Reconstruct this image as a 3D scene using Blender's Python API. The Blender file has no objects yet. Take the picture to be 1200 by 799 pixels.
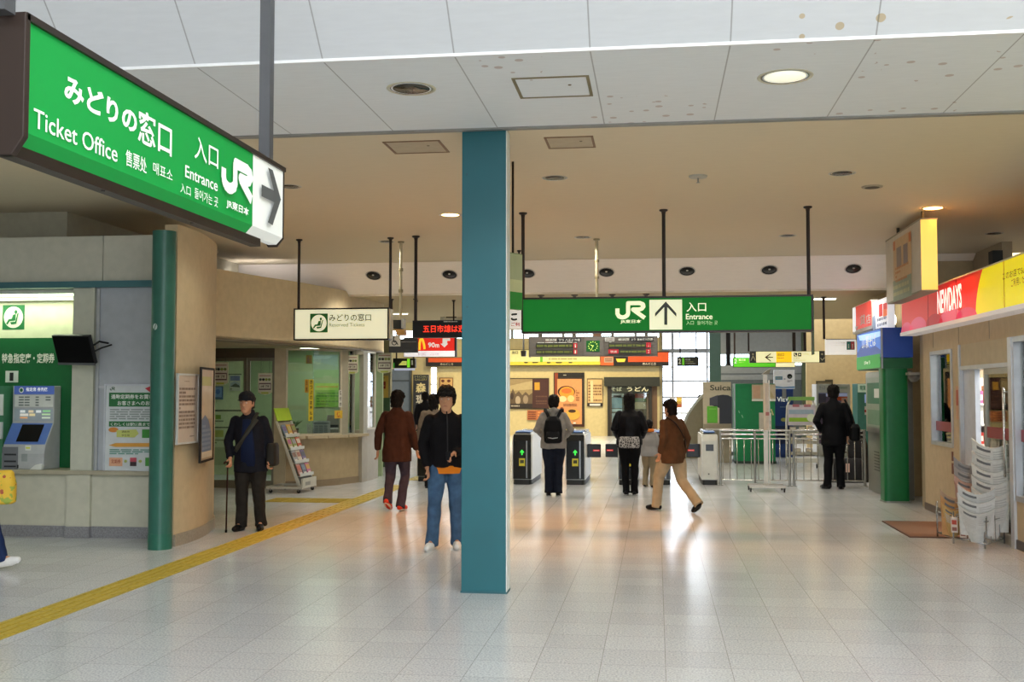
import bpy, math, random
from mathutils import Vector, Matrix, noise
random.seed(7)
S = bpy.context.scene
COL = S.collection
PI = math.pi
# ------------------------------------------------------------------ camera
EYE, FPX, CX, CY = 1.70, 1270.0, 600.0, 399.5
YAW, PITCH = math.atan(169/FPX), math.atan(59.5/FPX)
cam = bpy.data.cameras.new('camera'); cam.lens = 36*FPX/1200; cam.sensor_width = 36
cam.clip_start = .05; cam.clip_end = 300
co = bpy.data.objects.new('camera', cam); COL.objects.link(co)
co.location = (0, 0, EYE); co.rotation_euler = (PI/2+PITCH, 0, YAW); S.camera = co
FV = Vector((-math.sin(YAW)*math.cos(PITCH), math.cos(YAW)*math.cos(PITCH), math.sin(PITCH)))
RV = Vector((math.cos(YAW), math.sin(YAW), 0)); UV = RV.cross(FV); CV = Vector((0, 0, EYE))
def ray(px, py): return FV + RV*((px-CX)/FPX) - UV*((py-CY)/FPX)
def at(px, py, Y):
    r = ray(px, py); return CV + r*(Y/r.y)
def gx(px, py, X):
    r = ray(px, py); return CV + r*(X/r.x)
def fl(px, py, z=0.0):
    r = ray(px, py); return CV + r*((z-EYE)/r.z)
# ------------------------------------------------------------------ light, exposure
S.view_settings.view_transform = 'Standard'; S.view_settings.look = 'None'
S.view_settings.gamma = 1; S.view_settings.use_curve_mapping = False
S.view_settings.exposure = 0.0
SKY = 9.6
w = bpy.data.worlds.new('sky'); S.world = w; w.use_nodes = True
nt = w.node_tree; bg = nt.nodes['Background']
tc = nt.nodes.new('ShaderNodeTexCoord'); sx = nt.nodes.new('ShaderNodeSeparateXYZ')
rp = nt.nodes.new('ShaderNodeValToRGB')
rp.color_ramp.elements[0].position = .0; rp.color_ramp.elements[0].color = (.74, .83, .94, 1)
rp.color_ramp.elements[1].position = .8; rp.color_ramp.elements[1].color = (1.0, .965, .91, 1)
nt.links.new(tc.outputs['Generated'], sx.inputs[0]); nt.links.new(sx.outputs[2], rp.inputs[0])
nt.links.new(rp.outputs[0], bg.inputs[0]); bg.inputs[1].default_value = SKY
def area(name, loc, rot, sx_, sy_, power, color=(1, 1, 1), portal=False):
    l = bpy.data.lights.new(name, 'AREA'); l.shape = 'RECTANGLE'; l.size = sx_; l.size_y = sy_
    l.energy = power; l.color = color
    if portal: l.cycles.is_portal = True
    o = bpy.data.objects.new(name, l); COL.objects.link(o); o.location = loc; o.rotation_euler = rot
    return o
def spot(name, loc, power, color, angle=1.9, blend=.6, r=.09):
    l = bpy.data.lights.new(name, 'SPOT'); l.energy = power; l.color = color; l.spot_size = angle; l.spot_blend = blend
    l.shadow_soft_size = r
    o = bpy.data.objects.new(name, l); COL.objects.link(o); o.location = loc
    return o
WARM = (1.0, .40, .08)
# the open street front behind the camera and the glazed ends of the far hall, as sampling portals
area('street_front_portal', (4.5, -6.05, 2.7), (PI/2, 0, 0), 10.9, 5.3, 1, portal=True)
area('roof_light_portal', (5.2, -1.45, 8.75), (0, 0, 0), 9.4, 7.1, 1, portal=True)
area('far_window_portal', (1.6, 42.9, 2.6), (-PI/2, 0, 0), 3.2, 4.6, 1, portal=True)
LAMPS = [(-2.59, 13.5), (-1.0, 13.6), (.45, 14.6), (3.38, 13.75)]     # lit tungsten downlights of the hall
for x, y in LAMPS[:2] + LAMPS[3:]:
    spot('ceiling_spotlight', (x, y, 3.90), 390, WARM, 1.75, .8)
# spots added along the grid of unlit recessed downlights to brighten the hall
HALL = (1.0, .93, .80)
GRID = [(x, y) for y in (7.8, 11.35, 15.75) for x in (-10.4, -7.0, -4.0, -1.05, 1.95, 4.9)]
for x, y in GRID:
    if (x > -5.5 or y < 11) and (x < 3.5 or y < 9): spot('ceiling_spotlight', (x, y, 3.92 if y > 7 else 5.9), (30 if y < 9 else 80 if y < 13 else 85), HALL, 2.35, .55, .11)
for i in range(7): spot('ceiling_spotlight', (-4.96+i*1.373, 18.65, 3.72), 110, HALL, 2.3, .6, .1)  # spots added for brightness; the panel's own downlights are dark
for y in (21.5, 24.5): 
    for x in (-4.5, -1.5, 1.5, 4.8): spot('ceiling_spotlight', (x, y, 3.42), 130, HALL, 2.4, .6, .1)  # added spots without fittings, raising the back hall's brightness
for x in (-7, -3.5, -.5): spot('ceiling_spotlight', (x, 38.5, 5.5), 800, (1, .80, .42), 2.4, .6, .1)  # warm spots added without fittings to brighten the far wall
area('added_skylight_portal', (-3, 33.5, 5.68), (0, 0, 0), 18, 3.0, 1, portal=True)  # unseen roof gap added to bring daylight into the far hall
for x, y, p in ((-6.6, 17.2, 22),):
    if p: spot('ceiling_spotlight', (x, y, 2.42), p, (1, .85, .6), 2.2, .8)
# ------------------------------------------------------------------ materials
def lin(h):
    h = h.lstrip('#'); c = [int(h[i:i+2], 16)/255 for i in (0, 2, 4)]
    return tuple((x/12.92 if x <= .04045 else ((x+.055)/1.055)**2.4) for x in c)
MC = {}
def m(hexc, rough=.55, metal=0.0, emit=0.0, spec=.35, var=.06, scale=9.0):
    key = (hexc, rough, metal, emit, spec, var, scale)
    if key in MC: return MC[key]
    M = bpy.data.materials.new('paint_%s_%d' % (hexc.lstrip('#'), len(MC))); M.use_nodes = True
    n = M.node_tree; b = n.nodes['Principled BSDF']; c = lin(hexc)
    b.inputs['Roughness'].default_value = rough; b.inputs['Metallic'].default_value = metal
    b.inputs['Specular IOR Level'].default_value = spec
    if var:
        t = n.nodes.new('ShaderNodeTexCoord'); z = n.nodes.new('ShaderNodeTexNoise'); z.inputs['Scale'].default_value = scale
        z.inputs['Detail'].default_value = 4
        r = n.nodes.new('ShaderNodeValToRGB')
        r.color_ramp.elements[0].position = .3; r.color_ramp.elements[1].position = .7
        r.color_ramp.elements[0].color = tuple(x*(1-var) for x in c)+(1,)
        r.color_ramp.elements[1].color = tuple(min(1, x*(1+var)) for x in c)+(1,)
        n.links.new(t.outputs['Object'], z.inputs['Vector']); n.links.new(z.outputs[0], r.inputs[0])
        n.links.new(r.outputs[0], b.inputs['Base Color'])
    else: b.inputs['Base Color'].default_value = c+(1,)
    if emit:
        b.inputs['Emission Color'].default_value = c+(1,); b.inputs['Emission Strength'].default_value = emit
    MC[key] = M; return M
def glass(name='clear_glass', tint=(.9, .95, .93), refl=.10):
    if name in MC: return MC[name]
    M = bpy.data.materials.new(name); M.use_nodes = True; n = M.node_tree; n.nodes.clear()
    o = n.nodes.new('ShaderNodeOutputMaterial'); mx = n.nodes.new('ShaderNodeMixShader')
    t = n.nodes.new('ShaderNodeBsdfTransparent'); g = n.nodes.new('ShaderNodeBsdfGlossy')
    fr = n.nodes.new('ShaderNodeFresnel'); fr.inputs[0].default_value = 1.28
    ad = n.nodes.new('ShaderNodeMath'); ad.operation = 'ADD'; ad.inputs[1].default_value = refl-.04; ad.use_clamp = True
    t.inputs[0].default_value = tint+(1,); g.inputs['Roughness'].default_value = .02
    n.links.new(fr.outputs[0], ad.inputs[0]); n.links.new(ad.outputs[0], mx.inputs[0])
    n.links.new(t.outputs[0], mx.inputs[1]); n.links.new(g.outputs[0], mx.inputs[2]); n.links.new(mx.outputs[0], o.inputs[0])
    MC[name] = M; return M
def nodes_of(name, rough=.5):
    M = bpy.data.materials.new(name); M.use_nodes = True; n = M.node_tree
    b = n.nodes['Principled BSDF']; b.inputs['Roughness'].default_value = rough
    return M, n, b
def N(n, t, **kw):
    x = n.nodes.new(t)
    for k, v in kw.items(): setattr(x, k, v)
    return x
def mathn(n, op, a, b=None):
    x = N(n, 'ShaderNodeMath', operation=op)
    for i, v in enumerate((a, b)):
        if v is None: continue
        if isinstance(v, (int, float)): x.inputs[i].default_value = v
        else: n.links.new(v, x.inputs[i])
    return x.outputs[0]
def mixc(n, fac, a, b):
    x = N(n, 'ShaderNodeMix', data_type='RGBA')
    if isinstance(fac, (int, float)): x.inputs[0].default_value = fac
    else: n.links.new(fac, x.inputs[0])
    for i, v in ((6, a), (7, b)):
        if isinstance(v, tuple): x.inputs[i].default_value = v+(1,) if len(v) == 3 else v
        else: n.links.new(v, x.inputs[i])
    return x.outputs[2]
def line_mask(n, coord, period, off, width):
    f = mathn(n, 'FRACT', mathn(n, 'DIVIDE', mathn(n, 'SUBTRACT', coord, off), period))
    d = mathn(n, 'ABSOLUTE', mathn(n, 'SUBTRACT', f, .5))
    return mathn(n, 'GREATER_THAN', d, .5-width/period/2)
def floor_mat():
    M, n, b = nodes_of('terrazzo_tile_floor', .2)
    g = N(n, 'ShaderNodeNewGeometry'); s = N(n, 'ShaderNodeSeparateXYZ'); n.links.new(g.outputs['Position'], s.inputs[0])
    p0 = fl(780.6, 799); q0 = fl(640, 796)
    lx = line_mask(n, s.outputs[0], .4, p0.x, .0045); ly = line_mask(n, s.outputs[1], .4, q0.y, .0045)
    ln = mathn(n, 'MAXIMUM', lx, ly)
    ix = mathn(n, 'FLOOR', mathn(n, 'DIVIDE', mathn(n, 'SUBTRACT', s.outputs[0], p0.x), .4))
    iy = mathn(n, 'FLOOR', mathn(n, 'DIVIDE', mathn(n, 'SUBTRACT', s.outputs[1], q0.y), .4))
    cb = N(n, 'ShaderNodeCombineXYZ'); n.links.new(ix, cb.inputs[0]); n.links.new(iy, cb.inputs[1])
    wn = N(n, 'ShaderNodeTexWhiteNoise', noise_dimensions='2D'); n.links.new(cb.outputs[0], wn.inputs[0])
    z = N(n, 'ShaderNodeTexNoise'); z.inputs['Scale'].default_value = 75; z.inputs['Detail'].default_value = 3
    n.links.new(g.outputs['Position'], z.inputs['Vector'])
    r = N(n, 'ShaderNodeValToRGB'); r.color_ramp.elements[0].position = .36; r.color_ramp.elements[1].position = .6
    r.color_ramp.elements[0].color = lin('a8abad')+(1,); r.color_ramp.elements[1].color = lin('caccce')+(1,)
    n.links.new(z.outputs[0], r.inputs[0])
    v = N(n, 'ShaderNodeHueSaturation'); n.links.new(r.outputs[0], v.inputs['Color'])
    n.links.new(mathn(n, 'ADD', .95, mathn(n, 'MULTIPLY', wn.outputs[0], .1)), v.inputs['Value'])
    c = mixc(n, mathn(n, 'MULTIPLY', ln, .55), v.outputs[0], lin('6f6a62'))
    n.links.new(c, b.inputs['Base Color'])
    z2 = N(n, 'ShaderNodeTexNoise'); z2.inputs['Scale'].default_value = 1.2; n.links.new(g.outputs['Position'], z2.inputs['Vector'])
    n.links.new(mathn(n, 'ADD', .15, mathn(n, 'MULTIPLY', z2.outputs[0], .09)), b.inputs['Roughness'])
    b.inputs['Specular IOR Level'].default_value = .6
    return M
def ceil_mat(name, hexc, seam=True, stain=0.0, stainc='b08a55', off=-1.33, xmin=-1.2):
    M, n, b = nodes_of(name, .75)
    g = N(n, 'ShaderNodeNewGeometry'); s = N(n, 'ShaderNodeSeparateXYZ'); n.links.new(g.outputs['Position'], s.inputs[0])
    z = N(n, 'ShaderNodeTexNoise'); z.inputs['Scale'].default_value = 6
    mp = N(n, 'ShaderNodeMapping'); mp.inputs['Scale'].default_value = (1, 6, 6)
    n.links.new(g.outputs['Position'], mp.inputs[0]); n.links.new(mp.outputs[0], z.inputs['Vector'])
    c0 = lin(hexc); c = mixc(n, z.outputs[0], tuple(x*.95 for x in c0), tuple(min(1, x*1.05) for x in c0))
    if stain:
        v = N(n, 'ShaderNodeTexVoronoi'); v.inputs['Scale'].default_value = 6.5; n.links.new(g.outputs['Position'], v.inputs['Vector'])
        big = N(n, 'ShaderNodeTexNoise'); big.inputs['Scale'].default_value = .75; n.links.new(g.outputs['Position'], big.inputs['Vector'])
        k = mathn(n, 'MULTIPLY', mathn(n, 'LESS_THAN', v.outputs['Distance'], .20), mathn(n, 'GREATER_THAN', big.outputs[0], .54))
        k = mathn(n, 'MULTIPLY', k, mathn(n, 'GREATER_THAN', s.outputs[0], xmin))
        c = mixc(n, mathn(n, 'MULTIPLY', k, stain), c, lin(stainc))
    if seam:
        c = mixc(n, mathn(n, 'MULTIPLY', line_mask(n, s.outputs[0], .91, off, .010), .5), c, lin('55554f'))
    n.links.new(c, b.inputs['Base Color']); b.inputs['Specular IOR Level'].default_value = .25
    return M
# ------------------------------------------------------------------ mesh bucket
TXT = {}
def text_geo(s, bold):
    k = (s, bold)
    if k not in TXT:
        c = bpy.data.curves.new('lettering', 'FONT'); c.body = s; c.offset = bold; c.resolution_u = 3
        o = bpy.data.objects.new('lettering', c); COL.objects.link(o)
        dg = bpy.context.evaluated_depsgraph_get(); me = o.evaluated_get(dg).to_mesh()
        V = [(v.co.x, v.co.y) for v in me.vertices]; Fc = [tuple(p.vertices) for p in me.polygons]
        bpy.data.objects.remove(o); bpy.data.curves.remove(c)
        a0 = min(v[0] for v in V); a1 = max(v[0] for v in V); b0 = min(v[1] for v in V); b1 = max(v[1] for v in V)
        TXT[k] = ([((v[0]-a0)/(a1-a0), (v[1]-b0)/(b1-b0)) for v in V], Fc)
    return TXT[k]
class B:
    def __init__(s): s.v = []; s.f = []; s.mi = []; s.mats = []
    def idx(s, mat):
        if mat not in s.mats: s.mats.append(mat)
        return s.mats.index(mat)
    def add(s, vs, fs, mat=None):
        o = len(s.v); s.v += [Vector(v) for v in vs]; i = s.idx(mat)
        for f in fs: s.f.append([a+o for a in f]); s.mi.append(i)
        return s
    def box(s, x0, x1, y0, y1, z0, z1, mat=None):
        return s.add([(x0,y0,z0),(x1,y0,z0),(x1,y1,z0),(x0,y1,z0),(x0,y0,z1),(x1,y0,z1),(x1,y1,z1),(x0,y1,z1)],
                     [(0,3,2,1),(4,5,6,7),(0,1,5,4),(1,2,6,5),(2,3,7,6),(3,0,4,7)], mat)
    def rings(s, rs, mat=None, cap=True, close=False):
        n = len(rs[0]); vs = [p for r in rs for p in r]; fs = []
        for i in range(len(rs)-(0 if close else 1)):
            a = i*n; b2 = ((i+1) % len(rs))*n
            for j in range(n): fs.append((a+j, a+(j+1) % n, b2+(j+1) % n, b2+j))
        if cap and not close: fs += [tuple(range(n))[::-1], tuple(range((len(rs)-1)*n, len(rs)*n))]
        return s.add(vs, fs, mat)
    def tube(s, pts, rs, n=10, mat=None, ry=1.0, rounded=False, up=None):
        pts = [Vector(p) for p in pts]
        if isinstance(rs, (int, float)): rs = [rs]*len(pts)
        rs = list(rs)
        if rounded:
            d0 = (pts[0]-pts[1]).normalized(); d1 = (pts[-1]-pts[-2]).normalized()
            pts = [pts[0]+d0*rs[0]*.95, pts[0]+d0*rs[0]*.6]+pts+[pts[-1]+d1*rs[-1]*.6, pts[-1]+d1*rs[-1]*.95]
            rs = [rs[0]*.3, rs[0]*.8]+rs+[rs[-1]*.8, rs[-1]*.3]
        R = []; ref = Vector(up) if up else None
        for i, p in enumerate(pts):
            t = (pts[min(i+1, len(pts)-1)]-pts[max(i-1, 0)]).normalized()
            if ref is None: ref = Vector((1, 0, 0)) if abs(t.x) < .8 else Vector((0, 1, 0))
            a = (ref-t*ref.dot(t)).normalized(); ref = a; b2 = t.cross(a)
            R.append([p+a*math.cos(2*PI*j/n)*rs[i]+b2*math.sin(2*PI*j/n)*rs[i]*ry for j in range(n)])
        return s.rings(R, mat)
    def cyl(s, p0, p1, r0, r1=None, n=20, mat=None): return s.tube([p0, p1], [r0, r0 if r1 is None else r1], n, mat)
    def loft(s, secs, n=20, mat=None, e=2.3):
        R = []
        for (cx, cy, z, rx, ry) in secs:
            ring = []
            for j in range(n):
                a = 2*PI*j/n; c, q = math.cos(a), math.sin(a)
                ring.append((cx+rx*math.copysign(abs(c)**(2/e), c), cy+ry*math.copysign(abs(q)**(2/e), q), z))
            R.append(ring)
        return s.rings(R, mat)
    def ell(s, c, r, n=14, k=9, mat=None):
        R = []
        for i in range(1, k):
            a = PI*i/k; R.append([(c[0]+r[0]*math.sin(a)*math.cos(2*PI*j/n), c[1]+r[1]*math.sin(a)*math.sin(2*PI*j/n), c[2]-r[2]*math.cos(a)) for j in range(n)])
        return s.rings(R, mat)
    def lathe(s, prof, c=(0, 0, 0), n=28, mat=None, close=False):
        R = [[(c[0]+r*math.cos(2*PI*j/n), c[1]+r*math.sin(2*PI*j/n), c[2]+z) for j in range(n)] for r, z in prof]
        return s.rings(R, mat, cap=not close, close=close)
    def prism(s, poly, ax, t0, t1, mat=None):
        """poly in the plane across axis ax: ax 0 -> (y,z), 1 -> (x,z), 2 -> (x,y)"""
        def q(p, t): return {0: (t, p[0], p[1]), 1: (p[0], t, p[1]), 2: (p[0], p[1], t)}[ax]
        n = len(poly)
        ar = sum(poly[i][0]*poly[(i+1) % n][1]-poly[(i+1) % n][0]*poly[i][1] for i in range(n))
        if (ar < 0) != (ax == 1): poly = poly[::-1]
        vs = [q(p, t0) for p in poly]+[q(p, t1) for p in poly]
        fs = [tuple(range(n))[::-1], tuple(range(n, 2*n))]+[(i, (i+1) % n, n+(i+1) % n, n+i) for i in range(n)]
        return s.add(vs, fs, mat)
    # flat marks facing -Y
    def rect(s, x0, x1, z0, z1, y, mat=None):
        if x0 > x1: x0, x1 = x1, x0
        if z0 > z1: z0, z1 = z1, z0
        return s.add([(x0,y,z0),(x1,y,z0),(x1,y,z1),(x0,y,z1)], [(0,1,2,3)], mat)
    def poly(s, pts, y, mat=None):
        n = len(pts); ar = sum(pts[i][0]*pts[(i+1) % n][1]-pts[(i+1) % n][0]*pts[i][1] for i in range(n))
        if ar < 0: pts = pts[::-1]
        return s.add([(a, y, b2) for a, b2 in pts], [tuple(range(n))], mat)
    def disc(s, cx, cz, rx, rz, y, mat=None, n=24):
        return s.poly([(cx+rx*math.cos(2*PI*i/n), cz+rz*math.sin(2*PI*i/n)) for i in range(n)], y, mat)
    def stroke(s, pts, wd, y, mat=None, round_=True):
        for k, ((a, b2), (c, d)) in enumerate(zip(pts, pts[1:])):
            y -= .00012; L = math.hypot(c-a, d-b2) or 1e-6; nx, nz = -(d-b2)/L*wd/2, (c-a)/L*wd/2
            s.poly([(a+nx, b2+nz), (a-nx, b2-nz), (c-nx, d-nz), (c+nx, d+nz)], y, mat)
        if round_:
            for a, b2 in pts[1:-1]: y -= .00012; s.disc(a, b2, wd/2, wd/2, y, mat, 12)
        return s
    def text(s, t, x0, x1, z0, z1, y, mat=None, bold=0.0):
        V, Fc = text_geo(t, bold)
        return s.add([(x0+u*(x1-x0), y, z0+v*(z1-z0)) for u, v in V], Fc, mat)
    def build(s, name, mat=None, parent=None, loc=None, rz=0.0, smooth=False, bevel=0.0, auto=None):
        me = bpy.data.meshes.new(name); me.from_pydata([tuple(v) for v in s.v], [], s.f); 
        for x in s.mats: me.materials.append(mat if x is None else x)
        for p, i in zip(me.polygons, s.mi): p.material_index = i; p.use_smooth = smooth
        me.update(); o = bpy.data.objects.new(name, me); COL.objects.link(o)
        if parent: o.parent = parent
        if loc is not None: o.location = loc
        o.rotation_euler.z = rz
        if bevel:
            b2 = o.modifiers.new('edge', 'BEVEL'); b2.width = bevel; b2.segments = 2; b2.limit_method = 'ANGLE'
        if auto and smooth:
            e = o.modifiers.new('crease', 'EDGE_SPLIT'); e.split_angle = math.radians(auto)
        return o
def tag(o, label, cat, group=None, kind=None):
    o['label'] = label; o['category'] = cat
    if group: o['group'] = group
    if kind: o['kind'] = kind
    return o
def T(name, label, cat, loc, rz=0.0, group=None):
    o = bpy.data.objects.new(name, None); o.empty_display_size = .1; COL.objects.link(o)
    o.location = loc; o.rotation_euler.z = rz
    return tag(o, label, cat, group)
def struct(b, name, mat=None, **k):
    o = b.build(name, mat, **k); o['kind'] = 'structure'; return o
def copy_thing(o, label=None, loc=None, rz=None, parent=None):
    c = o.copy(); COL.objects.link(c)
    if parent: c.parent = parent
    else:
        if label: c['label'] = label
        if loc is not None: c.location = loc
        if rz is not None: c.rotation_euler.z = rz
    for ch in list(o.children): copy_thing(ch, parent=c)
    return c
class Pan:
    """an upright plane through o facing (sin rz, -cos rz); pixel -> local (x, z)"""
    def __init__(s, o, rz=0.0): s.o = Vector(o); s.rz = rz; s.n = Vector((math.sin(rz), -math.cos(rz), 0)); s.x = Vector((math.cos(rz), math.sin(rz), 0))
    def uv(s, px, py):
        r = ray(px, py); t = (s.o-CV).dot(s.n)/r.dot(s.n); p = CV+r*t-s.o
        return p.dot(s.x), p.z
def art(parent, P, items, name='print', y0=-.003, dy=-.0012, step=None):
    G_ = {'t': B(), 'j': B(), '': B()}; y = y0; kinds = 'tj'
    for it in items:
        k = it[0]; b = G_[k if k in kinds else '']
        if k in 'rtej':
            i = 2 if k == 't' else 1
            (a, c), (d, e) = P.uv(it[i], it[i+1]), P.uv(it[i+2], it[i+3])
            mat = it[i+4]
            if k == 'r': b.rect(a, d, e, c, y, mat)
            elif k == 't': b.text(it[1], a, d, e, c, y, mat, it[i+5] if len(it) > i+5 else 0.0)
            elif k == 'j': jr_logo(b, a, d, e, c, y, mat)
            else: b.disc((a+d)/2, (c+e)/2, abs(d-a)/2, abs(c-e)/2, y, mat)
        elif k == 'p': b.poly([P.uv(*q) for q in it[1]], y, it[2])
        elif k == 's': b.stroke([P.uv(*q) for q in it[1]], it[2], y, it[3])
        elif k == 'l':                                    # rows of unreadable fine print as thin bars
            (a, c), (d, e) = P.uv(it[1], it[2]), P.uv(it[3], it[4]); rows = it[5]; h = (c-e)/rows
            rr = random.Random(int(it[1]*7+it[2]*13))
            for q in range(rows):
                x = a
                while x < d-.02*(d-a):
                    wd = (d-a)*rr.uniform(.05, .22); x1 = min(d, x+wd)
                    b.rect(x, x1, e+h*(q+.2), e+h*(q+.75), y, it[6]); x = x1+(d-a)*.025
                    if rr.random() < .08: break
        y += dy
    r_ = None
    for k, nm in (('', name), ('j', 'logo'), ('t', 'lettering')):
        if G_[k].v: r_ = G_[k].build('arrow' if nm == 'lettering' and not k else nm, None, parent)
    return r_
def jr_logo(b, x0, x1, z0, z1, y, mat):
    L = [(.07,.62),(.07,.32),(.12,.17),(.22,.11),(.30,.13),(.39,.22),(.42,.34),(.42,.91),(.80,.91),(.90,.84),(.92,.72),(.87,.60),(.78,.55),(.58,.55),(.96,.07)]
    w_ = x1-x0; h_ = z1-z0; b.stroke([(x0+u*w_, z0+v*h_) for u, v in L], .135*w_, y, mat)
# ------------------------------------------------------------------ the room
CREAM, BEIGE, STEEL, ALU = m('b3b2a4', .6), m('b8a888', .65), m('8d8b86', .32, .75), m('b9bcc0', .35, .6)
WHITE, BLACK, DARKM = m('d8d8d4', .5), m('121212', .4), m('2c2723', .45)
GRANITE = m('7d7d80', .35, var=.25, scale=60)
DKFRAME = m('3a322c', .4, .4)
H = 3.95
struct(B().box(-14, 10, -6.1, 46, -.1, 0), 'floor', floor_mat())
struct(B().box(-60, 60, -60, -6.1, -.3, -.02), 'ground_outside', m('8d8f90', .8))
struct(B().box(-60, 60, 46, 120, -.3, -.02), 'ground_outside', m('b9b9b5', .8))
C_NEAR = ceil_mat('painted_ceiling_board', 'e0e5e8', True, .55, 'a98c80')
C_SLOPE = ceil_mat('painted_sloped_board', 'ccd0d5', True, .6, 'b09247', xmin=.75)
C_MAIN = ceil_mat('beige_ceiling_board', 'd6cab0', False)
C_FAR = ceil_mat('pale_panel_board', 'f6ece0', False, 0)
struct(B().box(-14, 10, 7.06, 9.04, H, H+.1), 'ceiling_front', C_NEAR)
struct(B().prism([(7.06, H), (2.2, H+4.86), (2.2, H+5.0), (7.06, H+.14)], 0, -14, 10), 'ceiling_slope', C_SLOPE)
struct(B().box(-14, .5, -5.0, 2.2, H+4.86, H+5.0).box(9.9, 10, -5.0, 2.2, H+4.86, H+5.0).box(.5, 9.9, 2.1, 2.2, H+4.86, H+5.0), 'ceiling_high', C_SLOPE)
struct(B().box(-14, 10, -6.2, -6.1, 5.4, 9).box(-14, -1, -6.2, -6.1, 0, 5.4), 'wall_front_light_block', m('b9b9b4', .6))  # unseen street wall, shaped to hold daylight off the left side and slope
struct(B().box(-14, 10, 7.045, 7.068, H-.006, H+.02), 'trim_1', m('e2e4e6', .5))
struct(B().box(-14, 10, 9.04, 9.09, H-.015, H+.1).box(-14, 10, 9.09, 9.14, H-.008, H+.1), 'trim_2', m('8b8c8a', .5, .3))
struct(B().box(-14, 10, 9.14, 18.42, H, H+.1), 'ceiling_main', C_MAIN)
struct(B().prism([(18.32, 3.945), (19.18, 3.46), (19.18, 3.56), (18.45, 3.97), (18.45, 3.949)], 0, -14, 5.2), 'ceiling_panel', C_FAR)
struct(B().box(-14, 5.2, 19.16, 19.2, 3.44, 3.48), 'trim_3', m('d9d0bd', .5))
struct(B().box(-14, 6.4, 19.2, 27, 3.46, 3.56), 'ceiling_back', ceil_mat('beige_back_ceiling', 'c4b28c', False))
struct(B().box(-14, 8, 26.95, 27.1, 3.56, 5.6).box(-14, 8, 27, 32, 5.6, 5.7).box(-14, 8, 35, 46, 5.6, 5.7), 'ceiling_far', m('a8a294', .8))  # gap in this roof is added to let daylight down
struct(B().box(-14.1, -14, -6.2, 46, 0, 9), 'wall_left', CREAM)
struct(B().box(10, 10.1, -6.2, 46, 0, 9), 'wall_right', m('9a8f7c', .8))
# the pillar in the middle of the hall
def pillar_mat():
    M, n, b = nodes_of('chipped_teal_paint', .42)
    g = N(n, 'ShaderNodeTexCoord'); z = N(n, 'ShaderNodeTexNoise'); z.inputs['Scale'].default_value = 10; z.inputs['Detail'].default_value = 6
    mp = N(n, 'ShaderNodeMapping'); mp.inputs['Scale'].default_value = (1, 1, .55); n.links.new(g.outputs['Object'], mp.inputs[0]); n.links.new(mp.outputs[0], z.inputs['Vector'])
    k = mathn(n, 'GREATER_THAN', z.outputs[0], .735)
    z2 = N(n, 'ShaderNodeTexNoise'); z2.inputs['Scale'].default_value = 3; n.links.new(g.outputs['Object'], z2.inputs['Vector'])
    base = mixc(n, z2.outputs[0], lin('14555d'), lin('195f6a'))
    n.links.new(mixc(n, mathn(n, 'MULTIPLY', k, .7), base, lin('24434a')), b.inputs['Base Color']); return M
pp = T('pillar', 'square teal painted steel pillar with chipped paint in the middle of the hall', 'pillar', (-1.457, 9.235, 0))
pp['kind'] = 'structure'
B().box(-.193, .190, -.105, .105, 0, H).build('shaft', pillar_mat(), pp, bevel=.006)
B().box(.1905, .196, -.104, .104, 0, H).build('lit_side_strip', m('dbe2e0', .4), pp)  # pale strip paints the far light on the pillar's side face
B().box(-.198, .2, -.112, .112, 0, .015).build('base_plate', m('2d5a63', .5), pp)
# ---- ticket office, front toward the camera
YO = 12.0
def X12(px): return at(px, 450, YO).x
def Z12(py): return at(90, py, YO).z
xr, xp, xg = X12(83), X12(110), -5.42
zt, zb, zc = Z12(277), Z12(330), .78
w_ = B().box(-14, X12(117.6), YO, YO+.4, zb, zt).box(X12(118.6), xg, YO, YO+.4, zb, zt)
struct(w_, 'wall_left_upper', CREAM)
struct(B().box(-14, xg, YO+.02, YO+.4, zb, zt-.01), 'wall_left_joint', m('2a2a2a', .8))
struct(B().box(-14, xg-.02, YO-.06, YO+.4, zb-.075, zb), 'trim_4', m('3f6a70', .45))
struct(B().box(-14, xr, YO+.42, YO+.5, zc, zb), 'wall_left_recess', m('c9cdae', .6))
struct(B().box(-14, xr+.02, YO+.38, YO+.42, zc, Z12(393.5)), 'wall_left_green', m('0e5a2e', .45))
struct(B().box(-14, xr+.02, YO+.30, YO+.42, zb-.19, zb-.07), 'trim_5', m('c2c6b4', .5))
struct(B().box(xr, X12(105), YO+.02, YO+.5, zc, zb-.07).box(X12(106), xp, YO-.02, YO+.5, zc, zb-.07), 'wall_left_pilaster', m('b9bbab', .55))
struct(B().box(xp, xg, YO+.03, YO+.5, zc, zb-.07), 'wall_left_panel', m('a3a8ad', .5))
struct(B().box(X12(112.5), X12(115), YO-.0, YO+.05, zc, zb-.09).box(X12(112.5), xg, YO+.01, YO+.05, Z12(455), Z12(452)), 'trim_6', ALU)
struct(B().box(-14, xg, YO, YO+.5, .13, zc-.05).box(xr, xp, YO-.05, YO+.1, .13, zc-.05), 'wall_left_lower', m('b6b5a4', .6))
struct(B().box(-14, xg, YO-.02, YO+.5, 0, .13).box(xr-.01, xp+.01, YO-.07, YO+.1, 0, .13), 'baseboard_left', GRANITE)
t = T('counter_ledge', 'long pale stone ledge under the ticket machine recess', 'ledge', ((-14+xg)/2, YO, zc))
hx = (14+xg)/2
B().box(-hx, hx-.2, -.07, .36, -.048, 0).build('ledge_slab', m('a09a86', .4), t, bevel=.006)
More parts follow.
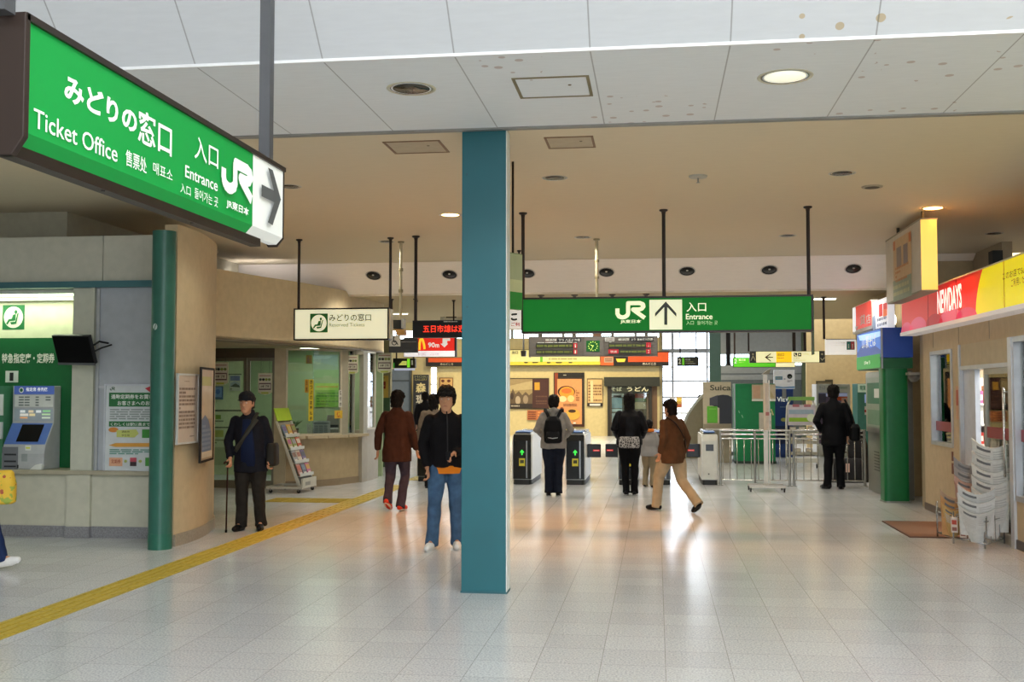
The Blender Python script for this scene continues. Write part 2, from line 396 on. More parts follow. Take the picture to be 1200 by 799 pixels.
# lamp tube behind the teal band, lights the recess
t = T('strip_light', 'greenish fluorescent strip light behind the teal band over the ticket machine', 'light', (-8.6, YO+.22, zb-.10))
B().box(-2.1, 2.1, -.06, .06, -.02, .03).build('housing', m('c8cbc0', .5), t)
B().cyl((-2.05, 0, -.035), (2.05, 0, -.035), .014, n=10).build('tube', m('e9ffd8', .5, emit=4, var=0), t, smooth=True)
area('strip_light_lamp', (-8.2, YO+.2, zb-.17), (.25, 0, 0), 4.2, .1, 26, (.90, 1, .72))
# ---- curved office end with the round green column
CV_P = [(-5.27, 11.40), (-5.26, 11.68), (-5.28, 12.05), (-5.36, 12.49), (-5.47, 12.91), (-5.61, 13.28), (-5.85, 13.62), (-6.25, 13.86), (-6.8, 13.95)]
def fine(P, k=4):
    out = []
    for i in range(len(P)-1):
        p0, p1, p2, p3 = P[max(i-1, 0)], P[i], P[i+1], P[min(i+2, len(P)-1)]
        for q in range(k):
            t_ = q/k; a = [.5*((2*p1[j])+(-p0[j]+p2[j])*t_+(2*p0[j]-5*p1[j]+4*p2[j]-p3[j])*t_*t_+(-p0[j]+3*p1[j]-3*p2[j]+p3[j])*t_**3) for j in (0, 1)]
            out.append(tuple(a))
    return out+[P[-1]]
CVF = fine(CV_P)
struct(B().prism(CVF+[(-6.9, 12.2), (-5.43, 12.2), (-5.43, 11.42)], 2, .13, zt+.02), 'wall_left_curved', BEIGE, smooth=True, auto=40)
struct(B().prism([(x+.02, y) for x, y in CVF]+[(-6.9, 12.2), (-5.44, 12.2), (-5.44, 11.40)], 2, 0, .13), 'baseboard_left_curved', m('8f8878', .4, var=.15, scale=40), smooth=True, auto=40)
GREENC = m('2d5f52', .35)
t = T('round_column', 'round dark green steel column at the corner of the ticket office', 'column', (-5.35, 11.24, 0)); t['kind'] = 'structure'
B().cyl((0, 0, 0), (0, 0, 3.46), .125, n=40).build('shaft', GREENC, t, smooth=True, auto=40)
B().lathe([(.128, 0), (.128, .17), (.125, .172)], n=40).lathe([(.126, 1.93), (.1275, 1.935), (.126, 1.94)], n=40).build('collar', m('27604f', .35), t, smooth=True, auto=40)
B().disc(0, 0, .028, .035, 0, m('b9c6c0', .4)).stroke([(-.012, -.03), (.01, .03)], .012, -.001, m('41605a', .4)).build('sticker', None, t, loc=(-.033, -.1215, 2.405), rz=-.27)
# wall set back over the office
struct(B().box(-14, -7.48, 12.6, 12.8, zt-.1, H).box(-7.48, -7.28, 12.6, 18.2, zt-.1, H), 'wall_left_over', m('a39f8e', .7))
struct(B().box(-14, -5.6, 12.4, 13.3, zt-.06, zt-.02).prism([(-14, 13.3), (-6.2, 13.3), (-6.6, 15.2), (-5.9, 18.6), (-5.75, 21.2), (-14, 21.2)], 2, zt-.06, zt-.02), 'ceiling_office_roof', m('8f8a7c', .8))
# ---- curved entrance front of the reserved-ticket office
FP = fine([(-7.0, 13.75), (-6.78, 14.3), (-6.5, 15.25), (-6.24, 16.36), (-5.93, 17.34), (-5.62, 18.75), (-5.46, 20.2), (-5.41, 21.05)])
END = [(-5.43, 21.25), (-5.5, 21.4), (-5.62, 21.48), (-5.85, 21.5)]
INN = [(x-.3, y) for x, y in FP[::-1]]
FZ0, FZ1 = 2.50, 3.53
struct(B().prism(FP+END+INN, 2, FZ0, FZ1), 'wall_left_fascia', m('cdbd9a', .65), smooth=True, auto=35)
struct(B().prism([(x+.015, y) for x, y in FP]+END+INN, 2, FZ0-.03, FZ0), 'trim_7', m('6d6250', .5), smooth=True, auto=35)
GP = [(-8.6, 18.45)]+fine([(-8.2, 18.42), (-7.6, 18.38), (-7.0, 18.36), (-6.36, 18.5), (-6.05, 18.76), (-5.72, 19.2), (-5.47, 19.8), (-5.42, 20.5), (-5.42, 21.4)])+[(-5.42, 23)]
def onpath(px, path=None):
    P = path or GP; r = ray(px, 450)
    for (x0, y0), (x1, y1) in zip(P, P[1:]):
        a = x0*r.y-y0*r.x; c = x1*r.y-y1*r.x
        if a*c <= 0 and a != c:
            k = a/(a-c); return Vector((x0+k*(x1-x0), y0+k*(y1-y0), 0))
    e = min((P[0], P[-1]), key=lambda q: abs(q[0]*r.y-q[1]*r.x)); return Vector((e[0], e[1], 0))
def zat(p, py):
    px = CX+FPX*(p-CV).dot(RV)/(p-CV).dot(FV); r = ray(px, py); return EYE+r.z*p.y/r.y
def slab(b, p, q, z0, z1, th, mat=None, off=0.0):
    d = (q-p).normalized(); nrm = Vector((d.y, -d.x, 0)); a = p+nrm*off; c = q+nrm*off
    P = [(v.x, v.y) for v in (a, c, c-nrm*th, a-nrm*th)]
    return b.prism(P, 2, z0, z1, mat)
def sub(p, q, k): return [p.lerp(q, i/k) for i in range(k+1)]
def pathseg(b, px0, px1, z0, z1, th, mat=None, off=0.0, k=4):
    ps = [onpath(px0+(px1-px0)*i/k) for i in range(k+1)]
    for p, q in zip(ps, ps[1:]): slab(b, p, q, z0, z1, th, mat, off)
    return b
struct(B().prism(FP+[(-5.7, 21.4), (-6.3, 19.2), (-8.6, 18.9), (-8.6, 13.8)], 2, FZ0, FZ0+.03), 'ceiling_soffit', m('a89a7c', .7))
struct(B().box(-8.3, -8.2, 13.6, 18.5, 0, FZ0), 'wall_left_recess_side', m('a99a7c', .7))
# openings: doorway 250-321, post 321-335, counter window 335-401, post, slot, post, side light
P321, P335, P401, P440 = onpath(321), onpath(335), onpath(401), onpath(440)
ZT = FZ0-.03
struct(pathseg(B(), 321.5, 335, 0, ZT, .12), 'wall_left_post', m('aca083', .6))
CTOP = .92
struct(pathseg(B(), 335, 427, .12, CTOP-.05, .14, off=-.12), 'wall_left_counter', m('b09f7e', .6))
struct(pathseg(B(), 334, 428, 0, .12, .14, off=-.10), 'baseboard_left_counter', m('8a7a63', .5))
struct(pathseg(B(), 427.5, 446.5, 0, .98, .14, off=-.05, k=3), 'wall_left_end', m('9d9482', .45))
t = T('service_counter', 'pale stone counter ledge below the reserved ticket window', 'counter', (P335.x, P335.y, 0))
b = pathseg(B(), 334.5, 428, CTOP-.05, CTOP, .42, off=.10); o = b.build('counter_top', m('b2a58a', .35), t); o.location = (-P335.x, -P335.y, 0)
WF = m('b9b29c', .45)
def window(name, px0, px1, z0, z1, fr=.035, mat=WF, kdiv=0):
    o = B(); p, q = onpath(px0), onpath(px1); d = (q-p).normalized()
    pathseg(o, px0, px1, z0, z0+fr, .06, k=2); pathseg(o, px0, px1, z1-fr, z1, .06, k=2)
    slab(o, p, p+d*fr, z0+fr, z1-fr, .06); slab(o, q-d*fr, q, z0+fr, z1-fr, .06)
    f_ = struct(o, name, mat)
    g_ = B(); pathseg(g_, px0, px1, z0+fr*.6, z1-fr*.6, .008, off=-.03, k=2)
    e = g_.build('pane', glass(), f_); return f_
window('window_1', 335.2, 401, CTOP, ZT)
ALUP = m('a9a695', .4, .3)
struct(pathseg(B(), 401, 407.5, CTOP, ZT, .08, k=1), 'trim_8', ALUP)
window('window_2', 407.5, 416, CTOP, ZT, .02, ALUP)
struct(pathseg(B(), 426, 430.5, CTOP, ZT, .08, k=1), 'trim_9', ALUP)
struct(pathseg(B(), 416, 426, ZT-.07, ZT, .08, k=1), 'trim_10', ALUP)
window('window_3', 430.5, 440.5, .98, ZT, .03, m('c3bfae', .4))
# automatic glass doors
ZH = zat(onpath(285), 419)
struct(pathseg(B(), 240, 321.5, ZH, ZT, .10, off=-.02), 'trim_11', m('4b4234', .5))
def sliding_door(name, px0, px1, off):
    o = B(); p, q = onpath(px0), onpath(px1); d = (q-p).normalized(); nn = Vector((d.y, -d.x, 0)); p = p+nn*off; q = q+nn*off
    slab(o, p, q, 0, .14, .04); slab(o, p, q, ZH-.06, ZH, .04); slab(o, p, p+d*.055, .14, ZH-.06, .04); slab(o, q-d*.055, q, .14, ZH-.06, .04)
    f_ = struct(o, name, m('7d7868', .35, .5)); B_ = B(); slab(B_, p+d*.05, q-d*.05, .13, ZH-.05, .008, off=-.016)
    B_.build('pane', glass(), f_); return f_
sliding_door('door_1', 244, 287, -.07); sliding_door('door_2', 289, 322, -.03)
# inside of the office
YI = 21.42
struct(B().box(-13.9, -5.5, YI, YI+.1, 0, 3.4), 'wall_office_inside', m('8b9a74', .7))
struct(B().box(-10.6, -10.5, 18.4, YI, 0, 3.4), 'wall_office_side', m('8d9a80', .7))
struct(B().prism([(-10.6, 18.6), (-6.5, 18.65), (-5.9, 19.2), (-5.6, 19.9), (-5.55, YI), (-10.6, YI)], 2, 2.6, 2.64), 'ceiling_office', m('b4b4a4', .8))
for x, y in ((-7.6, 20.0), (-6.4, 20.7)):
    t = T('ceiling_light', 'fluorescent ceiling fitting inside the office near the entrance' if y < 20.5 else 'fluorescent ceiling fitting inside the office above the counter window', 'light', (x, y, 2.57))
    B().box(-.6, .6, -.09, .09, 0, .03).build('housing', WHITE, t)
    B().box(-.57, .57, -.05, .05, -.02, 0).build('tube', m('f2ffe6', .5, emit=5, var=0), t)
    area('ceiling_light_lamp', (x, y, 2.53), (0, 0, 0), 1.2, .2, 13, (.93, 1, .86))
t = T('strip_light', 'fluorescent strip light lying on the office roof under the sloped panel', 'light', (-6.9, 17.6, zt-.015))  # lamp added out of view to lighten the panel above the office
B().box(-.6, .6, -.04, .04, 0, .05).build('housing', WHITE, t); B().cyl((-.57, 0, .065), (.57, 0, .065), .013, n=10).build('tube', m('f6f2ff', .5, emit=3, var=0), t, smooth=True)
area('strip_light_lamp', (-6.9, 17.6, zt+.08), (PI/2+.2, 0, 0), 1.1, .06, 7, (1, .95, .95))
# short wall beyond the office corner
p, q = at(442, 450, 24), at(457.5, 450, 24)
struct(B().box(-7.6, q.x, 24, 24.15, 0, 3.46), 'wall_left_short', m('8c8564', .7))
struct(B().box(at(441, 470, 23.97).x, q.x, 23.97, 24, 0, at(450, 466, 24).z), 'trim_12', m('3f5a3c', .5))
# ---- far wall with eateries, clerestory above, glazed end to its side
YF = 42.0
def XF(px): return at(px, 450, YF).x
def ZF(py): return at(650, py, YF).z
xe = XF(774); MUST = m('c2b284', .7)
zc0, zc1 = ZF(396), ZF(386)
xw0, xw1 = XF(504.5), XF(511.5); zw0, zw1 = ZF(470), ZF(430)
struct(B().box(-14, xw0, YF, YF+.2, 0, zc0).box(xw0, xw1, YF, YF+.2, 0, zw0).box(xw0, xw1, YF, YF+.2, zw1, zc0).box(xw1, xe, YF, YF+.2, 0, zc0).box(-14, xe, YF, YF+.2, zc1, 5.6), 'wall_far', MUST)
b = B()
for px in (600, 632, 660, 672, 718, 745, 757): b.box(XF(px)-.05, XF(px)+.05, YF+.02, YF+.15, zc0, zc1)
struct(b, 'window_4', m('8b8a86', .5)); struct(B().box(XF(695), XF(705), YF-.05, YF+.2, zc0-.3, zc1+.1), 'trim_13', m('96705a', .6))
o = struct(B().box(-8, xe, YF+.1, YF+.11, zc0, zc1), 'window_5', glass()); 
o = struct(B().box(xw0, xw1, YF+.06, YF+.12, (zw0+zw1)/2-.03, (zw0+zw1)/2+.03), 'window_6', m('8b8a86', .5))
struct(B().box(XF(457), XF(482), YF-.35, YF-.25, 0, ZF(432)), 'wall_far_shutter', m('5d6670', .5, .2)); struct(B().box(XF(457), XF(482), YF-.37, YF-.35, ZF(447), ZF(445)).box(XF(482), XF(484), YF-.4, YF-.2, 0, ZF(420)), 'trim_14', m('3c4348', .5))
YG = 43.0
def XG(px): return at(px, 450, YG).x
def ZG(py): return at(800, py, YG).z
b = B(); x0, x1 = xe, XG(834)
for py, hh in ((411, .16), (430, .05), (446.5, .06), (465.5, .06), (484, .06), (516, .2), (386, .2)): b.box(x0, x1, YG, YG+.08, ZG(py)-hh/2, ZG(py)+hh/2)
for px, ww in ((776, .07), (788.4, .09), (829, .07)): b.box(XG(px)-ww/2, XG(px)+ww/2, YG-.01, YG+.09, 0, 5.6)
f_ = struct(b, 'window_7', m('8d9195', .45, .2)); B().box(x0, x1, YG+.04, YG+.05, 0, 5.0).build('pane', glass('far_glass', (.97, .98, 1)), f_)
struct(B().box(xe-.05, xe+.06, YF-.02, YG+.1, 0, 5.6), 'trim_15', m('8b8060', .6))
p, q = at(832, 450, 38), at(845, 450, 38)
struct(B().box(p.x, q.x, 38, 38.4, 0, 5.6), 'trim_16', m('2c4136', .5))
# grey shutter front of the far side
YS = 40.0
def XS(px): return at(px, 450, YS).x
def ZS(py): return at(880, py, YS).z
b = B().box(XS(845), XS(990), YS, YS+.1, ZS(415), 5.6).box(XS(845), XS(990), YS, YS+.1, 0, ZS(428))
struct(b, 'wall_far_shutter', m('7d8284', .6))
struct(B().box(XS(845), XS(990), YS-.02, YS, ZS(438.5), ZS(437.5)).box(XS(845), XS(990), YS-.03, YS, 0, ZS(445)), 'trim_17', m('4a5254', .6))
struct(B().box(XS(845), XS(990), YS+.04, YS+.05, ZS(428), ZS(415)), 'window_8', glass())
struct(B().box(XS(939), XS(943.5), YS-.3, YS-.1, 0, 5.6), 'trim_18', m('47523c', .5))
# right-hand wall behind the gates
XB = 4.02
struct(B().box(XB, XB+.12, 18.62, 22.6, 2.72, 3.46).box(XB, 6.3, 22.6, 22.7, 2.72, 3.46), 'wall_right_bulkhead', m('b5a27a', .7))
struct(B().box(6.3, 6.42, 18.6, 40, 0, 5.6).box(at(945, 450, 34).x, 6.3, 34, 34.12, 0, 5.6), 'wall_right_back', m('b5a27a', .7))
for px in (951.5, 975, 984): pass
# ------------------------------------------------------------------ shop on the right
XW = 3.87; SHOPW = m('c0ac8c', .6); SHOPU = m('b9b0a2', .55)
def yx(px, py=470): return gx(px, py, XW).y
def zx(px, py): return gx(px, py, XW).z
yw1, yw0 = yx(1092), yx(1117); yd1, yd0 = yx(1127), yx(1185.5); yb1 = yx(1189)
ztop = 2.64; z1a, z1b = zx(1092, 520), zx(1092, 412); zdt = zx(1127, 404); zds = zx(1127, 429); zb0 = .52
YE = 16.5
b = B().box(XW, XW+.14, yw1, YE, 0, ztop).box(XW, XW+.14, yd1, yw0, 0, ztop).box(XW, XW+.14, yw0, yw1, 0, z1a).box(XW, XW+.14, yw0, yw1, z1b, ztop)
b.box(XW, XW+.14, -6.1, yd1, zdt, ztop).box(XW, XW+.14, -6.1, yb1, 0, zb0).box(XW, XW+.14, -6.1, 9.0, zb0, zdt)
struct(b, 'wall_right_shop', SHOPW)
b = B()
for y in (15.9, 14.6, 13.3, 12.0, 10.7): b.box(XW-.004, XW+.01, y-.006, y+.006, zdt+.02, ztop)
struct(b, 'trim_19', m('9a9182', .7))
struct(B().box(XW-.015, XW+.14, yd1, YE, 0, .10).box(XW-.015, XW+.14, -6.1, yb1, 0, .10), 'baseboard_right', m('5b5048', .5))
struct(B().box(XW+.1, 10, YE-.12, YE, 0, ztop), 'wall_right_return', m('ad9c80', .6))
struct(B().box(XW+.05, 10, -6.1, YE, ztop, ztop+.06), 'ceiling_shop', m('c9c7c0', .7))
struct(B().box(7.6, 7.7, -6.1, YE, 0, ztop), 'wall_shop_inside', m('c4c0b4', .7))
def wframe(name, y0, y1, z0, z1, fr=.06, mat=ALU, band=True):
    b = B().box(XW-.02, XW+.1, y0, y1, z0, z0+fr).box(XW-.02, XW+.1, y0, y1, z1-fr, z1).box(XW-.02, XW+.1, y0, y0+fr, z0+fr, z1-fr).box(XW-.02, XW+.1, y1-fr, y1, z0+fr, z1-fr)
    f_ = struct(b, name, mat); B().box(XW+.05, XW+.058, y0+fr*.7, y1-fr*.7, z0+fr*.7, z1-fr*.7).build('pane', glass(), f_)
    if band: B().box(XW+.040, XW+.044, y0+fr, y1-fr, 1.16, 1.29).build('band', m('8c1f2c', .4), f_)
    return f_
wframe('window_9', yw0, yw1, z1a, z1b, .05)
wframe('window_10', 9.0, yb1, zb0, zdt, .06)
struct(B().box(XW-.03, XW+.12, yb1, yd0+.02, 0, zdt), 'trim_20', m('c9ccd0', .35, .4))
# entrance: cream transom over a half open glass door
struct(B().box(XW-.01, XW+.12, yd0, yd1, zds, zdt), 'wall_right_transom', m('bfb294', .55))
b = B().box(XW-.03, XW+.02, yd1-.03, yd1+.03, 0, zdt).box(XW-.02, XW+.13, yd0, yd1, zds-.05, zds); struct(b, 'trim_21', ALU)
yl = yx(1141); struct(B().box(XW+.02, XW+.08, yl, yd1-.03, 0, zds-.05), 'door_3', m('c3cad6', .4))
ys1, ys0 = yx(1153), yx(1184)
b = B().box(XW+.0, XW+.05, ys0, ys1, 0, .12).box(XW+.0, XW+.05, ys0, ys1, zds-.12, zds-.05).box(XW, XW+.05, ys1-.06, ys1, .12, zds-.12).box(XW, XW+.05, ys0, ys0+.06, .12, zds-.12)
f_ = struct(b, 'door_4', m('a8a69c', .4, .4)); B().box(XW+.02, XW+.028, ys0+.05, ys1-.05, .1, zds-.1).build('pane', glass(), f_)
B().box(XW+.012, XW+.016, ys0+.06, ys1-.06, 1.16, 1.29).build('band', m('8c1f2c', .4), f_)
B().cyl((XW-.03, ys0+.14, .75), (XW-.03, ys0+.14, 1.75), .014, n=12).cyl((XW-.03, ys0+.14, .8), (XW+.02, ys0+.14, .8), .008, n=8).cyl((XW-.03, ys0+.14, 1.7), (XW+.02, ys0+.14, 1.7), .008, n=8).build('door_handle', m('d0d0d0', .25, .9), f_, smooth=True)
# shop interior: lamps, shelving with goods
for y in (11.2, 13.6, 15.4):
    t = T('ceiling_light', {11.2: 'fluorescent fitting inside the shop behind the big window', 13.6: 'fluorescent fitting inside the shop behind the open door', 15.4: 'fluorescent fitting inside the shop behind the narrow window'}[y], 'light', (5.0, y, ztop-.03))
    B().box(-.7, .7, -.1, .1, 0, .03).build('housing', WHITE, t); B().box(-.66, .66, -.06, .06, -.02, 0).build('tube', m('ffffff', .5, emit=5, var=0), t)
    area('ceiling_light_lamp', (5.0, y, ztop-.09), (0, 0, 0), 1.4, .2, 55, (1, .97, .9))
GOODS = ['c8443a', 'd8b23a', '3c6fb0', '4c9a56', 'e2e0d8', 'b06a9a', 'd98a3c', '5aa6b8']
def shelf_unit(label, loc, rz, wid, hgt, rows, seed, goodslabel, per):
    t = T('shelf_unit', label, 'shelf', loc, rz)
    B().box(-wid/2, wid/2, .38, .42, 0, hgt).build('back_panel', m('d2d2cc', .5), t)
    for sx in (-wid/2, wid/2-.03): B().box(sx, sx+.03, 0, .42, 0, hgt).build('side_panel', m('c2c4c6', .4), t)
    R = random.Random(seed)
    M4 = Matrix.Translation(loc) @ Matrix.Rotation(rz, 4, 'Z')
    for k in range(rows):
        z = .12+k*(hgt-.2)/rows; B().box(-wid/2+.03, wid/2-.03, .02, .38, z-.03, z).build('shelf_board', m('d8d8d4', .4), t)
        n = per; cw = (wid-.1)/n
        for i in range(n):
            hh = R.uniform(.16, .26); kind = R.random(); c = R.choice(GOODS); bb = B(); mt = m(c, .4)
            if kind < .5: bb.box(-cw*.42, cw*.42, -.08, .08, 0, hh).box(-cw*.36, cw*.36, -.084, -.08, hh*.25, hh*.7, m('e9e6da', .5))
            else: bb.lathe([(cw*.3, 0), (cw*.36, .02), (cw*.36, hh*.6), (cw*.16, hh*.8), (cw*.15, hh)], n=14).lathe([(cw*.37, hh*.2), (cw*.37, hh*.5)], n=14, mat=m('efeade', .5))
            ob = bb.build('packet' if kind < .5 else 'bottle', mt)
            ob.location = M4 @ Vector((-wid/2+.05+cw*(i+.5), .14, z)); ob.rotation_euler.z = rz
            tag(ob, '%s %s on shelf %d of the %s, item %d from its near end' % ({'c8443a': 'red', 'd8b23a': 'yellow', '3c6fb0': 'blue', '4c9a56': 'green', 'e2e0d8': 'white', 'b06a9a': 'purple', 'd98a3c': 'orange', '5aa6b8': 'turquoise'}[c], 'packet' if kind < .5 else 'bottle', k+1, goodslabel, n-i), 'packet' if kind < .5 else 'bottle', 'goods on the '+goodslabel)
shelf_unit('white shop shelving with packets and bottles seen through the open door', (4.95, 15.92, 0), 0.0, 1.5, 1.9, 6, 3, 'shop door shelving', 9)
t = T('wall_poster', 'yellow and orange notice hung inside the narrow shop window', 'poster', (4.2, 16.3, 0))
B().box(-.30, .0, 0, .01, 1.25, 2.2).box(-.25, -.05, -.003, 0, 1.45, 1.7, m('c77a3c', .5)).box(-.25, -.05, -.003, 0, 1.8, 2.1, m('d8cc4e', .5)).build('sheet', m('b9a276', .5), t)
# service door between the shop and the green column
struct(B().box(3.95, 5.2, 16.9, 17.0, 0, 2.62), 'door_5', m('7b776d', .4, .4))
struct(B().box(3.92, 4.0, 16.52, 16.9, 0, 2.62), 'trim_22', m('9a8c74', .5))
struct(B().box(XB, 6.4, 18.5, 18.62, 0, 3.9), 'wall_right_corner', m('a99878', .7))
struct(B().box(4.78, 4.92, 16.2, 16.4, ztop+.05, 3.72), 'trim_23', m('23251f', .6)); struct(B().box(5.15, 5.3, 17.0, 18.5, 2.7, H), 'wall_right_over', m('a1937a', .7))
# wall lamp / sensor and switches
t = T('wall_sensor', 'small grey dome sensor on the beige wall by the green column', 'sensor', (XW-.0, yx(1071, 443), gx(1071, 441, XW).z))
B().lathe([(.0, -.09), (.05, -.08), (.085, -.03), (.09, .02)], n=20).build('dome', m('6a6660', .3), t, smooth=True)
B().box(-.10, .10, -.10, .10, .02, .06).build('bracket', m('8a867c', .4), t)
t = T('switch_plate', 'small reddish brown switch plates on the shop wall beside the door', 'switch', (XW, yx(1117.5, 540), gx(1117.5, 541, XW).z), -PI/2)
B().box(-.06, .0, -.012, 0, -.16, -.02).box(-.06, 0, -.012, 0, .01, .13).box(.05, .09, -.01, 0, -.06, .05, m('cfc4ac', .5)).build('plates', m('70432f', .5), t)
t = T('wall_poster', 'small pinkish notice on the shop wall between narrow window and door', 'poster', (XW, yx(1122.5, 470), gx(1122, 475, XW).z), -PI/2)
B().box(-.07, .07, -.006, 0, -.18, .25).rect(-.05, .05, .0, .2, -.008, m('b9573f', .5)).build('sheet', m('c79a7c', .5), t)
# ------------------------------------------------------------------ mat and tactile paving
a, c = (2.93, 13.25), (3.83, 14.8)
def ribbed_mat():
    M, n, b = nodes_of('brown_ribbed_mat', .85); g = N(n, 'ShaderNodeTexCoord'); v = N(n, 'ShaderNodeTexNoise'); v.inputs['Scale'].default_value = 160
    n.links.new(g.outputs['Object'], v.inputs['Vector']); n.links.new(mixc(n, v.outputs[0], lin('5f3f2a'), lin('8f6444')), b.inputs['Base Color']); return M
t = T('door_mat', 'brown door mat lying on the floor before the shop entrance', 'mat', ((a[0]+c[0])/2, (a[1]+c[1])/2, 0))
B().box(-.45, .45, -.775, .775, 0, .012).build('pile', ribbed_mat(), t, bevel=.004)
b = B()
for x0, x1, y0, y1 in ((-.46, -.44, -.785, .785), (.44, .46, -.785, .785), (-.44, .44, -.785, -.765), (-.44, .44, .765, .785)): b.box(x0, x1, y0, y1, 0, .014)
b.build('edging', m('5d4030', .7), t)
TY = m('b09a38', .55, var=.12, scale=30)
def tact(name, x0, x1, y0, y1, along='y', dots=False):
    b = B(); n = max(1, round((y1-y0)/.3)); k = (x1-x0)
    for i in range(n):
        a0 = y0+(y1-y0)*i/n; a1 = y0+(y1-y0)*(i+1)/n
        b.box(x0, x1, a0+.002, a1-.002, 0, .005)
        if dots:
            for u in range(5):
                for v in range(5): b.lathe([(.017, .005), (.012, .010)], (x0+k*(u+.5)/5, a0+.3*(v+.5)/5, 0), n=8)
        elif along == 'y':
            for u in range(4): xx = x0+k*(u+.5)/4; b.box(xx-.017, xx+.017, a0+.012, a1-.012, .005, .010)
        else:
            for u in range(4): yy = a0+(a1-a0)*(u+.5)/4; b.box(x0+.012, x1-.012, yy-.017, yy+.017, .005, .010)
    return tag(b.build(name, TY), {'y': 'long ribbed yellow tactile paving strip running along the hall floor', 'x': 'short yellow tactile paving branch leading to the office doors'}[along], 'tactile paving')
tact('tactile_strip', -4.80, -4.47, .5, 19.4)
b = B()
for i in range(4):
    x1 = -4.81-i*.31
    b.box(x1-.305, x1, 16.2, 16.5, 0, .005)
    for u in range(4): b.box(x1-.295, x1-.012, 16.2+.3*(u+.5)/4-.017, 16.2+.3*(u+.5)/4+.017, .005, .01)
    b.box(x1-.305, x1, 16.51, 16.81, 0, .005)
    for u in range(4): b.box(x1-.295, x1-.012, 16.51+.3*(u+.5)/4-.017, 16.51+.3*(u+.5)/4+.017, .005, .01)
tag(b.build('tactile_strip', TY), 'short yellow tactile paving branch leading to the office doors', 'tactile paving')
b = B()
for i in range(3): 
    b.box(-4.80, -4.47, 20.5+.31*i, 20.8+.31*i, 0, .005)
    for u in range(5):
        for v in range(5): b.lathe([(.017, .005), (.012, .010)], (-4.8+.33*(u+.5)/5, 20.5+.31*i+.3*(v+.5)/5, 0), n=8)
tag(b.build('tactile_strip', TY), 'dotted yellow tactile paving patch at the foot of the farthest ticket gate', 'tactile paving')
# ------------------------------------------------------------------ ceiling fittings
def downlight(x, y, r, label, lit=0.0, z=H, tilt=0.0, dark=False, group=None, hexr='b9b7b0'):
    t = T('downlight', label, 'downlight', (x, y, z), 0, group); t.rotation_euler.x = tilt
    B().lathe([(r, -.001), (r*1.13, -.004), (r*1.16, -.0), (r*1.13, .004), (r, .004)], n=32, close=True).build('trim_ring', m(hexr, .4), t, smooth=True)
    R = B(); n = 32
    R.rings([[(rr*math.cos(2*PI*j/n), rr*math.sin(2*PI*j/n), zz) for j in range(n)] for rr, zz in ((r, -.003), (r*.93, .0), (r*.86, .0015))], cap=False)
    R.build('reflector', m('161514', .35) if dark else m('a9aba8', .2, .9), t, smooth=True)
    e = m('ffcf80', .5, emit=lit, var=0) if lit and lit > 4 else (m('f3f2dc', .5, emit=lit, var=0) if lit else m('0e0d0c', .3) if dark else m('55544f', .15, .9))
    B().lathe([(.001, -.0035), (r*.86, -.0015), (r*.86, .001), (.001, .001)], n=32).build('lens', e, t, smooth=True)
    if dark: B().ell((0, -r*.25, -.012), (r*.16, r*.12, .012), 10, 6).build('bulb_glint', m('dedbd2', .2), t, smooth=True)
    return t
p = fl(482, 104, H); downlight(p.x, p.y, .16, 'unlit silver downlight in the pale ceiling before the teal pillar', z=H, hexr='c2bfa9')
p = fl(920, 90, H); downlight(p.x, p.y, .17, 'softly lit downlight among brown stains in the pale ceiling', .75, z=H, hexr='c9c6b2')
downlight(-2.59, 13.5, .13, 'glowing orange downlight beside the teal pillar top', 9)
downlight(3.38, 13.78, .13, 'glowing orange downlight above the hanging poster lightbox', 9)
for px, py, r, lb in ((650, 208.5, .12, 'unlit silver downlight just past the pillar, near an access hatch'), (987, 203, .12, 'unlit silver downlight beside a round vent in the beige ceiling'), (683, 278, .11, 'unlit downlight between two hanger rods over the green entrance sign'), (923, 276, .11, 'unlit downlight above the far end of the green entrance sign'), (340, 218.5, .11, 'unlit downlight just past the arrow end of the big ticket office sign'), (453, 283, .11, 'unlit downlight by the rods over the lit reserved tickets sign'), (1165, 273.5, .11, 'unlit downlight in the shaded ceiling over the shop sign')):
    p = fl(px, py, H); downlight(p.x, p.y, r, lb)
TI = -math.atan(.554)
ORD = ['first', 'second', 'third', 'fourth', 'fifth', 'sixth', 'seventh']
for i, px in enumerate((437, 527, 620, 713, 808, 904, 1000)):
    x = -4.96+i*1.373; y = 18.65; downlight(x, y, .125, '%s dark downlight along the sloped panel, counted from the ticket office' % ORD[i], z=3.93-(y-18.34)*.5595, tilt=TI, dark=True, group='dark downlights in the sloped panel', hexr='cfc6bb')
p = fl(818, 206, H); t = T('sprinkler', 'small white sprinkler head in the beige ceiling', 'sprinkler', p)
B().lathe([(.10, -.001), (.09, -.02), (.03, -.025)], n=24).build('rose', m('a9a69a', .4), t, smooth=True, auto=30); B().cyl((0, 0, -.02), (0, 0, -.07), .008).lathe([(.02, -.07), (.02, -.075)], n=12).build('head', m('8b8a84', .3, .7), t)
p = fl(1022, 218.5, H); t = T('ceiling_vent', 'round dark ceiling vent beside the silver downlight', 'vent', p)
B().lathe([(.115, 0), (.11, -.012), (.07, -.014)], n=28).build('ring', m('a59a84', .5), t, smooth=True, auto=30); B().lathe([(.08, -.013), (.075, -.016), (.001, -.018)], n=24).build('grille', m('4c4436', .6), t)
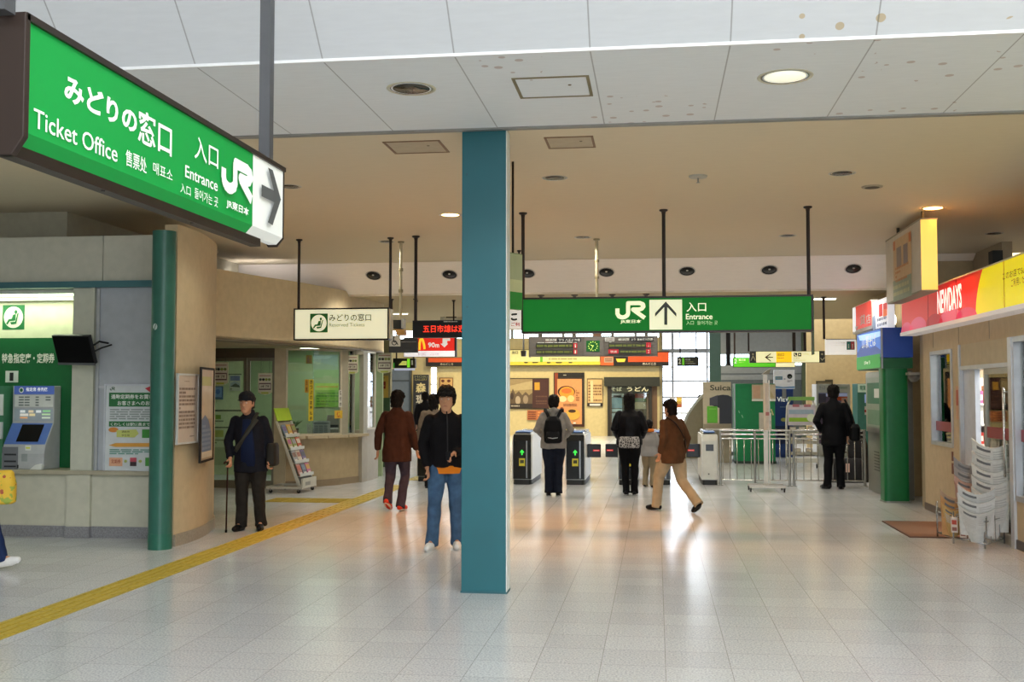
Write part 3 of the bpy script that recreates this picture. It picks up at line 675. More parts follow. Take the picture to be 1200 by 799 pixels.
def hatch(px0, py0, px1, py1, label, fc, pc):
    p, q = fl(px0, py1, H), fl(px1, py0, H); cx, cy = (p.x+q.x)/2, (p.y+q.y)/2; hw, hd = abs(q.x-p.x)/2, abs(q.y-p.y)/2
    t = T('access_hatch', label, 'hatch', (cx, cy, H)); b = B(); f_ = .022
    b.box(-hw, hw, -hd, -hd+f_, -.006, .01).box(-hw, hw, hd-f_, hd, -.006, .01).box(-hw, -hw+f_, -hd+f_, hd-f_, -.006, .01).box(hw-f_, hw, -hd+f_, hd-f_, -.006, .01)
    b.build('frame', fc, t); B().box(-hw+f_+.004, hw-f_-.004, -hd+f_+.004, hd-f_-.004, -.003, .01).build('panel', pc, t)
    B().lathe([(.014, -.003), (.010, -.007)], (hw*.45, -hd*.2, 0), n=12).build('latch', m('6a5f4c', .4), t)
hatch(610, 88, 690, 115, 'large square access hatch in the pale ceiling above the pillar', m('7a7052', .5), C_NEAR)
hatch(463, 164, 515, 180, 'brown framed access hatch in the beige ceiling on the sign side of the pillar', m('7a5c40', .5), m('b8ab93', .7))
hatch(643, 159, 695, 174, 'brown framed access hatch in the beige ceiling on the shop side of the pillar', m('7a5c40', .5), m('b8ab93', .7))
# ------------------------------------------------------------------ signs
GRN, GRN2 = m('0f8a3c', .5, emit=.26, var=0, spec=.2), m('147028', .6, emit=.42, var=.1, scale=1.5, spec=.15)
LWH, LWARM = m('eef1ec', .5, emit=.4, var=0, spec=.2), m('f0efcc', .5, emit=.5, var=0, spec=.2)
INK, INKG = m('202020', .5, var=0), m('6e7a62', .5, var=0)
SG, SW = m('1f6b3a', .5, var=0), m('dfe3dc', .5, var=0)
FB = m('2b211c', .4, .3)
def sign(label, origin, rz, rc, depth, body, items=None, name='hanging_sign', cat='sign', frame=0, framemat=None, bevel=0):
    P = Pan(origin, rz); (x0, z1), (x1, z0) = P.uv(rc[0], rc[1]), P.uv(rc[2], rc[3])
    if x0 > x1: x0, x1 = x1, x0
    w0 = P.o+P.x*((x0+x1)/2)+Vector((0, 0, z0)); t = T(name, label, cat, w0, rz); hw = (x1-x0)/2; hh = z1-z0
    P2 = Pan(w0, rz)
    B().box(-hw, hw, 0, depth, 0, hh).build('panel' if frame else 'box', body, t, bevel=bevel)
    if frame:
        f = frame; b = B().box(-hw-f, hw+f, -.012, depth+.004, -f, 0).box(-hw-f, hw+f, -.012, depth+.004, hh, hh+f).box(-hw-f, -hw, -.012, depth+.004, 0, hh).box(hw, hw+f, -.012, depth+.004, 0, hh)
        b.build('frame', framemat or FB, t)
    if items: art(t, P2, items)
    return t, P2, hw, hh
def rods(t, P, pxs, hh, top, dep, r=.02, mat=None, flange=True):
    for px in pxs:
        x = P.uv(px, 400)[0]; z1 = top-t.location.z
        o = B().cyl((x, dep, hh), (x, dep, z1), r, n=12).build('hanger_rod', mat or FB, t, smooth=True, auto=40)
        if flange: B().lathe([(r*2.4, z1), (r*2.4, z1-.015), (r*1.2, z1-.03), (r, z1-.06)], (x, dep, 0), n=16).build('ceiling_flange', mat or FB, o, smooth=True, auto=40)
def seat_mark(px0, py0, px1, py1, sqm=SG, wm=SW, y=None):
    W, D = px1-px0, py1-py0
    q = lambda u, v: (px0+u*W, py0+v*D)
    return [('r', px0, py0, px1, py1, sqm), ('e', *q(.06, .06), *q(.94, .94), wm), ('e', *q(.55, .20), *q(.68, .36), sqm),
            ('p', [q(.48, .40), q(.62, .36), q(.60, .62), q(.40, .64)], sqm), ('p', [q(.42, .56), q(.60, .56), q(.58, .64), q(.34, .66), q(.22, .80), q(.16, .76), q(.28, .58)], sqm),
            ('p', [q(.36, .70), q(.62, .68), q(.64, .76), q(.40, .80)], sqm), ('p', [q(.70, .34), q(.76, .32), q(.64, .76), q(.58, .74)], sqm)]
# big ticket-office sign, upper near side, facing +X
P0 = Pan((-2.045, 4.5, 0), PI/2)
(xa, za), (xb, zb_) = P0.uv(31, 29), P0.uv(332, 195)
Lh = 5.64; X0 = 3.27
t = T('hanging_sign', 'large green lit ticket office sign with white arrow panel, on grey posts', 'sign', (-2.045, 0, 2.50), PI/2)
x0, x1, hh = Pan((-2.045, 0, 2.5), PI/2).uv(31, 100)[0], Pan((-2.045, 0, 2.5), PI/2).uv(332, 240)[0], .43
ch = .05
prof = lambda y0, d: [(-0, ch), (0, hh-.015), (d, hh-.015), (d, ch), (d-.05, 0), (.05, 0)]
xm = Pan((-2.045, 0, 2.5), PI/2).uv(296.5, 190)[0]
b = B().prism([(0, ch), (0, hh-.012), (.11, hh-.012), (.11, ch), (.08, .012), (.035, .012)], 0, x0, xm); b.build('green_panel', GRN, t)
b = B().prism([(0, ch), (0, hh-.012), (.11, hh-.012), (.11, ch), (.08, .012), (.035, .012)], 0, xm, x1-.01); b.build('arrow_panel', m('dfe3df', .5, emit=.2, var=0, spec=.2), t)
b = B().box(x0-.02, x1+.005, -.012, .122, hh-.012, hh+.012).box(x0-.02, x1-.25, .035, .09, -.03, .012)
b.build('frame', FB, t)
B().prism([(-.012, ch-.02), (-.012, hh+.012), (.118, hh+.012), (.118, ch-.02), (.085, -.03), (.03, -.03)], 0, x0-.03, x0).build('end_cap', m('2a1f1a', .5), t, bevel=.004)
B().prism([(-.004, ch-.005), (-.004, hh), (.114, hh), (.114, ch-.005), (.083, .0), (.032, .0)], 0, x1-.01, x1+.003).build('end_cap', FB, t)
PS = Pan((-2.045, 0, 2.50), PI/2); TW = m('e6ece6', .5, emit=.22, var=0, spec=.2)
art(t, PS, [('t', 'みどりの', 75, 84.5, 159.5, 158.5, TW, .034), ('t', '窓口', 161, 126, 200, 184.5, TW, .016), ('t', 'Ticket Office', 38, 126, 136, 190.5, TW, .006), ('t', '售票处', 145.6, 174.5, 170, 204, TW, .006), ('t', '매표소', 177.5, 189, 200, 213, TW, .0),
            ('t', '入口', 226, 157.6, 253.5, 199, TW, .008), ('t', 'Entrance', 214.6, 193, 252.6, 224.6, TW, .01), ('t', '入口', 208.6, 214, 220.5, 230, TW), ('t', '들어가는 곳', 225, 219.5, 252.4, 243.5, TW),
            ('j', 256.5, 179, 292.8, 238, TW), ('t', 'JR東日本', 262, 232.6, 288.4, 255, TW, .02),
            ('s', [(303, 223), (323.5, 233)], .062, m('55595a', .5, var=0)), ('p', [(310.5, 196.5), (316, 199.5), (325.5, 233.5), (319.5, 232)], m('55595a', .5, var=0)), ('p', [(325.5, 233.5), (315.5, 264), (310, 260.5), (319.5, 231)], m('55595a', .5, var=0))], 'lettering')
for x in (x0-.06, x1-.13):
    o = B().box(x-.03, x+.03, .025, .085, hh, 5.9-2.5 if x < 4 else 5.35-2.5).build('hanger_post', m('5a5c60', .4, .5), t)
for x in (x0+.6, x0+1.4): B().cyl((x, .05, .004), (x, .05, -.034), .008, n=8).build('screw', DARKM, t)
# reserved tickets sign
t, P, hw, hh = sign('glowing cream Reserved Tickets sign with green seat symbol hanging by the office entrance', (0, 15.3, 0), 0, (346, 363, 454, 396.5), .16, LWARM,
    seat_mark(363.5, 367.5, 384, 389.5, m('2c7a34', .5, var=0), LWARM)+[('t', 'みどりの窓口', 386, 368, 435, 376, m('4a4f3a', .5, var=0), .01), ('t', 'Reserved Tickets', 386, 378.5, 427.5, 382.5, m('9aa07e', .5, var=0))], frame=.02)
B().box(hw, hw+.045, .0, .16, 0, hh).build('end_cap', m('cfc6a6', .4), t)
rods(t, P, (347.5, 455.5), hh, H, .08)
# LED board + red direction board, dark boards beside them
LED = m('ff3a22', .4, emit=1.1, var=0)
t, P, hw, hh = sign('black LED board with red glowing Japanese characters, one end behind the teal pillar', (0, 15.2, 0), 0, (483.5, 375.5, 592, 395), .16, m('1d1d20', .4),
    [('r', 484, 377, 592, 393.5, m('0e0f12', .3)), ('t', '五日市線は遅', 495.8, 381, 545, 389.3, LED, .012), ('l', 520, 375.8, 536, 377.6, 1, m('c8c8c4', .5, var=0))])
rods(t, P, (485.5, 589), hh, H, .08, .024)
t, P, hw, hh = sign('red and white hamburger restaurant direction sign reading 90m below the LED board', (0, 20.4, 0), 0, (473, 395.5, 534.5, 418), .1, m('2b2b2c', .5),
    [('r', 489.5, 395.8, 532.5, 411, m('d8281e', .4, emit=.7, var=0)), ('r', 473.5, 411.3, 533, 417.6, m('f1eef0', .4, emit=.7, var=0)), ('s', [(491.5, 410), (491.8, 402), (493, 397.5), (494, 396.5), (495.5, 398.5), (497, 404), (497.6, 409)], .045, m('f6c230', .4, emit=.8, var=0)),
     ('t', '90', 501.8, 401.2, 509.8, 407.2, LWH, .03), ('t', 'm', 510.3, 403.2, 514.8, 407.2, LWH, .03), ('p', [(518.7, 396.4), (527.6, 396.4), (527.6, 399.3), (524.2, 399.3), (524.2, 402.6), (525.4, 402.6), (520.8, 407), (516.2, 402.6), (518.7, 402.6)], LWH), ('t', '6:00 - 22:00', 490, 413.3, 515.5, 416, m('c78fae', .5, var=0))])
rods(t, P, (487, 531), hh, 3.46, .05, .015)
t, P, hw, hh = sign('dark hanging board with a pale wheelchair symbol plate beside the red sign', (0, 20.0, 0), 0, (456, 397, 489, 413), .1, m('26282a', .5),
    [('r', 456.3, 393, 469.2, 405.8, m('b2aea2', .5)), ('e', 459, 398.5, 465, 404.6, INK), ('e', 460, 399.5, 464, 403.6, m('b2aea2', .5)), ('e', 460.2, 394, 462.4, 396.2, INK), ('s', [(461.3, 396), (461.6, 400.6), (464.6, 400.6), (466.4, 404)], .02, INK), ('r', 470, 400.2, 488, 400.9, m('6d6d6a', .5))])
rods(t, P, (458, 486), hh, 3.46, .05, .018)
# black speaker box and cardboard-coloured box on a beige conduit
def conduit(label, px, py0, py1, Y, r=.022, name='ceiling_conduit'):
    p = at(px, py1, Y); t = T(name, label, 'conduit', (p.x, Y, p.z)); top = (H if Y < 18.3 else 3.46)-p.z
    B().cyl((0, 0, 0), (0, 0, top), r, n=12).build('pipe', m('b3a88c', .5), t, smooth=True, auto=40)
    B().lathe([(r*1.5, top*.35), (r*1.6, top*.37), (r*1.5, top*.39)], n=12).lathe([(r*1.5, top*.62), (r*1.6, top*.64), (r*1.5, top*.66)], n=12).lathe([(r*2.2, top-.02), (r*2.2, top)], n=14).build('collar', m('8e8468', .5), t, smooth=True, auto=40)
    return t
t = conduit('thin beige conduit pipe beside the reserved tickets sign, holding a small camera', 469.5, 276, 375, 15.8)
B().box(-.10, .02, -.06, .10, -.135, .0).build('speaker_box', m('161616', .4), t, bevel=.006)
B().box(.02, .06, -.05, .08, -.12, .02).build('bracket', m('b9b6ac', .5), t)
B().prism([(-.08, -.14), (.07, -.14), (.08, -.23), (-.03, -.23)], 1, -.06, .08).build('amber_cover', m('b98a4c', .4), t)
conduit('thin beige conduit pipe hanging behind the green entrance sign', 699.5, 262, 352, 15.9)
# white hung board with red pictures, far behind LED board
t, P, hw, hh = sign('white hanging advert board with red picture above the LED board', (0, 25, 0), 0, (520.5, 352.5, 546, 378), .12, m('d5d0bd', .5),
    [('r', 522, 354, 537, 362, m('c5322f', .5)), ('r', 523, 355, 525.5, 357, SW), ('r', 534, 355, 536.4, 357, SW), ('l', 525, 355, 534, 357, 1, SW), ('r', 523, 359, 536, 360.2, m('e0a09a', .5)), ('r', 523.2, 363, 536.4, 365.8, m('7c6a5c', .5)), ('r', 522.8, 371, 535, 372.3, INK)])
rods(t, P, (517.5,), hh, 3.46, .06, .02)
B().box(-hw-.09, -hw-.02, .0, .12, 0, hh).build('side_strip', m('cfcab8', .5), t)
# gate sign
t, P, hw, hh = sign('long green lit entrance sign with upward arrow hanging before the ticket gates', (0, 13.35, 0), 0, (613, 351, 951, 386), .2, GRN2,
    [('r', 761, 351.3, 799.5, 386, m('e6e8c4', .4, emit=.5, var=0)), ('j', 721, 353.5, 757, 374, m('e9efc6', .4, emit=.55, var=0)), ('t', 'JR東日本', 727, 374.6, 751.6, 379.2, m('e9efc6', .4, emit=.55, var=0), .025),
     ('p', [(780.2, 353.2), (792.6, 367), (792.6, 371.2), (782, 359.8), (782, 380.6), (778.4, 380.6), (778.4, 359.8), (767.6, 371.2), (767.6, 367)], m('3c413a', .5, var=0)),
     ('t', '入口', 804.5, 354.3, 827.5, 365, m('eef3cd', .4, emit=.6, var=0), .008), ('t', 'Entrance', 803.7, 367.8, 835, 374, m('eef3cd', .4, emit=.6, var=0), .015), ('t', '入口', 804.2, 376, 813, 380.4, m('b9d9a0', .4, emit=.6, var=0)), ('t', '들어가는 곳', 817, 376, 841, 380.4, m('b9d9a0', .4, emit=.6, var=0))], frame=.022)
rods(t, P, (611.8, 778.6, 950), hh+.022, H, .1, .022)
B().box(hw+.022, hw+.03, -.012, .2, -.3, hh).build('end_strip', m('3f5c3c', .5), t)
# green/yellow vertical board beside the pillar, edge-on, and white sign behind it
t = T('hanging_sign', 'narrow tall sign board with green foot seen almost edge-on beside the teal pillar', 'sign', (at(600, 330, 10.35).x-.02, 10.35, 2.50), 1.05)
B().box(-.02, .20, 0, .05, 0, .55).build('box', m('7c8a63', .5), t)
B().rect(-.015, .195, .0, .17, -.003, m('2f8a3c', .5)).rect(-.015, .195, .29, .54, -.003, m('a9b08a', .5)).rect(-.015, .195, .17, .29, -.003, m('c5c99a', .5)).build('print', None, t)
B().cyl((.08, .025, .55), (.08, .025, 1.45), .012, n=10).build('hanger_rod', FB, t, smooth=True)
t, P, hw, hh = sign('white sign with black and red characters, its end showing beside the pillar', (0, 17.0, 0), 0, (560, 363, 611, 385), .08, m('ecebe6', .5, emit=.35, var=0),
    [('s', [(599.5, 369.3), (600.5, 368.4), (606, 368)], .03, INK), ('s', [(599.2, 372.6), (600.5, 374.3), (603, 374.6), (606, 373.8)], .03, INK), ('t', 'ご利', 598.8, 377.6, 609, 382.2, m('c84038', .5, var=0), .015)])
rods(t, P, (565, 608), hh, H, .04, .014)
# departure boards with the clock between
RD, YEL = m('b52a34', .5, emit=.3, var=0), m('6f7a3c', .5, var=0)
GRY = m('6f6b66', .5, .2)
t, P, hw, hh = sign('wide grey departure board with green square clock hanging below the entrance sign', (0, 19.5, 0), 0, (620.5, 394.5, 770, 417), .2, GRY,
    [('t', '横浜線', 639, 397, 652.2, 399.9, SW, .02), ('r', 653, 396.3, 681, 400.3, m('23252c', .5)), ('t', '下り 八王子方面', 654.5, 396.9, 679.6, 399.8, SW, .012), ('r', 628, 402, 673, 408, m('3d3f36', .4)), ('r', 628, 409.5, 673, 415, m('3d3f36', .4)),
     ('l', 629, 403, 670, 407.2, 1, YEL), ('l', 629, 410.4, 670, 414.3, 1, YEL), ('r', 672, 402, 676.5, 408, RD), ('r', 672, 409.5, 676.5, 415, RD), ('t', '1', 673.6, 403, 675, 407, SW), ('t', '1', 673.6, 410.4, 675, 414.2, SW),
     ('l', 630, 400.9, 676, 401.8, 1, SW),
     ('r', 709, 395.2, 720, 400, m('c9cccb', .5)), ('l', 710, 396, 719.4, 399.5, 2, GRY), ('t', '横浜線', 724.4, 396.4, 737.4, 399.2, SW, .02), ('r', 738, 395.6, 766, 399.6, m('23252c', .5)), ('t', '上り 東神奈川方面', 739.3, 396.2, 765, 399.1, SW, .012), ('l', 714, 400.4, 762, 401.2, 1, SW),
     ('r', 713.2, 402, 757, 407.2, m('3d3f36', .4)), ('r', 713.2, 409.3, 757, 414.6, m('3d3f36', .4)), ('l', 714, 402.8, 757, 406.6, 1, YEL), ('r', 713, 409.3, 725, 414.4, RD), ('t', '快速', 715.4, 410.6, 723, 413.4, SW), ('l', 727, 410, 757, 413.8, 1, YEL), ('r', 757.2, 401.6, 762.8, 407.2, RD), ('r', 757.2, 409, 762.8, 414.6, RD), ('t', '2', 759.2, 402.6, 761, 406.2, SW), ('t', '2', 759.2, 410, 761, 413.6, SW)])
pc = P.uv(695, 405.6); px_ = P.uv(684.5, 396)[0], P.uv(707, 396)[0]
ck = B().box(px_[0], px_[1], -.02, 0, .01, hh-.01).build('clock_case', m('7b7772', .45, .2), t)
b = B(); cm = m('125a22', .4, emit=.35, var=0); tick = m('c9e86a', .4, emit=.7, var=0); cw = .105
b.rect(pc[0]-cw*1.15, pc[0]+cw*1.15, pc[1]-cw*.95, pc[1]+cw*.95, -.024, cm)
for i in range(12):
    a = i*PI/6; u, v = math.sin(a), math.cos(a); b.stroke([(pc[0]+u*.068, pc[1]+v*.068), (pc[0]+u*.088, pc[1]+v*.088)], .016, -.027, tick, False)
b.stroke([(pc[0], pc[1]), (pc[0]-.042, pc[1]+.022)], .014, -.029, tick).stroke([(pc[0]+.01, pc[1]+.016), (pc[0]-.034, pc[1]-.066)], .010, -.030, tick)
b.build('clock_face', None, ck)
rods(t, P, (633.3, 673, 717.5, 757.5), hh, 3.46, .1, .026, m('5c544a', .5))
B().box(-hw-.012, -hw, -.01, .21, -.01, hh+.01).box(hw, hw+.012, -.01, .21, -.01, hh+.01).build('end_cap', m('57544f', .5), t)
t = T('hanging_speaker', 'dark speaker hanging on a thin pale pole in front of the yellow shop sign', 'speaker', (at(613.5, 412, 20.5).x, 20.5, at(613.5, 417, 20.5).z))
B().prism([(-.05, .10), (.05, .10), (.04, -.01), (-.04, -.01)], 1, -.05, .07).build('cabinet', m('4a463c', .4), t); B().cyl((0, .0, .09), (0, 0, 3.46-t.location.z), .016, n=10).build('pole', m('b9bcc0', .4, .3), t, smooth=True)
# exit signs over the right gates
PIC = m('38362c', .5, var=0); KC = m('ece6b0', .4, emit=.7, var=0)
t, P, hw, hh = sign('cream and yellow exit sign with an arrow hanging over the fence', (0, 21, 0), 0, (878.5, 411.5, 967, 424.8), .14, m('3a3a32', .4),
    [('r', 886, 412, 960, 424.4, KC), ('r', 909.5, 412, 927.8, 424.4, m('f0c000', .4, emit=.8, var=0)), ('p', [(896, 418.6), (903.4, 413.6), (903.4, 415), (899.2, 418), (906, 418), (906, 419.2), (899.2, 419.2), (903.4, 422.4), (903.4, 423.8)], PIC), ('t', '出口', 911, 413.8, 918.8, 417, PIC, .01), ('l', 911, 418.6, 921, 420, 1, m('b08a20', .5)),
     ('r', 930, 413.4, 934.2, 417.6, PIC), ('r', 935, 413.4, 939.2, 417.6, PIC), ('s', [(931, 414.4), (931.8, 416.2), (933.4, 416.8)], .012, KC), ('s', [(936.2, 415.4), (938, 415.4)], .02, KC), ('t', 'お手洗', 930, 418.8, 937, 420.6, PIC), ('t', '五日市線', 941, 414, 947.6, 415.6, PIC), ('l', 930, 421.8, 944, 422.6, 1, INKG),
     ('e', 881.2, 414, 883.4, 416, m('bfb68e', .5)), ('s', [(880, 422.6), (882.3, 417), (885, 422.6)], .016, m('bfb68e', .5)), ('e', 962, 414, 964.4, 416, m('bfb68e', .5)), ('s', [(961.4, 419.4), (963.4, 422), (966, 419)], .016, m('bfb68e', .5))])
rods(t, P, (877.6, 932), hh, 3.46, .07, .016); rods(t, P, (945.6,), hh, 3.46, .3, .03)
t, P, hw, hh = sign('bright green platform 2 sign partly behind the cream exit sign', (0, 25, 0), 0, (859, 418.8, 932, 430.2), .14, m('2f3a2a', .5),
    [('r', 859.6, 419.2, 908.5, 429.8, m('4fae1e', .4, emit=.7, var=0)), ('r', 909, 419.2, 931.4, 429.8, KC), ('t', '2', 860.6, 420.6, 863.6, 426.2, SW, .02), ('t', '横浜線', 865.6, 420.4, 873.6, 422.8, m('e6f0b0', .5, emit=.5, var=0), .012), ('l', 866, 424.2, 872, 425, 1, m('cfe08a', .5))])
rods(t, P, (861, 930), hh, 3.46, .07, .02)
t, P, hw, hh = sign('small dark platform sign with a white 2 before the bright window', (0, 30, 0), 0, (793.5, 418, 819, 428.8), .14, m('4b4a42', .5),
    [('t', '2', 795, 420.2, 798, 426.4, m('d9d6c2', .5, emit=.4, var=0), .02), ('r', 799.4, 419.4, 802, 427.6, m('6ac02a', .4, emit=.6, var=0)), ('t', '横浜線', 803, 420, 809, 422.4, SW, .012), ('l', 803, 423.2, 816.5, 424.4, 1, m('b9c08a', .5)), ('l', 803, 425.2, 815, 426.4, 1, SW)])
rods(t, P, (797, 816), hh, 5.6, .07, .02)
t = T('hanger_post', 'thick black hanger post ending beside the dark green far column', 'post', (at(853.5, 427, 24).x, 24, at(853, 427, 24).z))
B().box(-.045, .045, -.045, .045, 0, 3.46-t.location.z).build('post', m('171513', .5), t); B().box(-.06, .06, -.06, .06, -.02, .01).build('end_plate', m('2b2926', .5), t)
t, P, hw, hh = sign('mirror-like dark exit sign with lime marks hanging beyond the office corner', (0, 27, 0), 0, (460.5, 419.8, 486.5, 431), .14, m('23261f', .4),
    [('p', [(467, 427.8), (471.5, 423), (476.6, 423), (476.6, 427.8)], m('d8e070', .4, emit=.5, var=0)), ('l', 468, 424.6, 476, 425.6, 1, m('4c5a1e', .5)), ('r', 477.2, 420.4, 480.4, 430.4, m('7ad42a', .4, emit=.8, var=0)), ('t', '1', 482, 422, 484, 427.6, SW, .02), ('r', 460.8, 425, 462.4, 431, m('3f9a3a', .5, emit=.4, var=0))])
rods(t, P, (464, 484), hh, 5.6, .07, .02)
B().box(-hw*.9, hw*.9, .02, .1, -.06, -.01).build('light_strip', m('b9c0d8', .5, emit=.6, var=0), t)
t, P, hw, hh = sign('white hanging sign with small green and red panel near the shop', (0, 20.6, 0), 0, (967.5, 397.2, 1003.5, 415.4), .1, m('eceae2', .5, emit=.55, var=0),
    [('r', 992, 400, 1001.6, 409.8, m('3a3a3a', .5)), ('r', 992.6, 400.6, 996.6, 409.2, m('2f8a80', .5)), ('r', 997, 400.6, 1001, 409.2, m('c8505a', .5)), ('r', 994, 403, 995, 408, SW), ('r', 998.4, 403, 999.4, 408, SW), ('t', '五日市線', 979, 400.6, 990.6, 402.8, m('b9b6ae', .5)), ('l', 978, 404.4, 990, 405.2, 1, m('b9b6ae', .5)), ('r', 967.5, 397.2, 1003.5, 397.8, INK)])
rods(t, P, (966.3,), hh, 3.46, .05, .022)
t = T('ceiling_light', 'fluorescent ceiling fitting in the back hall near the white hanging sign', 'light', (at(960, 347, 21).x*1.0, 23.5, 3.44)); t.location = fl(960, 350, 3.44)
B().box(-.32, .32, -.05, .05, -.0, .03).build('housing', WHITE, t); B().box(-.30, .30, -.035, .035, -.02, 0).build('tube', m('fff6dc', .5, emit=4, var=0), t)
t = T('ceiling_light', 'fluorescent ceiling fitting in the back hall behind the thin beige conduit', 'light', fl(463, 367.5, 3.44))
B().box(-.12, .30, -.06, .06, -.0, .03).build('housing', WHITE, t); B().box(-.10, .28, -.045, .045, -.02, 0).build('tube', m('fff2c8', .5, emit=4, var=0), t)
# lit poster box hung from the ceiling by the shop
t = T('hanging_lightbox', 'large hanging poster lightbox with a glowing yellow end by the shop', 'sign', (3.21, 13.70, 2.94), -PI/2)
hb = .86; Ln = 2.02
B().box(-Ln, 0, .02, .19, 0, hb).build('box', m('b9b4a4', .5), t)
PL = Pan((3.21, 13.70, 2.94), -PI/2)
B().box(-Ln, .0, 0, .02, 0, hb).build('face_panel', m('c3beb2', .4), t)
B().box(-Ln+.06, .004, -.004, .19, -.02, 0).box(-Ln, .006, -.004, .2, hb, hb+.02).build('trim', m('8f8a78', .5), t)
yc = nodes_of('amber_acrylic_end', .4); M_, n_, b_ = yc
g_ = N(n_, 'ShaderNodeTexCoord'); s_ = N(n_, 'ShaderNodeSeparateXYZ'); n_.links.new(g_.outputs['Object'], s_.inputs[0])
b_.inputs['Base Color'].default_value = lin('e0b868')+(1,); b_.inputs['Emission Color'].default_value = lin('ffd858')+(1,); b_.inputs['Emission Strength'].default_value = .75
B().box(0, .008, .0, .19, 0, hb).build('lit_end', M_, t)
PR = m('c9a988', .5); 
art(t, PL, [('r', 1047, 283, 1069, 327, m('c8ad86', .5)), ('r', 1047, 330, 1069, 346, m('8f9d8a', .5)), ('r', 1051, 291, 1057, 312, m('8b7f7a', .5)), ('r', 1059, 287, 1064.5, 308, m('84787a', .5)), ('l', 1050, 313, 1066, 325, 4, m('b9804f', .5)), ('r', 1065.5, 273, 1068.5, 282, m('c0764a', .5)), ('r', 1047.5, 284, 1050, 293, m('c0764a', .5)), ('l', 1048, 334, 1067, 342, 2, m('b5b890', .5))], y0=-.004)
for x in (-.3, -1.7): B().cyl((x, .1, hb), (x, .1, H-2.94), .02, n=10).build('hanger_rod', m('4a4438', .5), t)
# long shop sign
t = T('shop_sign', 'long red and yellow lit shop sign reading NEWDAYS over the shop front', 'sign', (3.67, 0, 2.585), -PI/2)
yA = 16.9; hS = .50
PN = Pan((3.67, 0, 2.585), -PI/2)
B().box(-yA, 1.0, .0, .2, 0, hS).build('box', m('d6d2c6', .4), t)
B().box(-yA-.01, 1.0, -.03, .2, -.05, 0).build('lower_rail', m('d9d4d2', .4, emit=.25, var=0), t)
B().box(-yA-.01, 1.0, -.015, .2, hS, hS+.015).build('upper_rail', m('c9c6bc', .4), t)
RS, YS_ = m('c9221a', .35, emit=.55, var=0), m('e3d200', .35, emit=.6, var=0)
(ux, uz) = PN.uv(1147, 345)
b = B(); b.rect(-yA, -13.2, .005, hS-.005, -.004, RS); b.rect(-12.9, 1.0, .005, hS-.005, -.004, YS_)
xcu = PN.uv(1142.5, 350)[0]; pts = []
b = B(); xs0 = PN.uv(1144, 370)[0]; xs1 = PN.uv(1152, 322)[0]
arc = [(xs0+(xs1-xs0)*(k/8)**2, hS*k/8) for k in range(9)]
b.poly([(-yA, 0)]+arc+[(-yA, hS)], -.004, RS)
b.poly(arc[::-1]+[(xs0, 0), (1.0, 0), (1.0, hS)], -.004, YS_)
PK = m('d9607a', .4, emit=.5, var=0)
def bump(cx, r, mat, y, hgt): b.poly([(cx+r*math.cos(PI*k/14), hgt*math.sin(PI*k/14)) for k in range(15)], y, mat)
for cx, r, hgt, mt in ((-16.6, .35, .14, PK), (-15.9, .5, .17, PK), (-15.0, .45, .15, m('b9202c', .4, emit=.45, var=0)), (-14.2, .55, .16, PK), (-12.9 if False else -13.5, .45, .12, m('c84a6a', .4, emit=.45, var=0))): bump(cx, r, mt, -.0055, hgt)
a_, c_ = PN.uv(1099, 348), PN.uv(1127.5, 362)
b.text('NEWDAYS', PN.uv(1099, 350)[0], PN.uv(1127.5, 350)[0], .13, .43, -.007, m('fdeee6', .4, emit=1.0, var=0), .025)
b.text('このお店でSuicaが', PN.uv(1176, 340)[0], PN.uv(1212, 330)[0], .30, .38, -.007, m('5a5410', .5, var=0), .005); b.text('ご利用いただけます', PN.uv(1186, 350)[0], PN.uv(1216, 340)[0], .20, .285, -.007, m('5a5410', .5, var=0), .005)
b.build('sign_face', None, t)
for xx in (-13.9, -12.05, -10.2, -15.3): B().box(xx-.006, xx+.006, -.007, -.004, 0, hS).build('panel_joint', m('a8781c' if xx > -13 else '9c1a16', .4), t)
# lit signs on the wall beyond
t, P, hw, hh = sign('red and white lit advert panel on the wall beyond the blue box, farther one', (3.62, 20, 0), -PI/2, (999, 360.5, 1022, 385), .1, m('d7d3cc', .5),
    [('r', 1003, 359.5, 1021.6, 381, m('cf2f20', .4, emit=.7, var=0)), ('r', 999.3, 361.5, 1003, 388, m('f0eef4', .4, emit=.7, var=0)), ('t', '貸', 1008, 370, 1014.5, 379.5, SW, .01), ('t', '店', 1015, 369, 1020.8, 378.5, SW, .01), ('l', 1002.5, 381.5, 1006, 386, 1, SW)])
t, P, hw, hh = sign('white lit advert panel with red squares on the wall beyond the blue box, nearer one', (3.62, 18, 0), -PI/2, (1022.8, 354.5, 1041, 386), .1, m('e6e6ea', .5, emit=.6, var=0),
    [('r', 1030, 357, 1034.5, 370, m('b9322f', .5, emit=.4, var=0)), ('r', 1035.2, 356, 1040, 362, m('c8403a', .5, emit=.4, var=0)), ('r', 1035.2, 363, 1040, 369.5, m('e07040', .5, emit=.4, var=0)), ('l', 1028, 372, 1040, 381, 2, m('8f97a6', .5)), ('p', [(1023, 386), (1023, 372), (1026, 368), (1027, 386)], m('8fa3c0', .5))])
t = T('wall_lamp', 'small bright lamp with dark bracket on the blue box sign top', 'lamp', (3.72, 17.75, 2.715))
B().ell((0, 0, .12), (.05, .05, .10), 14, 8).build('globe', m('fff8e8', .4, emit=3, var=0), t, smooth=True); B().lathe([(.05, 0), (.05, .02), (.03, .05)], n=14).build('base', m('6d675c', .5), t)
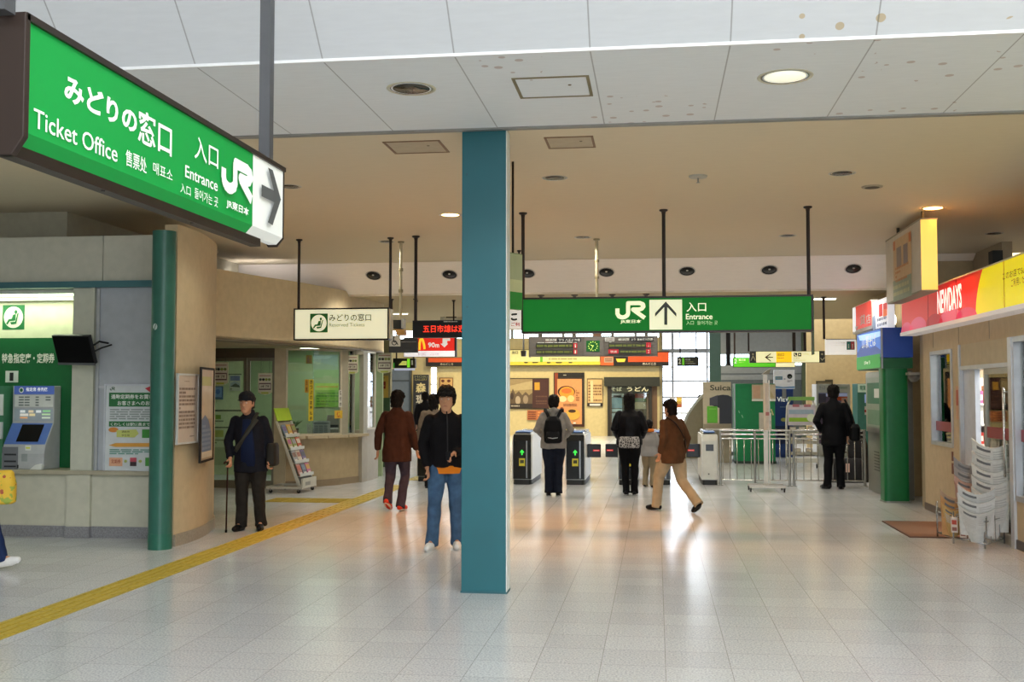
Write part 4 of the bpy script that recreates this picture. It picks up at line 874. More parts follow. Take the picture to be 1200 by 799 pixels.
# blue and green box on the green column
t = T('box_sign', 'blue and green box sign with mountain picture on top of the green square column', 'sign', (3.45, 17.3, 2.06), 0)
B().box(0, .46, 0, 2.05, .17, .63).build('upper_box', m('24479c', .4, emit=.08, var=0), t); B().box(.005, .455, .005, 2.04, 0, .16).build('lower_box', m('0f5a30', .4), t)
B().box(-.012, .012, -.012, .012, 0, .63).build('corner_strip', m('8f989c', .4, .4), t)
PBX = Pan((3.45, 17.3, 2.06), -PI/2)
f_ = T('box_face', '', '', (0, 0, 0), -PI/2); del f_['label'], f_['category']; f_.parent = t
art(f_, PBX, [('r', 1004.5, 393, 1032.4, 418, m('3f73c8', .4, emit=.6, var=0)), ('p', [(1004.5, 415), (1010, 405), (1016, 403), (1020, 408), (1026, 405), (1032.4, 410), (1032.4, 418), (1004.5, 418)], m('3a55a0', .4, emit=.5, var=0)), ('p', [(1006, 393.5), (1032, 388), (1032, 394), (1020, 398), (1008, 399)], m('a9cdf0', .4, emit=.7, var=0)), ('t', '山の', 1010.5, 396, 1014, 408, LWH, .012), ('t', '駅そば', 1015, 394, 1027, 405.6, LWH, .012),
     ('r', 1004.5, 419, 1032.4, 430.5, m('1d8a3c', .4, emit=.6, var=0)), ('t', 'びゅう', 1013.5, 423.2, 1020.4, 426.6, LWH, .02)], y0=-.004)
GC = m('0f6a38', .4)
t = T('square_column', 'green square steel column beside the stainless cabinet near the shop', 'column', (3.655, 17.52, 0)); t['kind'] = 'structure'
B().loft([(0, 0, 0, .19, .19), (0, 0, 2.06, .19, .19)], 32, e=7).build('shaft', GC, t, smooth=True, auto=30); B().loft([(0, 0, 0, .2, .2), (0, 0, .025, .2, .2)], 32, e=7).build('base_plate', m('8d9088', .4, .5), t)
t = T('steel_cabinet', 'tall stainless steel cabinet with green poster case behind the green column', 'cabinet', (3.66, 17.75, 0))
B().box(0, .34, 0, 1.9, 0, 2.04).build('cabinet_body', m('8b8a80', .3, .75), t, bevel=.008); b = B()
for k in range(7): b.box(-.006, 0, .95, 1.35, .38+.05*k, .40+.05*k)
b.build('louvres', m('55544e', .4, .6), t)
cse = B().box(-.05, 0, .35, 1.75, 1.02, 2.02).build('poster_case', m('a9aaa2', .35, .6), t)
B().box(-.054, -.05, .43, 1.67, 1.1, 1.94).box(-.057, -.054, .5, 1.6, 1.5, 1.85, m('3f7a5c', .5)).box(-.057, -.054, .5, 1.6, 1.15, 1.4, m('7a9a80', .5)).box(-.059, -.057, .6, 1.0, 1.6, 1.75, SW).build('poster', m('9aa695', .4), cse)
# ------------------------------------------------------------------ ticket gates
GW, GL = .37, 1.75
def gate(x, y, label, white=False, flapL=False, flapR=False, w=GW):
    t = T('ticket_gate', label, 'ticket gate', (x, y, 0), 0, 'row of ticket gates'); h = w/2
    prof = [(0, .09), (0, .80), (.05, .90), (.16, .95), (GL-.16, .95), (GL-.05, .90), (GL, .80), (GL, .09)]
    B().prism(prof, 0, -h+.035, h-.035).build('core', m('a9aaa4', .35, .4), t)
    for s in (-1, 1):
        xx = s*(h-.0175); B().prism([(.02, .09), (.02, .78), (.07, .87), (.18, .91), (GL-.18, .91), (GL-.07, .87), (GL-.02, .78), (GL-.02, .09)], 0, xx-.0175, xx+.0175).build('side_panel', m('d3d3cd', .35), t, bevel=.004)
    fm = m('c9c8bd', .35) if white else m('131514', .22)
    f_ = B().prism([(-.012, .10), (-.012, .80), (.035, .915), (.02, .80), (.02, .10)], 0, -h+.02, h-.02).build('front_panel', fm, t, bevel=.004)
    if not white:
        gm = m('3ce04a', .4, emit=1.0, var=0); b = B(); y_ = -.0145
        b.poly([(-.0+u, v) for u, v in ((-.035, .60), (0, .64), (.035, .60), (.035, .575), (.012, .598), (.012, .54), (-.012, .54), (-.012, .598), (-.035, .575))], y_, gm)
        b.build('go_arrow', None, t)
        B().box(-.055, .055, -.018, -.010, .34, .48).box(-.035, .035, -.021, -.018, .39, .45, m('3a3a20', .5)).build('yellow_label', m('cfc23a', .5), t)
        B().box(.075, .10, -.02, -.008, .12, .80).build('chrome_strip', m('8f9192', .35, .8), t)
    else:
        B().box(-.07, .07, -.018, -.008, .62, .74).build('card_slot', m('2a2c2c', .3), t); B().cyl((-.02, -.02, .2), (-.02, -.008, .2), .014, n=12).build('lock', m('4c4c48', .4), t)
    B().prism([(.10, .952), (.10, .965), (.55, .975), (.55, .952)], 0, -h+.05, h-.05).build('card_reader', m('2c62a8', .35), t)
    B().box(-h+.03, h-.03, .7, GL-.12, .95, .962).build('top_plate', m('1b1c1c', .25), t)
    B().box(-h+.05, -h+.09, .25, GL-.2, .951, .968).build('chrome_rail', m('c5c7c6', .2, .9), t)
    B().loft([(0, GL/2, 0, h-.005, GL/2+.02), (0, GL/2, .09, h-.01, GL/2+.01)], 24, e=8).build('plinth', m('1c1d1c', .5), t)
    for s, on in ((-1, flapL), (1, flapR)):
        if on:
            x0, x1 = (h, h+.255) if s > 0 else (-h-.255, -h)
            fo = B().box(x0, x1, .55, .60, .47, .72).build('flap', m('101112', .35), t, bevel=.012)
            rx = x1-.085 if s > 0 else x0+.085; B().box(rx-.06, rx+.06, .545, .552, .585, .615).box(rx-.045, rx+.045, .543, .546, .595, .605, m('f0c8c0', .5)).build('stop_mark', m('d8232a', .4, emit=.5, var=0), fo)
    return t
gate(-2.455, 19.85, 'black fronted ticket gate with green arrow just past the teal pillar')
gate(-1.48, 19.9, 'black fronted ticket gate behind the person with the black backpack', flapR=True)
gate(-.52, 20.0, 'ticket gate largely hidden by the person in the black padded jacket', flapL=True)
gate(.07, 20.1, 'ticket gate hidden behind the walker in the brown jacket', flapR=True)
gate(.96, 20.2, 'white fronted ticket gate at the end of the row, joined to the railing', True, flapL=True, w=.3)
gate(-4.35, 20.3, 'ticket gate at the office end of the row, behind the brown jacketed person')
gate(-3.42, 20.0, 'ticket gate behind the teal pillar and the phone holder in blue jeans')
# ------------------------------------------------------------------ railing
def railing(x0, x1, y, label, nb):
    t = T('railing', label, 'railing', (x0, y, 0)); L = x1-x0; SS = m('b3b2ab', .25, .85)
    for z, r in ((1.0, .02), (.925, .016), (.85, .013), (.10, .013)): B().cyl((0, 0, z), (L, 0, z), r, n=12).build('rail', SS, t, smooth=True, auto=40)
    for x in (.02, L/2, L-.02): B().cyl((x, 0, .0), (x, 0, 1.0), .022, n=12).lathe([(.05, 0), (.05, .012)], (x, 0, 0), n=14).build('post', m('9a9992', .3, .8), t, smooth=True, auto=40)
    for i in range(nb):
        x = L*(i+.5)/nb
        if min(abs(x-q) for q in (.02, L/2, L-.02)) > .04: B().cyl((x, 0, .10), (x, 0, .85), .008, n=8).build('bar', SS, t, smooth=True)
    return t
railing(1.13, 2.40, 20.15, 'stainless steel railing section between the white ticket gate and the brochure stand', 10)
railing(2.44, 3.72, 20.2, 'stainless steel railing section behind the person in the black suit', 10)
# wheeled single-post stand before the railing
t = T('post_stand', 'narrow beige board on a wheeled post stand before the railing', 'stand', (1.86, 19.1, 0), .0)
PST = m('a29a8c', .35, .6)
B().box(-.035, .035, -.02, .03, .12, 2.02).build('post', PST, t); B().box(.05, .075, -.01, .02, .12, 1.9).build('side_rail', PST, t)
B().box(-.035, .02, -.40, -.02, 1.05, 1.85).box(-.037, .022, -.405, -.40, 1.3, 1.36, m('b0706a', .5)).build('edge_on_board', m('cfc2b0', .5), t)
B().prism([(-.06, 2.0), (.02, 2.06), (.09, 2.10), (.05, 2.0)], 1, -.15, .08).build('top_cap', m('6c6656', .4, .4), t)
b = B().box(-.30, .30, -.22, -.18, .07, .11).box(-.30, .30, .18, .22, .07, .11).box(-.03, .03, -.18, .18, .07, .12); b.build('base_frame', PST, t)
for sx in (-.28, .28):
    for sy in (-.2, .2):
        c = B().cyl((sx-.012, sy, .033), (sx+.012, sy, .033), .033, n=14).build('caster', m('191919', .5), t, smooth=True, auto=40); B().box(sx-.018, sx+.018, sy-.012, sy+.012, .04, .075).build('caster_fork', m('55524a', .4, .6), c)
# ------------------------------------------------------------------ beyond the gates, shop side
t = T('blue_machine', 'tall blue bank machine with white poster standing behind the green booth', 'cash machine', (0, 0, 0))
def panel_thing(name, label, cat, Y, rc, depth, mat, items, base=True, rz=0.0, bev=.006):
    P = Pan((0, Y, 0), rz); (x0, z1), (x1, z0) = P.uv(rc[0], rc[1]), P.uv(rc[2], rc[3])
    if base: z0 = 0
    t = T(name, label, cat, (P.o+P.x*((x0+x1)/2))+Vector((0, 0, z0)), rz); hw = abs(x1-x0)/2; hh = z1-z0
    B().box(-hw, hw, 0, depth, 0, hh).build('cabinet_body' if base else 'panel', mat, t, bevel=bev); P2 = Pan(t.location, rz)
    if items: art(t, P2, items)
    return t, P2, hw, hh
bpy.data.objects.remove(t)
t, P, hw, hh = panel_thing('cash_machine', 'tall blue cash machine with white VIEW lettering behind the green booth', 'cash machine', 29, (906, 455, 930.5, 540), .7, m('1c3f88', .35),
    [('t', 'VIEW', 910.5, 465, 927.5, 470.5, LWH, .015), ('l', 914, 476, 921, 477.6, 1, m('6f8fc0', .5)), ('e', 915, 489.5, 922, 494, m('b0b46a', .5)), ('r', 908, 499, 929, 520, m('152a55', .4)), ('r', 911, 503, 926, 512, m('0d1626', .2))])
t, P, hw, hh = panel_thing('poster_board', 'white poster with blue patch and black round mark above the blue cash machine', 'poster', 28.9, (906.5, 433.5, 931.5, 455.5), .06, m('dcdfe6', .4, emit=.25), [('r', 907, 434, 931, 454.5, m('e8e8ec', .5, emit=.2)), ('r', 908.5, 441, 917, 445, m('7fb2dc', .5)), ('t', 'VIEW', 909.4, 442, 916, 444, SW, .01), ('e', 922.4, 438, 928.4, 443.8, INK), ('p', [(923.2, 440.6), (925.4, 442.4), (927.6, 440.6), (926.8, 441.2), (925.4, 441.8), (924, 441.2)], SW), ('s', [(918.5, 444), (920.5, 444)], .02, m('8f96b0', .5)), ('l', 922.5, 445.4, 928.5, 447.8, 2, m('8a8a90', .5)), ('p', [(906.8, 454.8), (931.2, 454.8), (931.2, 452.4), (918, 453.4), (906.8, 452)], m('7fb0e0', .5))], base=False)
B().box(-.05, .05, .02, .06, -.25, 0).build('bracket', STEEL, t)
# green booth
t, P, hw, hh = panel_thing('booth', 'plain green booth with notices behind the railing', 'booth', 26.3, (861.5, 449.5, 909, 543), .9, m('0f7a45', .45), [('r', 881, 450.5, 909, 470, m('c2b59a', .5)), ('r', 882.5, 452, 891, 466.5, m('c9a488', .5)), ('p', [(897, 466), (902, 456), (907.5, 466)], m('b3a37a', .5)), ('r', 881, 467.6, 909, 469.8, SW),
    ('r', 889.4, 483.5, 904, 503, m('c7bfb0', .5)), ('r', 896, 484, 899, 487, m('b9302a', .5)), ('t', '使', 899.4, 486.4, 903.2, 491, INK, .01), ('t', '用', 899.6, 493, 903, 497, INK, .01), ('t', '中', 899.6, 499, 903, 502.4, INK, .01), ('s', [(903.6, 479.4), (906, 486.4)], .03, m('c5c48a', .5)), ('s', [(865.6, 481), (866.6, 484)], .02, m('7fb090', .5)), ('s', [(869, 486), (870.6, 489.4)], .02, m('7fb090', .5))])
B().box(-hw-.03, -hw, .02, .06, .6, hh-.02).build('edge_frame', m('8e9490', .35, .6), t)
B().box(-hw-.02, hw+.02, -.01, .91, 0, .06).build('skirting', m('2b3d32', .5), t)
# card machine board with the lettering Suica (its mascot is left out)
t, P, hw, hh = panel_thing('sign_board', 'cream board lettered Suica with a plain black arch and green card beside the booth', 'sign', 26.6, (824, 447.5, 857, 497), .25, m('c6bba2', .5), None, base=False)
art(t, P, [('t', 'Suica', 832, 451, 856.5, 457.4, m('4a4a40', .5, var=0), .02), ('p', [(831.5, 470), (834, 466), (840, 463.4), (847, 462.4), (853, 463), (857.5, 465), (857.5, 496.5), (843, 496.5), (843, 478), (831.5, 474)], m('1b1a1d', .35)), ('p', [(831.5, 466.5), (841, 462.8), (841, 475), (831.5, 475)], m('4c4c55', .4)), ('r', 828.5, 476, 840.8, 495.5, m('5cab2c', .4, emit=.1)), ('l', 831, 478, 839, 480, 1, m('8fce58', .5))])
B().box(-hw, hw, .0, .25, -t.location.z+.0, -.0).build('stand', m('9b927c', .5), t)
B().box(-hw+.05, hw+.3, -.25, .05, -.14, -.10).build('shelf_board', m('c5c3ba', .4), t)
# curved stair parapet
prof = []
q0 = [(800, 503), (804.5, 491), (809, 483), (814, 476), (819, 470), (826, 463.5)]
Yp = 28.4; pts = [(at(a, b_, Yp).x, at(a, b_, Yp).z) for a, b_ in q0]
poly = [(pts[0][0], 0)]+pts+[(pts[-1][0]+.2, pts[-1][1]+.1), (pts[-1][0]+.2, 0)]
t = T('stair_parapet', 'beige curved stair parapet with pale handrail rising behind the white gate', 'parapet', (0, Yp, 0)); B().prism(poly, 1, 0, .3).build('parapet_wall', m('a99e86', .6), t)
R_ = B(); R_.tube([(a, -.05, z+.05) for a, z in fine(pts+[(pts[-1][0]+.2, pts[-1][1]+.1)], 3)], .035, 10).build('handrail', m('d9d8d0', .3, .3), t, smooth=True)
# vending style machine behind the suited person, teal machine, kiosk
t, P, hw, hh = panel_thing('ticket_vending_machine', 'white framed machine with colourful poster in front of the suited person', 'vending machine', 29.5, (956.5, 450, 997.5, 535), .8, m('cfcfcc', .4), [('r', 959, 460, 993.5, 520, m('6c5a74', .4)), ('r', 959, 460.5, 993, 464.5, m('a9b4dc', .5, emit=.2)), ('r', 976, 464.5, 993, 469, m('c0502c', .5)), ('r', 986, 466, 993, 472.5, m('d0a090', .5)), ('r', 959, 461, 968, 480, m('4a4358', .5)), ('r', 959, 473, 993, 474, SW), ('r', 976, 475, 992.5, 500, m('b3a48a', .5)), ('t', 'きっぷ', 960, 452, 967, 456.6, m('7f8aa0', .5), .01), ('l', 976, 452.4, 993, 456.2, 1, m('9fb0a4', .5))])
t = T('wall_plate', 'dark notice plate on the beige wall above the white framed machine', 'notice', at(966, 449, 33.9)); B().box(-.25, .25, -.03, 0, -.07, .07).box(-.2, .2, -.034, -.03, -.02, .02, m('6c6248', .5)).box(.02, .25, -.03, 0, .07, .11).build('plate', m('3c3728', .5), t)
t, P, hw, hh = panel_thing('ticket_vending_machine', 'teal machine with pale green header just beside the stainless cabinet', 'vending machine', 28, (1004.5, 449.5, 1019, 540), .7, m('4b8a82', .4), [('r', 1005, 450, 1019, 459.6, m('b9d0bc', .4, emit=.3)), ('t', '精算', 1007.5, 451.5, 1014.5, 457.5, m('2f8a5c', .5), .015), ('r', 1013, 462, 1016.6, 472, m('8fa8d8', .4, emit=.4)), ('r', 1013, 476, 1018, 486, m('c9c9d0', .4)), ('r', 1013, 480, 1016, 483, m('b04040', .5))])
t = T('travel_bag', 'dark travel bags with a pale tag on the floor behind the railing near the cabinet', 'bag', (3.55, 21.2, 0))
B().loft([(0, 0, 0, .34, .18), (0, 0, .06, .37, .2), (0, 0, .35, .35, .19), (0, 0, .45, .26, .13)], 20, e=3.5).build('bag_body', m('17161a', .6), t, smooth=True, auto=40)
B().loft([(.22, .12, 0, .2, .16), (.22, .12, .7, .19, .14), (.22, .12, .95, .12, .1)], 18, e=3).build('garment_cover', m('1a191c', .7), t, smooth=True, auto=40)
B().tube([(-.15, 0, .44), (-.12, 0, .56), (.02, 0, .56), (.05, 0, .44)], .015, 8).build('handle', m('3c2c2a', .5), t, smooth=True); B().box(-.05, .02, -.215, -.205, .2, .36).build('tag', m('c9a89a', .5), t)
# brochure stand with white tube frame
t = T('brochure_stand', 'white tube brochure stand with pale green header behind the railing', 'stand', (at(940, 530, 25).x, 25, 0))
hw = .34; zt_ = at(940, 468, 25).z
for s in (-1, 1): B().tube([(s*hw, 0, .05), (s*hw, 0, 1.0), (s*(hw-.03), .05, zt_-.15), (s*(hw-.1), .06, zt_)], .022, 10).build('frame_tube', m('c9c9c0', .3, .3), t, smooth=True)
B().box(-hw+.05, hw-.05, .02, .05, zt_-.02, zt_+.06).build('header', m('7fb05a', .4), t)
PB = Pan((t.location.x, 25, 0)); ps = B().box(-hw+.04, hw-.04, -.01, .03, .95, zt_-.12).build('poster_panel', m('c9c6cc', .5), t)
b = B(); z0, z1 = 1.0, zt_-.15; b.rect(-hw+.05, hw-.05, z0, z1, -.014, m('cfc8d4', .5)).rect(-hw+.06, hw-.12, z0+.03, z0+.12, -.016, m('8fba3a', .5)).disc(.2, z0+.12, .09, .09, -.018, m('d9e4cc', .5)).rect(-hw+.06, hw-.08, z0+.2, z0+.3, -.016, m('9db4c8', .5)).rect(-.2, -.05, z0+.36, z0+.42, -.016, m('b06a78', .5)).rect(.05, .2, z0+.36, z0+.42, -.016, m('b0747c', .5))
b.build('print', None, ps)
for z in (.78, .55, .30): B().box(-hw+.03, hw-.03, -.10, .03, z-.01, z).box(-hw+.03, hw-.03, -.10, -.09, z, z+.06).build('tray', m('a5a396', .4, .3), t)
B().box(-hw, hw, -.15, .2, .12, .22).build('base_box', m('c3c3bb', .4), t)
for sx in (-.3, .3): B().cyl((sx-.012, -.1, .05), (sx+.012, -.1, .05), .05, n=12).build('caster', m('1d1d1d', .5), t, smooth=True, auto=40)
R = random.Random(4)
for i, (x, z) in enumerate([(-.2, .79), (0, .79), (.2, .79), (-.18, .56), (.05, .56), (-.1, .31), (.15, .31)]):
    o = B().box(-.07, .07, -.012, .0, 0, .13).box(-.055, .055, -.014, -.012, .06, .11, m('d9d3c4', .5)).build('brochure', m(R.choice(['9a948c', 'a8a294', 'b3aca0']), .5)); o.location = t.location+Vector((x, -.02, z))
    tag(o, 'grey brochure %s on the %s tray of the white tube stand' % (['in the near corner', 'in the middle', 'in the far corner', 'near the corner', 'past the middle', 'before the middle', 'past the centre'][i], ['top', 'top', 'top', 'second', 'second', 'lowest', 'lowest'][i]), 'brochure', 'brochures on the white tube stand')
# ------------------------------------------------------------------ eatery front, far wall
YA = YF-.02
def poster(label, rc, items, Y=YA, depth=.04, mat=None, name='wall_poster', cat='poster', frame=0, fm=None):
    P = Pan((0, Y, 0)); (x0, z1), (x1, z0) = P.uv(rc[0], rc[1]), P.uv(rc[2], rc[3]); t = T(name, label, cat, ((x0+x1)/2, Y, z0)); hw = (x1-x0)/2; hh = z1-z0
    B().box(-hw, hw, -depth, 0, 0, hh).build('board', mat or DKFRAME, t); P2 = Pan((t.location.x, Y-depth, z0))
    f_ = bpy.data.objects.new('print_sheet', None); COL.objects.link(f_); f_.parent = t; f_.location = (0, -depth, 0)
    art(f_, P2, items, dy=-.003, y0=-.005); return t, P2
R_, O_ = m('8a3a20', .5), m('b9622a', .5)
poster('wide framed picture, sepia crowd half and dark red half with gold emblem, beside the pillar', (596, 443, 643.5, 479), [('r', 597, 444, 624, 478, m('8f7c58', .5)), ('p', [(597, 452), (624, 446), (624, 456), (597, 458)], m('a8966e', .5)), ('p', [(597, 466), (601, 455), (604, 462), (608, 458), (612, 463), (616, 459), (620, 463), (624, 460), (624, 478), (597, 478)], m('5a4a38', .6)), ('e', 604, 464, 610, 474, m('a08f78', .5)), ('e', 613, 463, 619, 473, m('8c7a64', .5)), ('e', 598, 460, 602, 468, m('3a2c24', .5)), ('r', 624, 444, 643, 478, m('40241f', .5)), ('r', 626.5, 448, 632.6, 457, m('b98a2c', .5)), ('l', 628, 463, 641, 474, 4, m('5c4034', .5)), ('r', 597, 473, 624, 478, m('2c2420', .6)), ('l', 599, 474, 622, 477, 1, m('9a8f80', .5))])
poster('tall orange menu poster with two noodle bowls and black header', (649, 436.5, 685, 500), [('r', 650, 437, 654, 499, m('7c3418', .5)), ('r', 654, 437, 684.6, 442, m('1c1714', .5)), ('l', 660, 438.4, 680, 440.4, 1, m('8c8474', .5)), ('r', 653, 444, 682, 497, m('c78a58', .5)), ('e', 653.5, 452, 674, 466, m('2e1a12', .5)), ('e', 655.5, 453, 673, 466.5, m('d08a2c', .5)), ('e', 658, 455, 670, 461, m('c8642a', .5)), ('e', 655, 464, 664, 471, m('d8c090', .5)), ('e', 665, 463, 673, 471, m('d3b878', .5)), ('l', 675, 456, 679, 470, 5, m('8c5a34', .5)), ('l', 660, 472.5, 676, 476, 2, m('8a5c3c', .5)), ('e', 663, 479, 680, 492, m('c99a40', .5)), ('e', 666, 479.6, 675, 483.6, m('3a2414', .5)), ('e', 656, 477, 661, 483, m('6c3020', .5)), ('l', 672, 494, 681, 497, 1, SW), ('r', 654, 497, 684.6, 500, m('3a1c10', .5))])
poster('small menu sheet with rows of dishes in a dark holder near the eatery door', (688, 443.5, 706.5, 476), [('r', 688.6, 444.5, 706, 472, m('bfa270', .5)), ('l', 689.5, 446.5, 705, 470.5, 7, m('7c5a3c', .5)), ('r', 692, 446, 695, 471, m('d0bc90', .5)), ('r', 690, 472.3, 705, 476, m('2a2420', .5)), ('r', 691, 473, 703.5, 475.4, m('c9c4c0', .5))])
poster('small red and orange notice below the wide framed picture', (618, 480.5, 640, 492), [('r', 618, 480.5, 640, 492, m('a8643c', .5)), ('l', 619, 481.5, 628, 491.5, 4, m('5c2c1c', .5)), ('l', 630, 481.5, 639, 491.5, 3, m('d08a50', .5))], mat=m('b98a5c', .5))
t, P = poster('long yellow shop fascia with black characters over the noodle eatery', (560, 410, 703.5, 428.6), [('r', 560, 410.5, 703, 424, m('cfc88a', .5, emit=.18)), ('r', 560, 424, 703.4, 427.4, m('cdb83c', .5, emit=.18)), ('r', 633, 418, 636, 424.4, m('6ab02c', .5)), ('t', '出口', 600, 411.2, 607, 414.6, INK, .02), ('l', 643, 419, 676, 421.8, 1, m('a8a26a', .5)), ('p', [(614, 424.2), (619, 424.2), (618, 425.4), (615, 425.4)], INK), ('p', [(624, 424.2), (631, 424.2), (630, 425.2), (624, 425.4)], INK), ('p', [(641, 424.2), (646, 424.2), (644, 425.6), (641, 425.4)], INK), ('p', [(651, 424.2), (659, 424.2), (658, 425.4), (652, 425.4)], INK), ('p', [(666, 424.2), (671, 424.2), (670, 425.4), (667, 425.4)], INK)], Y=YF-.004, depth=.25, mat=m('4a4426', .5), name='shop_fascia', cat='shop sign')
t, P = poster('orange and black shop fascia with a yellow bowl mark over the noodle eatery', (703.6, 412, 784, 428.6), [('r', 703.6, 417, 719, 428, m('c45a2a', .5, emit=.15)), ('r', 708, 418.6, 718.5, 424.6, m('a89a80', .5)), ('l', 709, 419.4, 717.5, 423.8, 2, m('8c3a2c', .5)), ('r', 719, 417, 735, 428, m('17130f', .5)), ('p', [(721.8, 420.2), (733.4, 420.2), (732, 423.6), (729.6, 425.6), (725.6, 425.6), (723.2, 423.6)], m('e0b93a', .4, emit=.4)), ('r', 736, 413, 783.5, 424.2, m('c44a1a', .5, emit=.15)), ('r', 719, 424.2, 783.6, 428, m('17130f', .5)), ('t', 'めんどころ', 753, 424.8, 768.6, 427.4, m('d9cfc0', .5), .015)], Y=YF-.004, depth=.25, mat=m('2a1a10', .5), name='shop_fascia', cat='shop sign')
t, P = poster('orange and black shop fascia seen between the black vertical banner and the pillar', (500.5, 419, 560, 429), [('r', 502, 419.4, 560, 424.4, m('c44a1a', .5, emit=.15)), ('r', 500.5, 424.4, 560, 429, m('1a1510', .5)), ('t', 'めんどころ', 516, 425.4, 531, 427.8, m('b9b09a', .5), .015)], Y=YF-.004, depth=.25, mat=m('2a1a10', .5), name='shop_fascia', cat='shop sign')
poster('black vertical banner with large pale characters beyond the dark coated person', (484.5, 439, 502.5, 505), [('r', 484.8, 439.4, 502.2, 505, m('1d1e22', .5)), ('t', 'MORI', 486, 440.4, 501, 442.6, m('7a7a58', .5)), ('t', 'GALLERY', 486, 443.4, 501, 445.8, m('8a8250', .5)), ('t', '森', 487.4, 448.5, 499.4, 460, m('b9aa7a', .5), .03), ('t', '珈', 487.6, 462.5, 498.8, 473.5, m('a8a190', .5), .03), ('t', '琲', 487.6, 476, 498.8, 487, m('a8a190', .5), .03)], Y=YF-.6, depth=.05)
poster('small framed menu board with six round dishes beside the teal pillar', (515, 442.5, 531, 470), [('r', 515.8, 443.4, 530.2, 469.4, m('c09a60', .5))]+[('e', x, y, x+4, y+3.4, m('5c3020', .5)) for y in (444.6, 450, 456, 462) for x in (517, 524)], mat=m('5a2f1c', .5))
poster('yellow notice with dark red panel on the short wall past the office', (442.5, 440, 455, 466), [('r', 442.6, 440.2, 455, 466, m('bfa04c', .5)), ('r', 446, 447, 452, 455.4, m('7c2018', .5)), ('l', 447, 449, 451, 453, 2, m('b9804a', .5)), ('l', 445.4, 442, 452, 443.6, 1, m('5a4a28', .5))], Y=24-.005, depth=.01, mat=m('b9a05c', .5))
# eatery doorway with noren
x0, x1 = XF(712), XF(770); zt_ = ZF(449)
t = T('eatery_doorway', 'dark framed glass door front of the noodle eatery', 'doorway', ((x0+x1)/2, YF, 0)); hw = (x1-x0)/2
b = B().box(-hw, -hw+.12, -.2, 0, 0, zt_).box(hw-.32, hw-.2, -.2, 0, 0, zt_).box(-hw, hw-.2, -.2, 0, zt_-.1, zt_); b.build('door_frame', m('2a2620', .5), t)
B().box(-hw-.12, hw+.1, -.35, 0, zt_-.12, ZF(442)).build('header_beam', m('262820', .5), t)
B().box(-hw+.1, hw-.2, -.02, -.012, 0, zt_-.1).build('back_board', m('6e6a5c', .6), t)
b = B(); 
for (u0, v0, u1, v1, c) in ((716, 461, 731, 465, 'e6ecec'), (716, 466, 729, 478, '9ab0b8'), (716, 479, 729, 482, 'd0dcdc'), (744, 461, 763, 466, '9a4a34'), (744, 467, 763, 470, '6a7a54'), (744, 471, 763, 479, 'b0a080'), (744, 479, 766, 487, '6a5a44'), (742, 487, 760, 500, '2c2c28'), (716, 484, 721, 504, 'b9c4c4'), (719, 463, 728, 465, '8a5a44'), (759, 485, 762, 493, 'b9b9b0')):
    b.box(XF(u0)-t.location.x, XF(u1)-t.location.x, -.045, -.02, ZF(v1), ZF(v0), m(c, .5))
b.build('shelf_goods', None, t)
B().box(-hw+.12, -hw+.16, -.12, -.05, 0, zt_-.1).box(-.06, 0, -.12, -.05, 0, zt_-.1).box(hw-.4, hw-.34, -.12, -.05, 0, zt_-.1).build('sash', m('5a4f40', .4), t); B().box(-hw+.12, hw-.32, -.09, -.085, 0, zt_-.1).build('pane', glass(), t)
nx0, nx1 = XF(728)-t.location.x, XF(761)-t.location.x
cl = B().box(nx0-.3, nx1, -.30, -.28, ZF(460), ZF(451.5)); 
cl.text('うどん', XF(735)-t.location.x, XF(760)-t.location.x, ZF(458.5), ZF(453), -.305, m('c9c6a8', .5), .02); cl.text('そば', XF(716.5)-t.location.x, XF(729)-t.location.x, ZF(458.3), ZF(453.3), -.305, m('8c9484', .5), .02); cl.build('noren_curtain', m('1f241e', .7), t)
B().box(XF(757)-t.location.x, XF(770)-t.location.x, -.05, -.02, 0, zt_-.1).build('side_panel', m('6a5038', .5), t)
# leaflet stand by the bright window
Yl = 40.5; p = at(792, 500, Yl); t = T('leaflet_stand', 'white wire leaflet stand with two coloured leaflet packs against the bright window', 'stand', (p.x, Yl, 0))
zt_ = at(790, 464.5, Yl).z
for s in (-.22, .22): B().cyl((s, 0, 0), (s, 0, zt_-.1), .014, n=8).build('leg', m('c9c9c9', .4), t)
for z in (.35, .75, zt_-.42): B().box(-.23, .23, -.15, .05, z, z+.02).build('tray', m('cfcfcc', .4), t)
for s, c, lb in ((-.12, '8f8f98', 'grey leaflet pack on the wire stand against the bright window'), (.13, 'a8843a', 'yellow brown leaflet pack on the wire stand against the bright window')):
    o = B().box(-.10, .10, -.05, 0, 0, .38).box(-.08, .08, -.055, -.05, .22, .34, m('c9b04a' if s > 0 else 'b0b0b8', .5)).box(-.09, .09, -.055, -.05, .02, .12, m('9a4a2c' if s > 0 else '9a9aa4', .5)).build('leaflet_pack', m(c, .5)); o.location = t.location+Vector((s, -.03, zt_-.40)); tag(o, lb, 'leaflets', 'leaflet packs by the window')
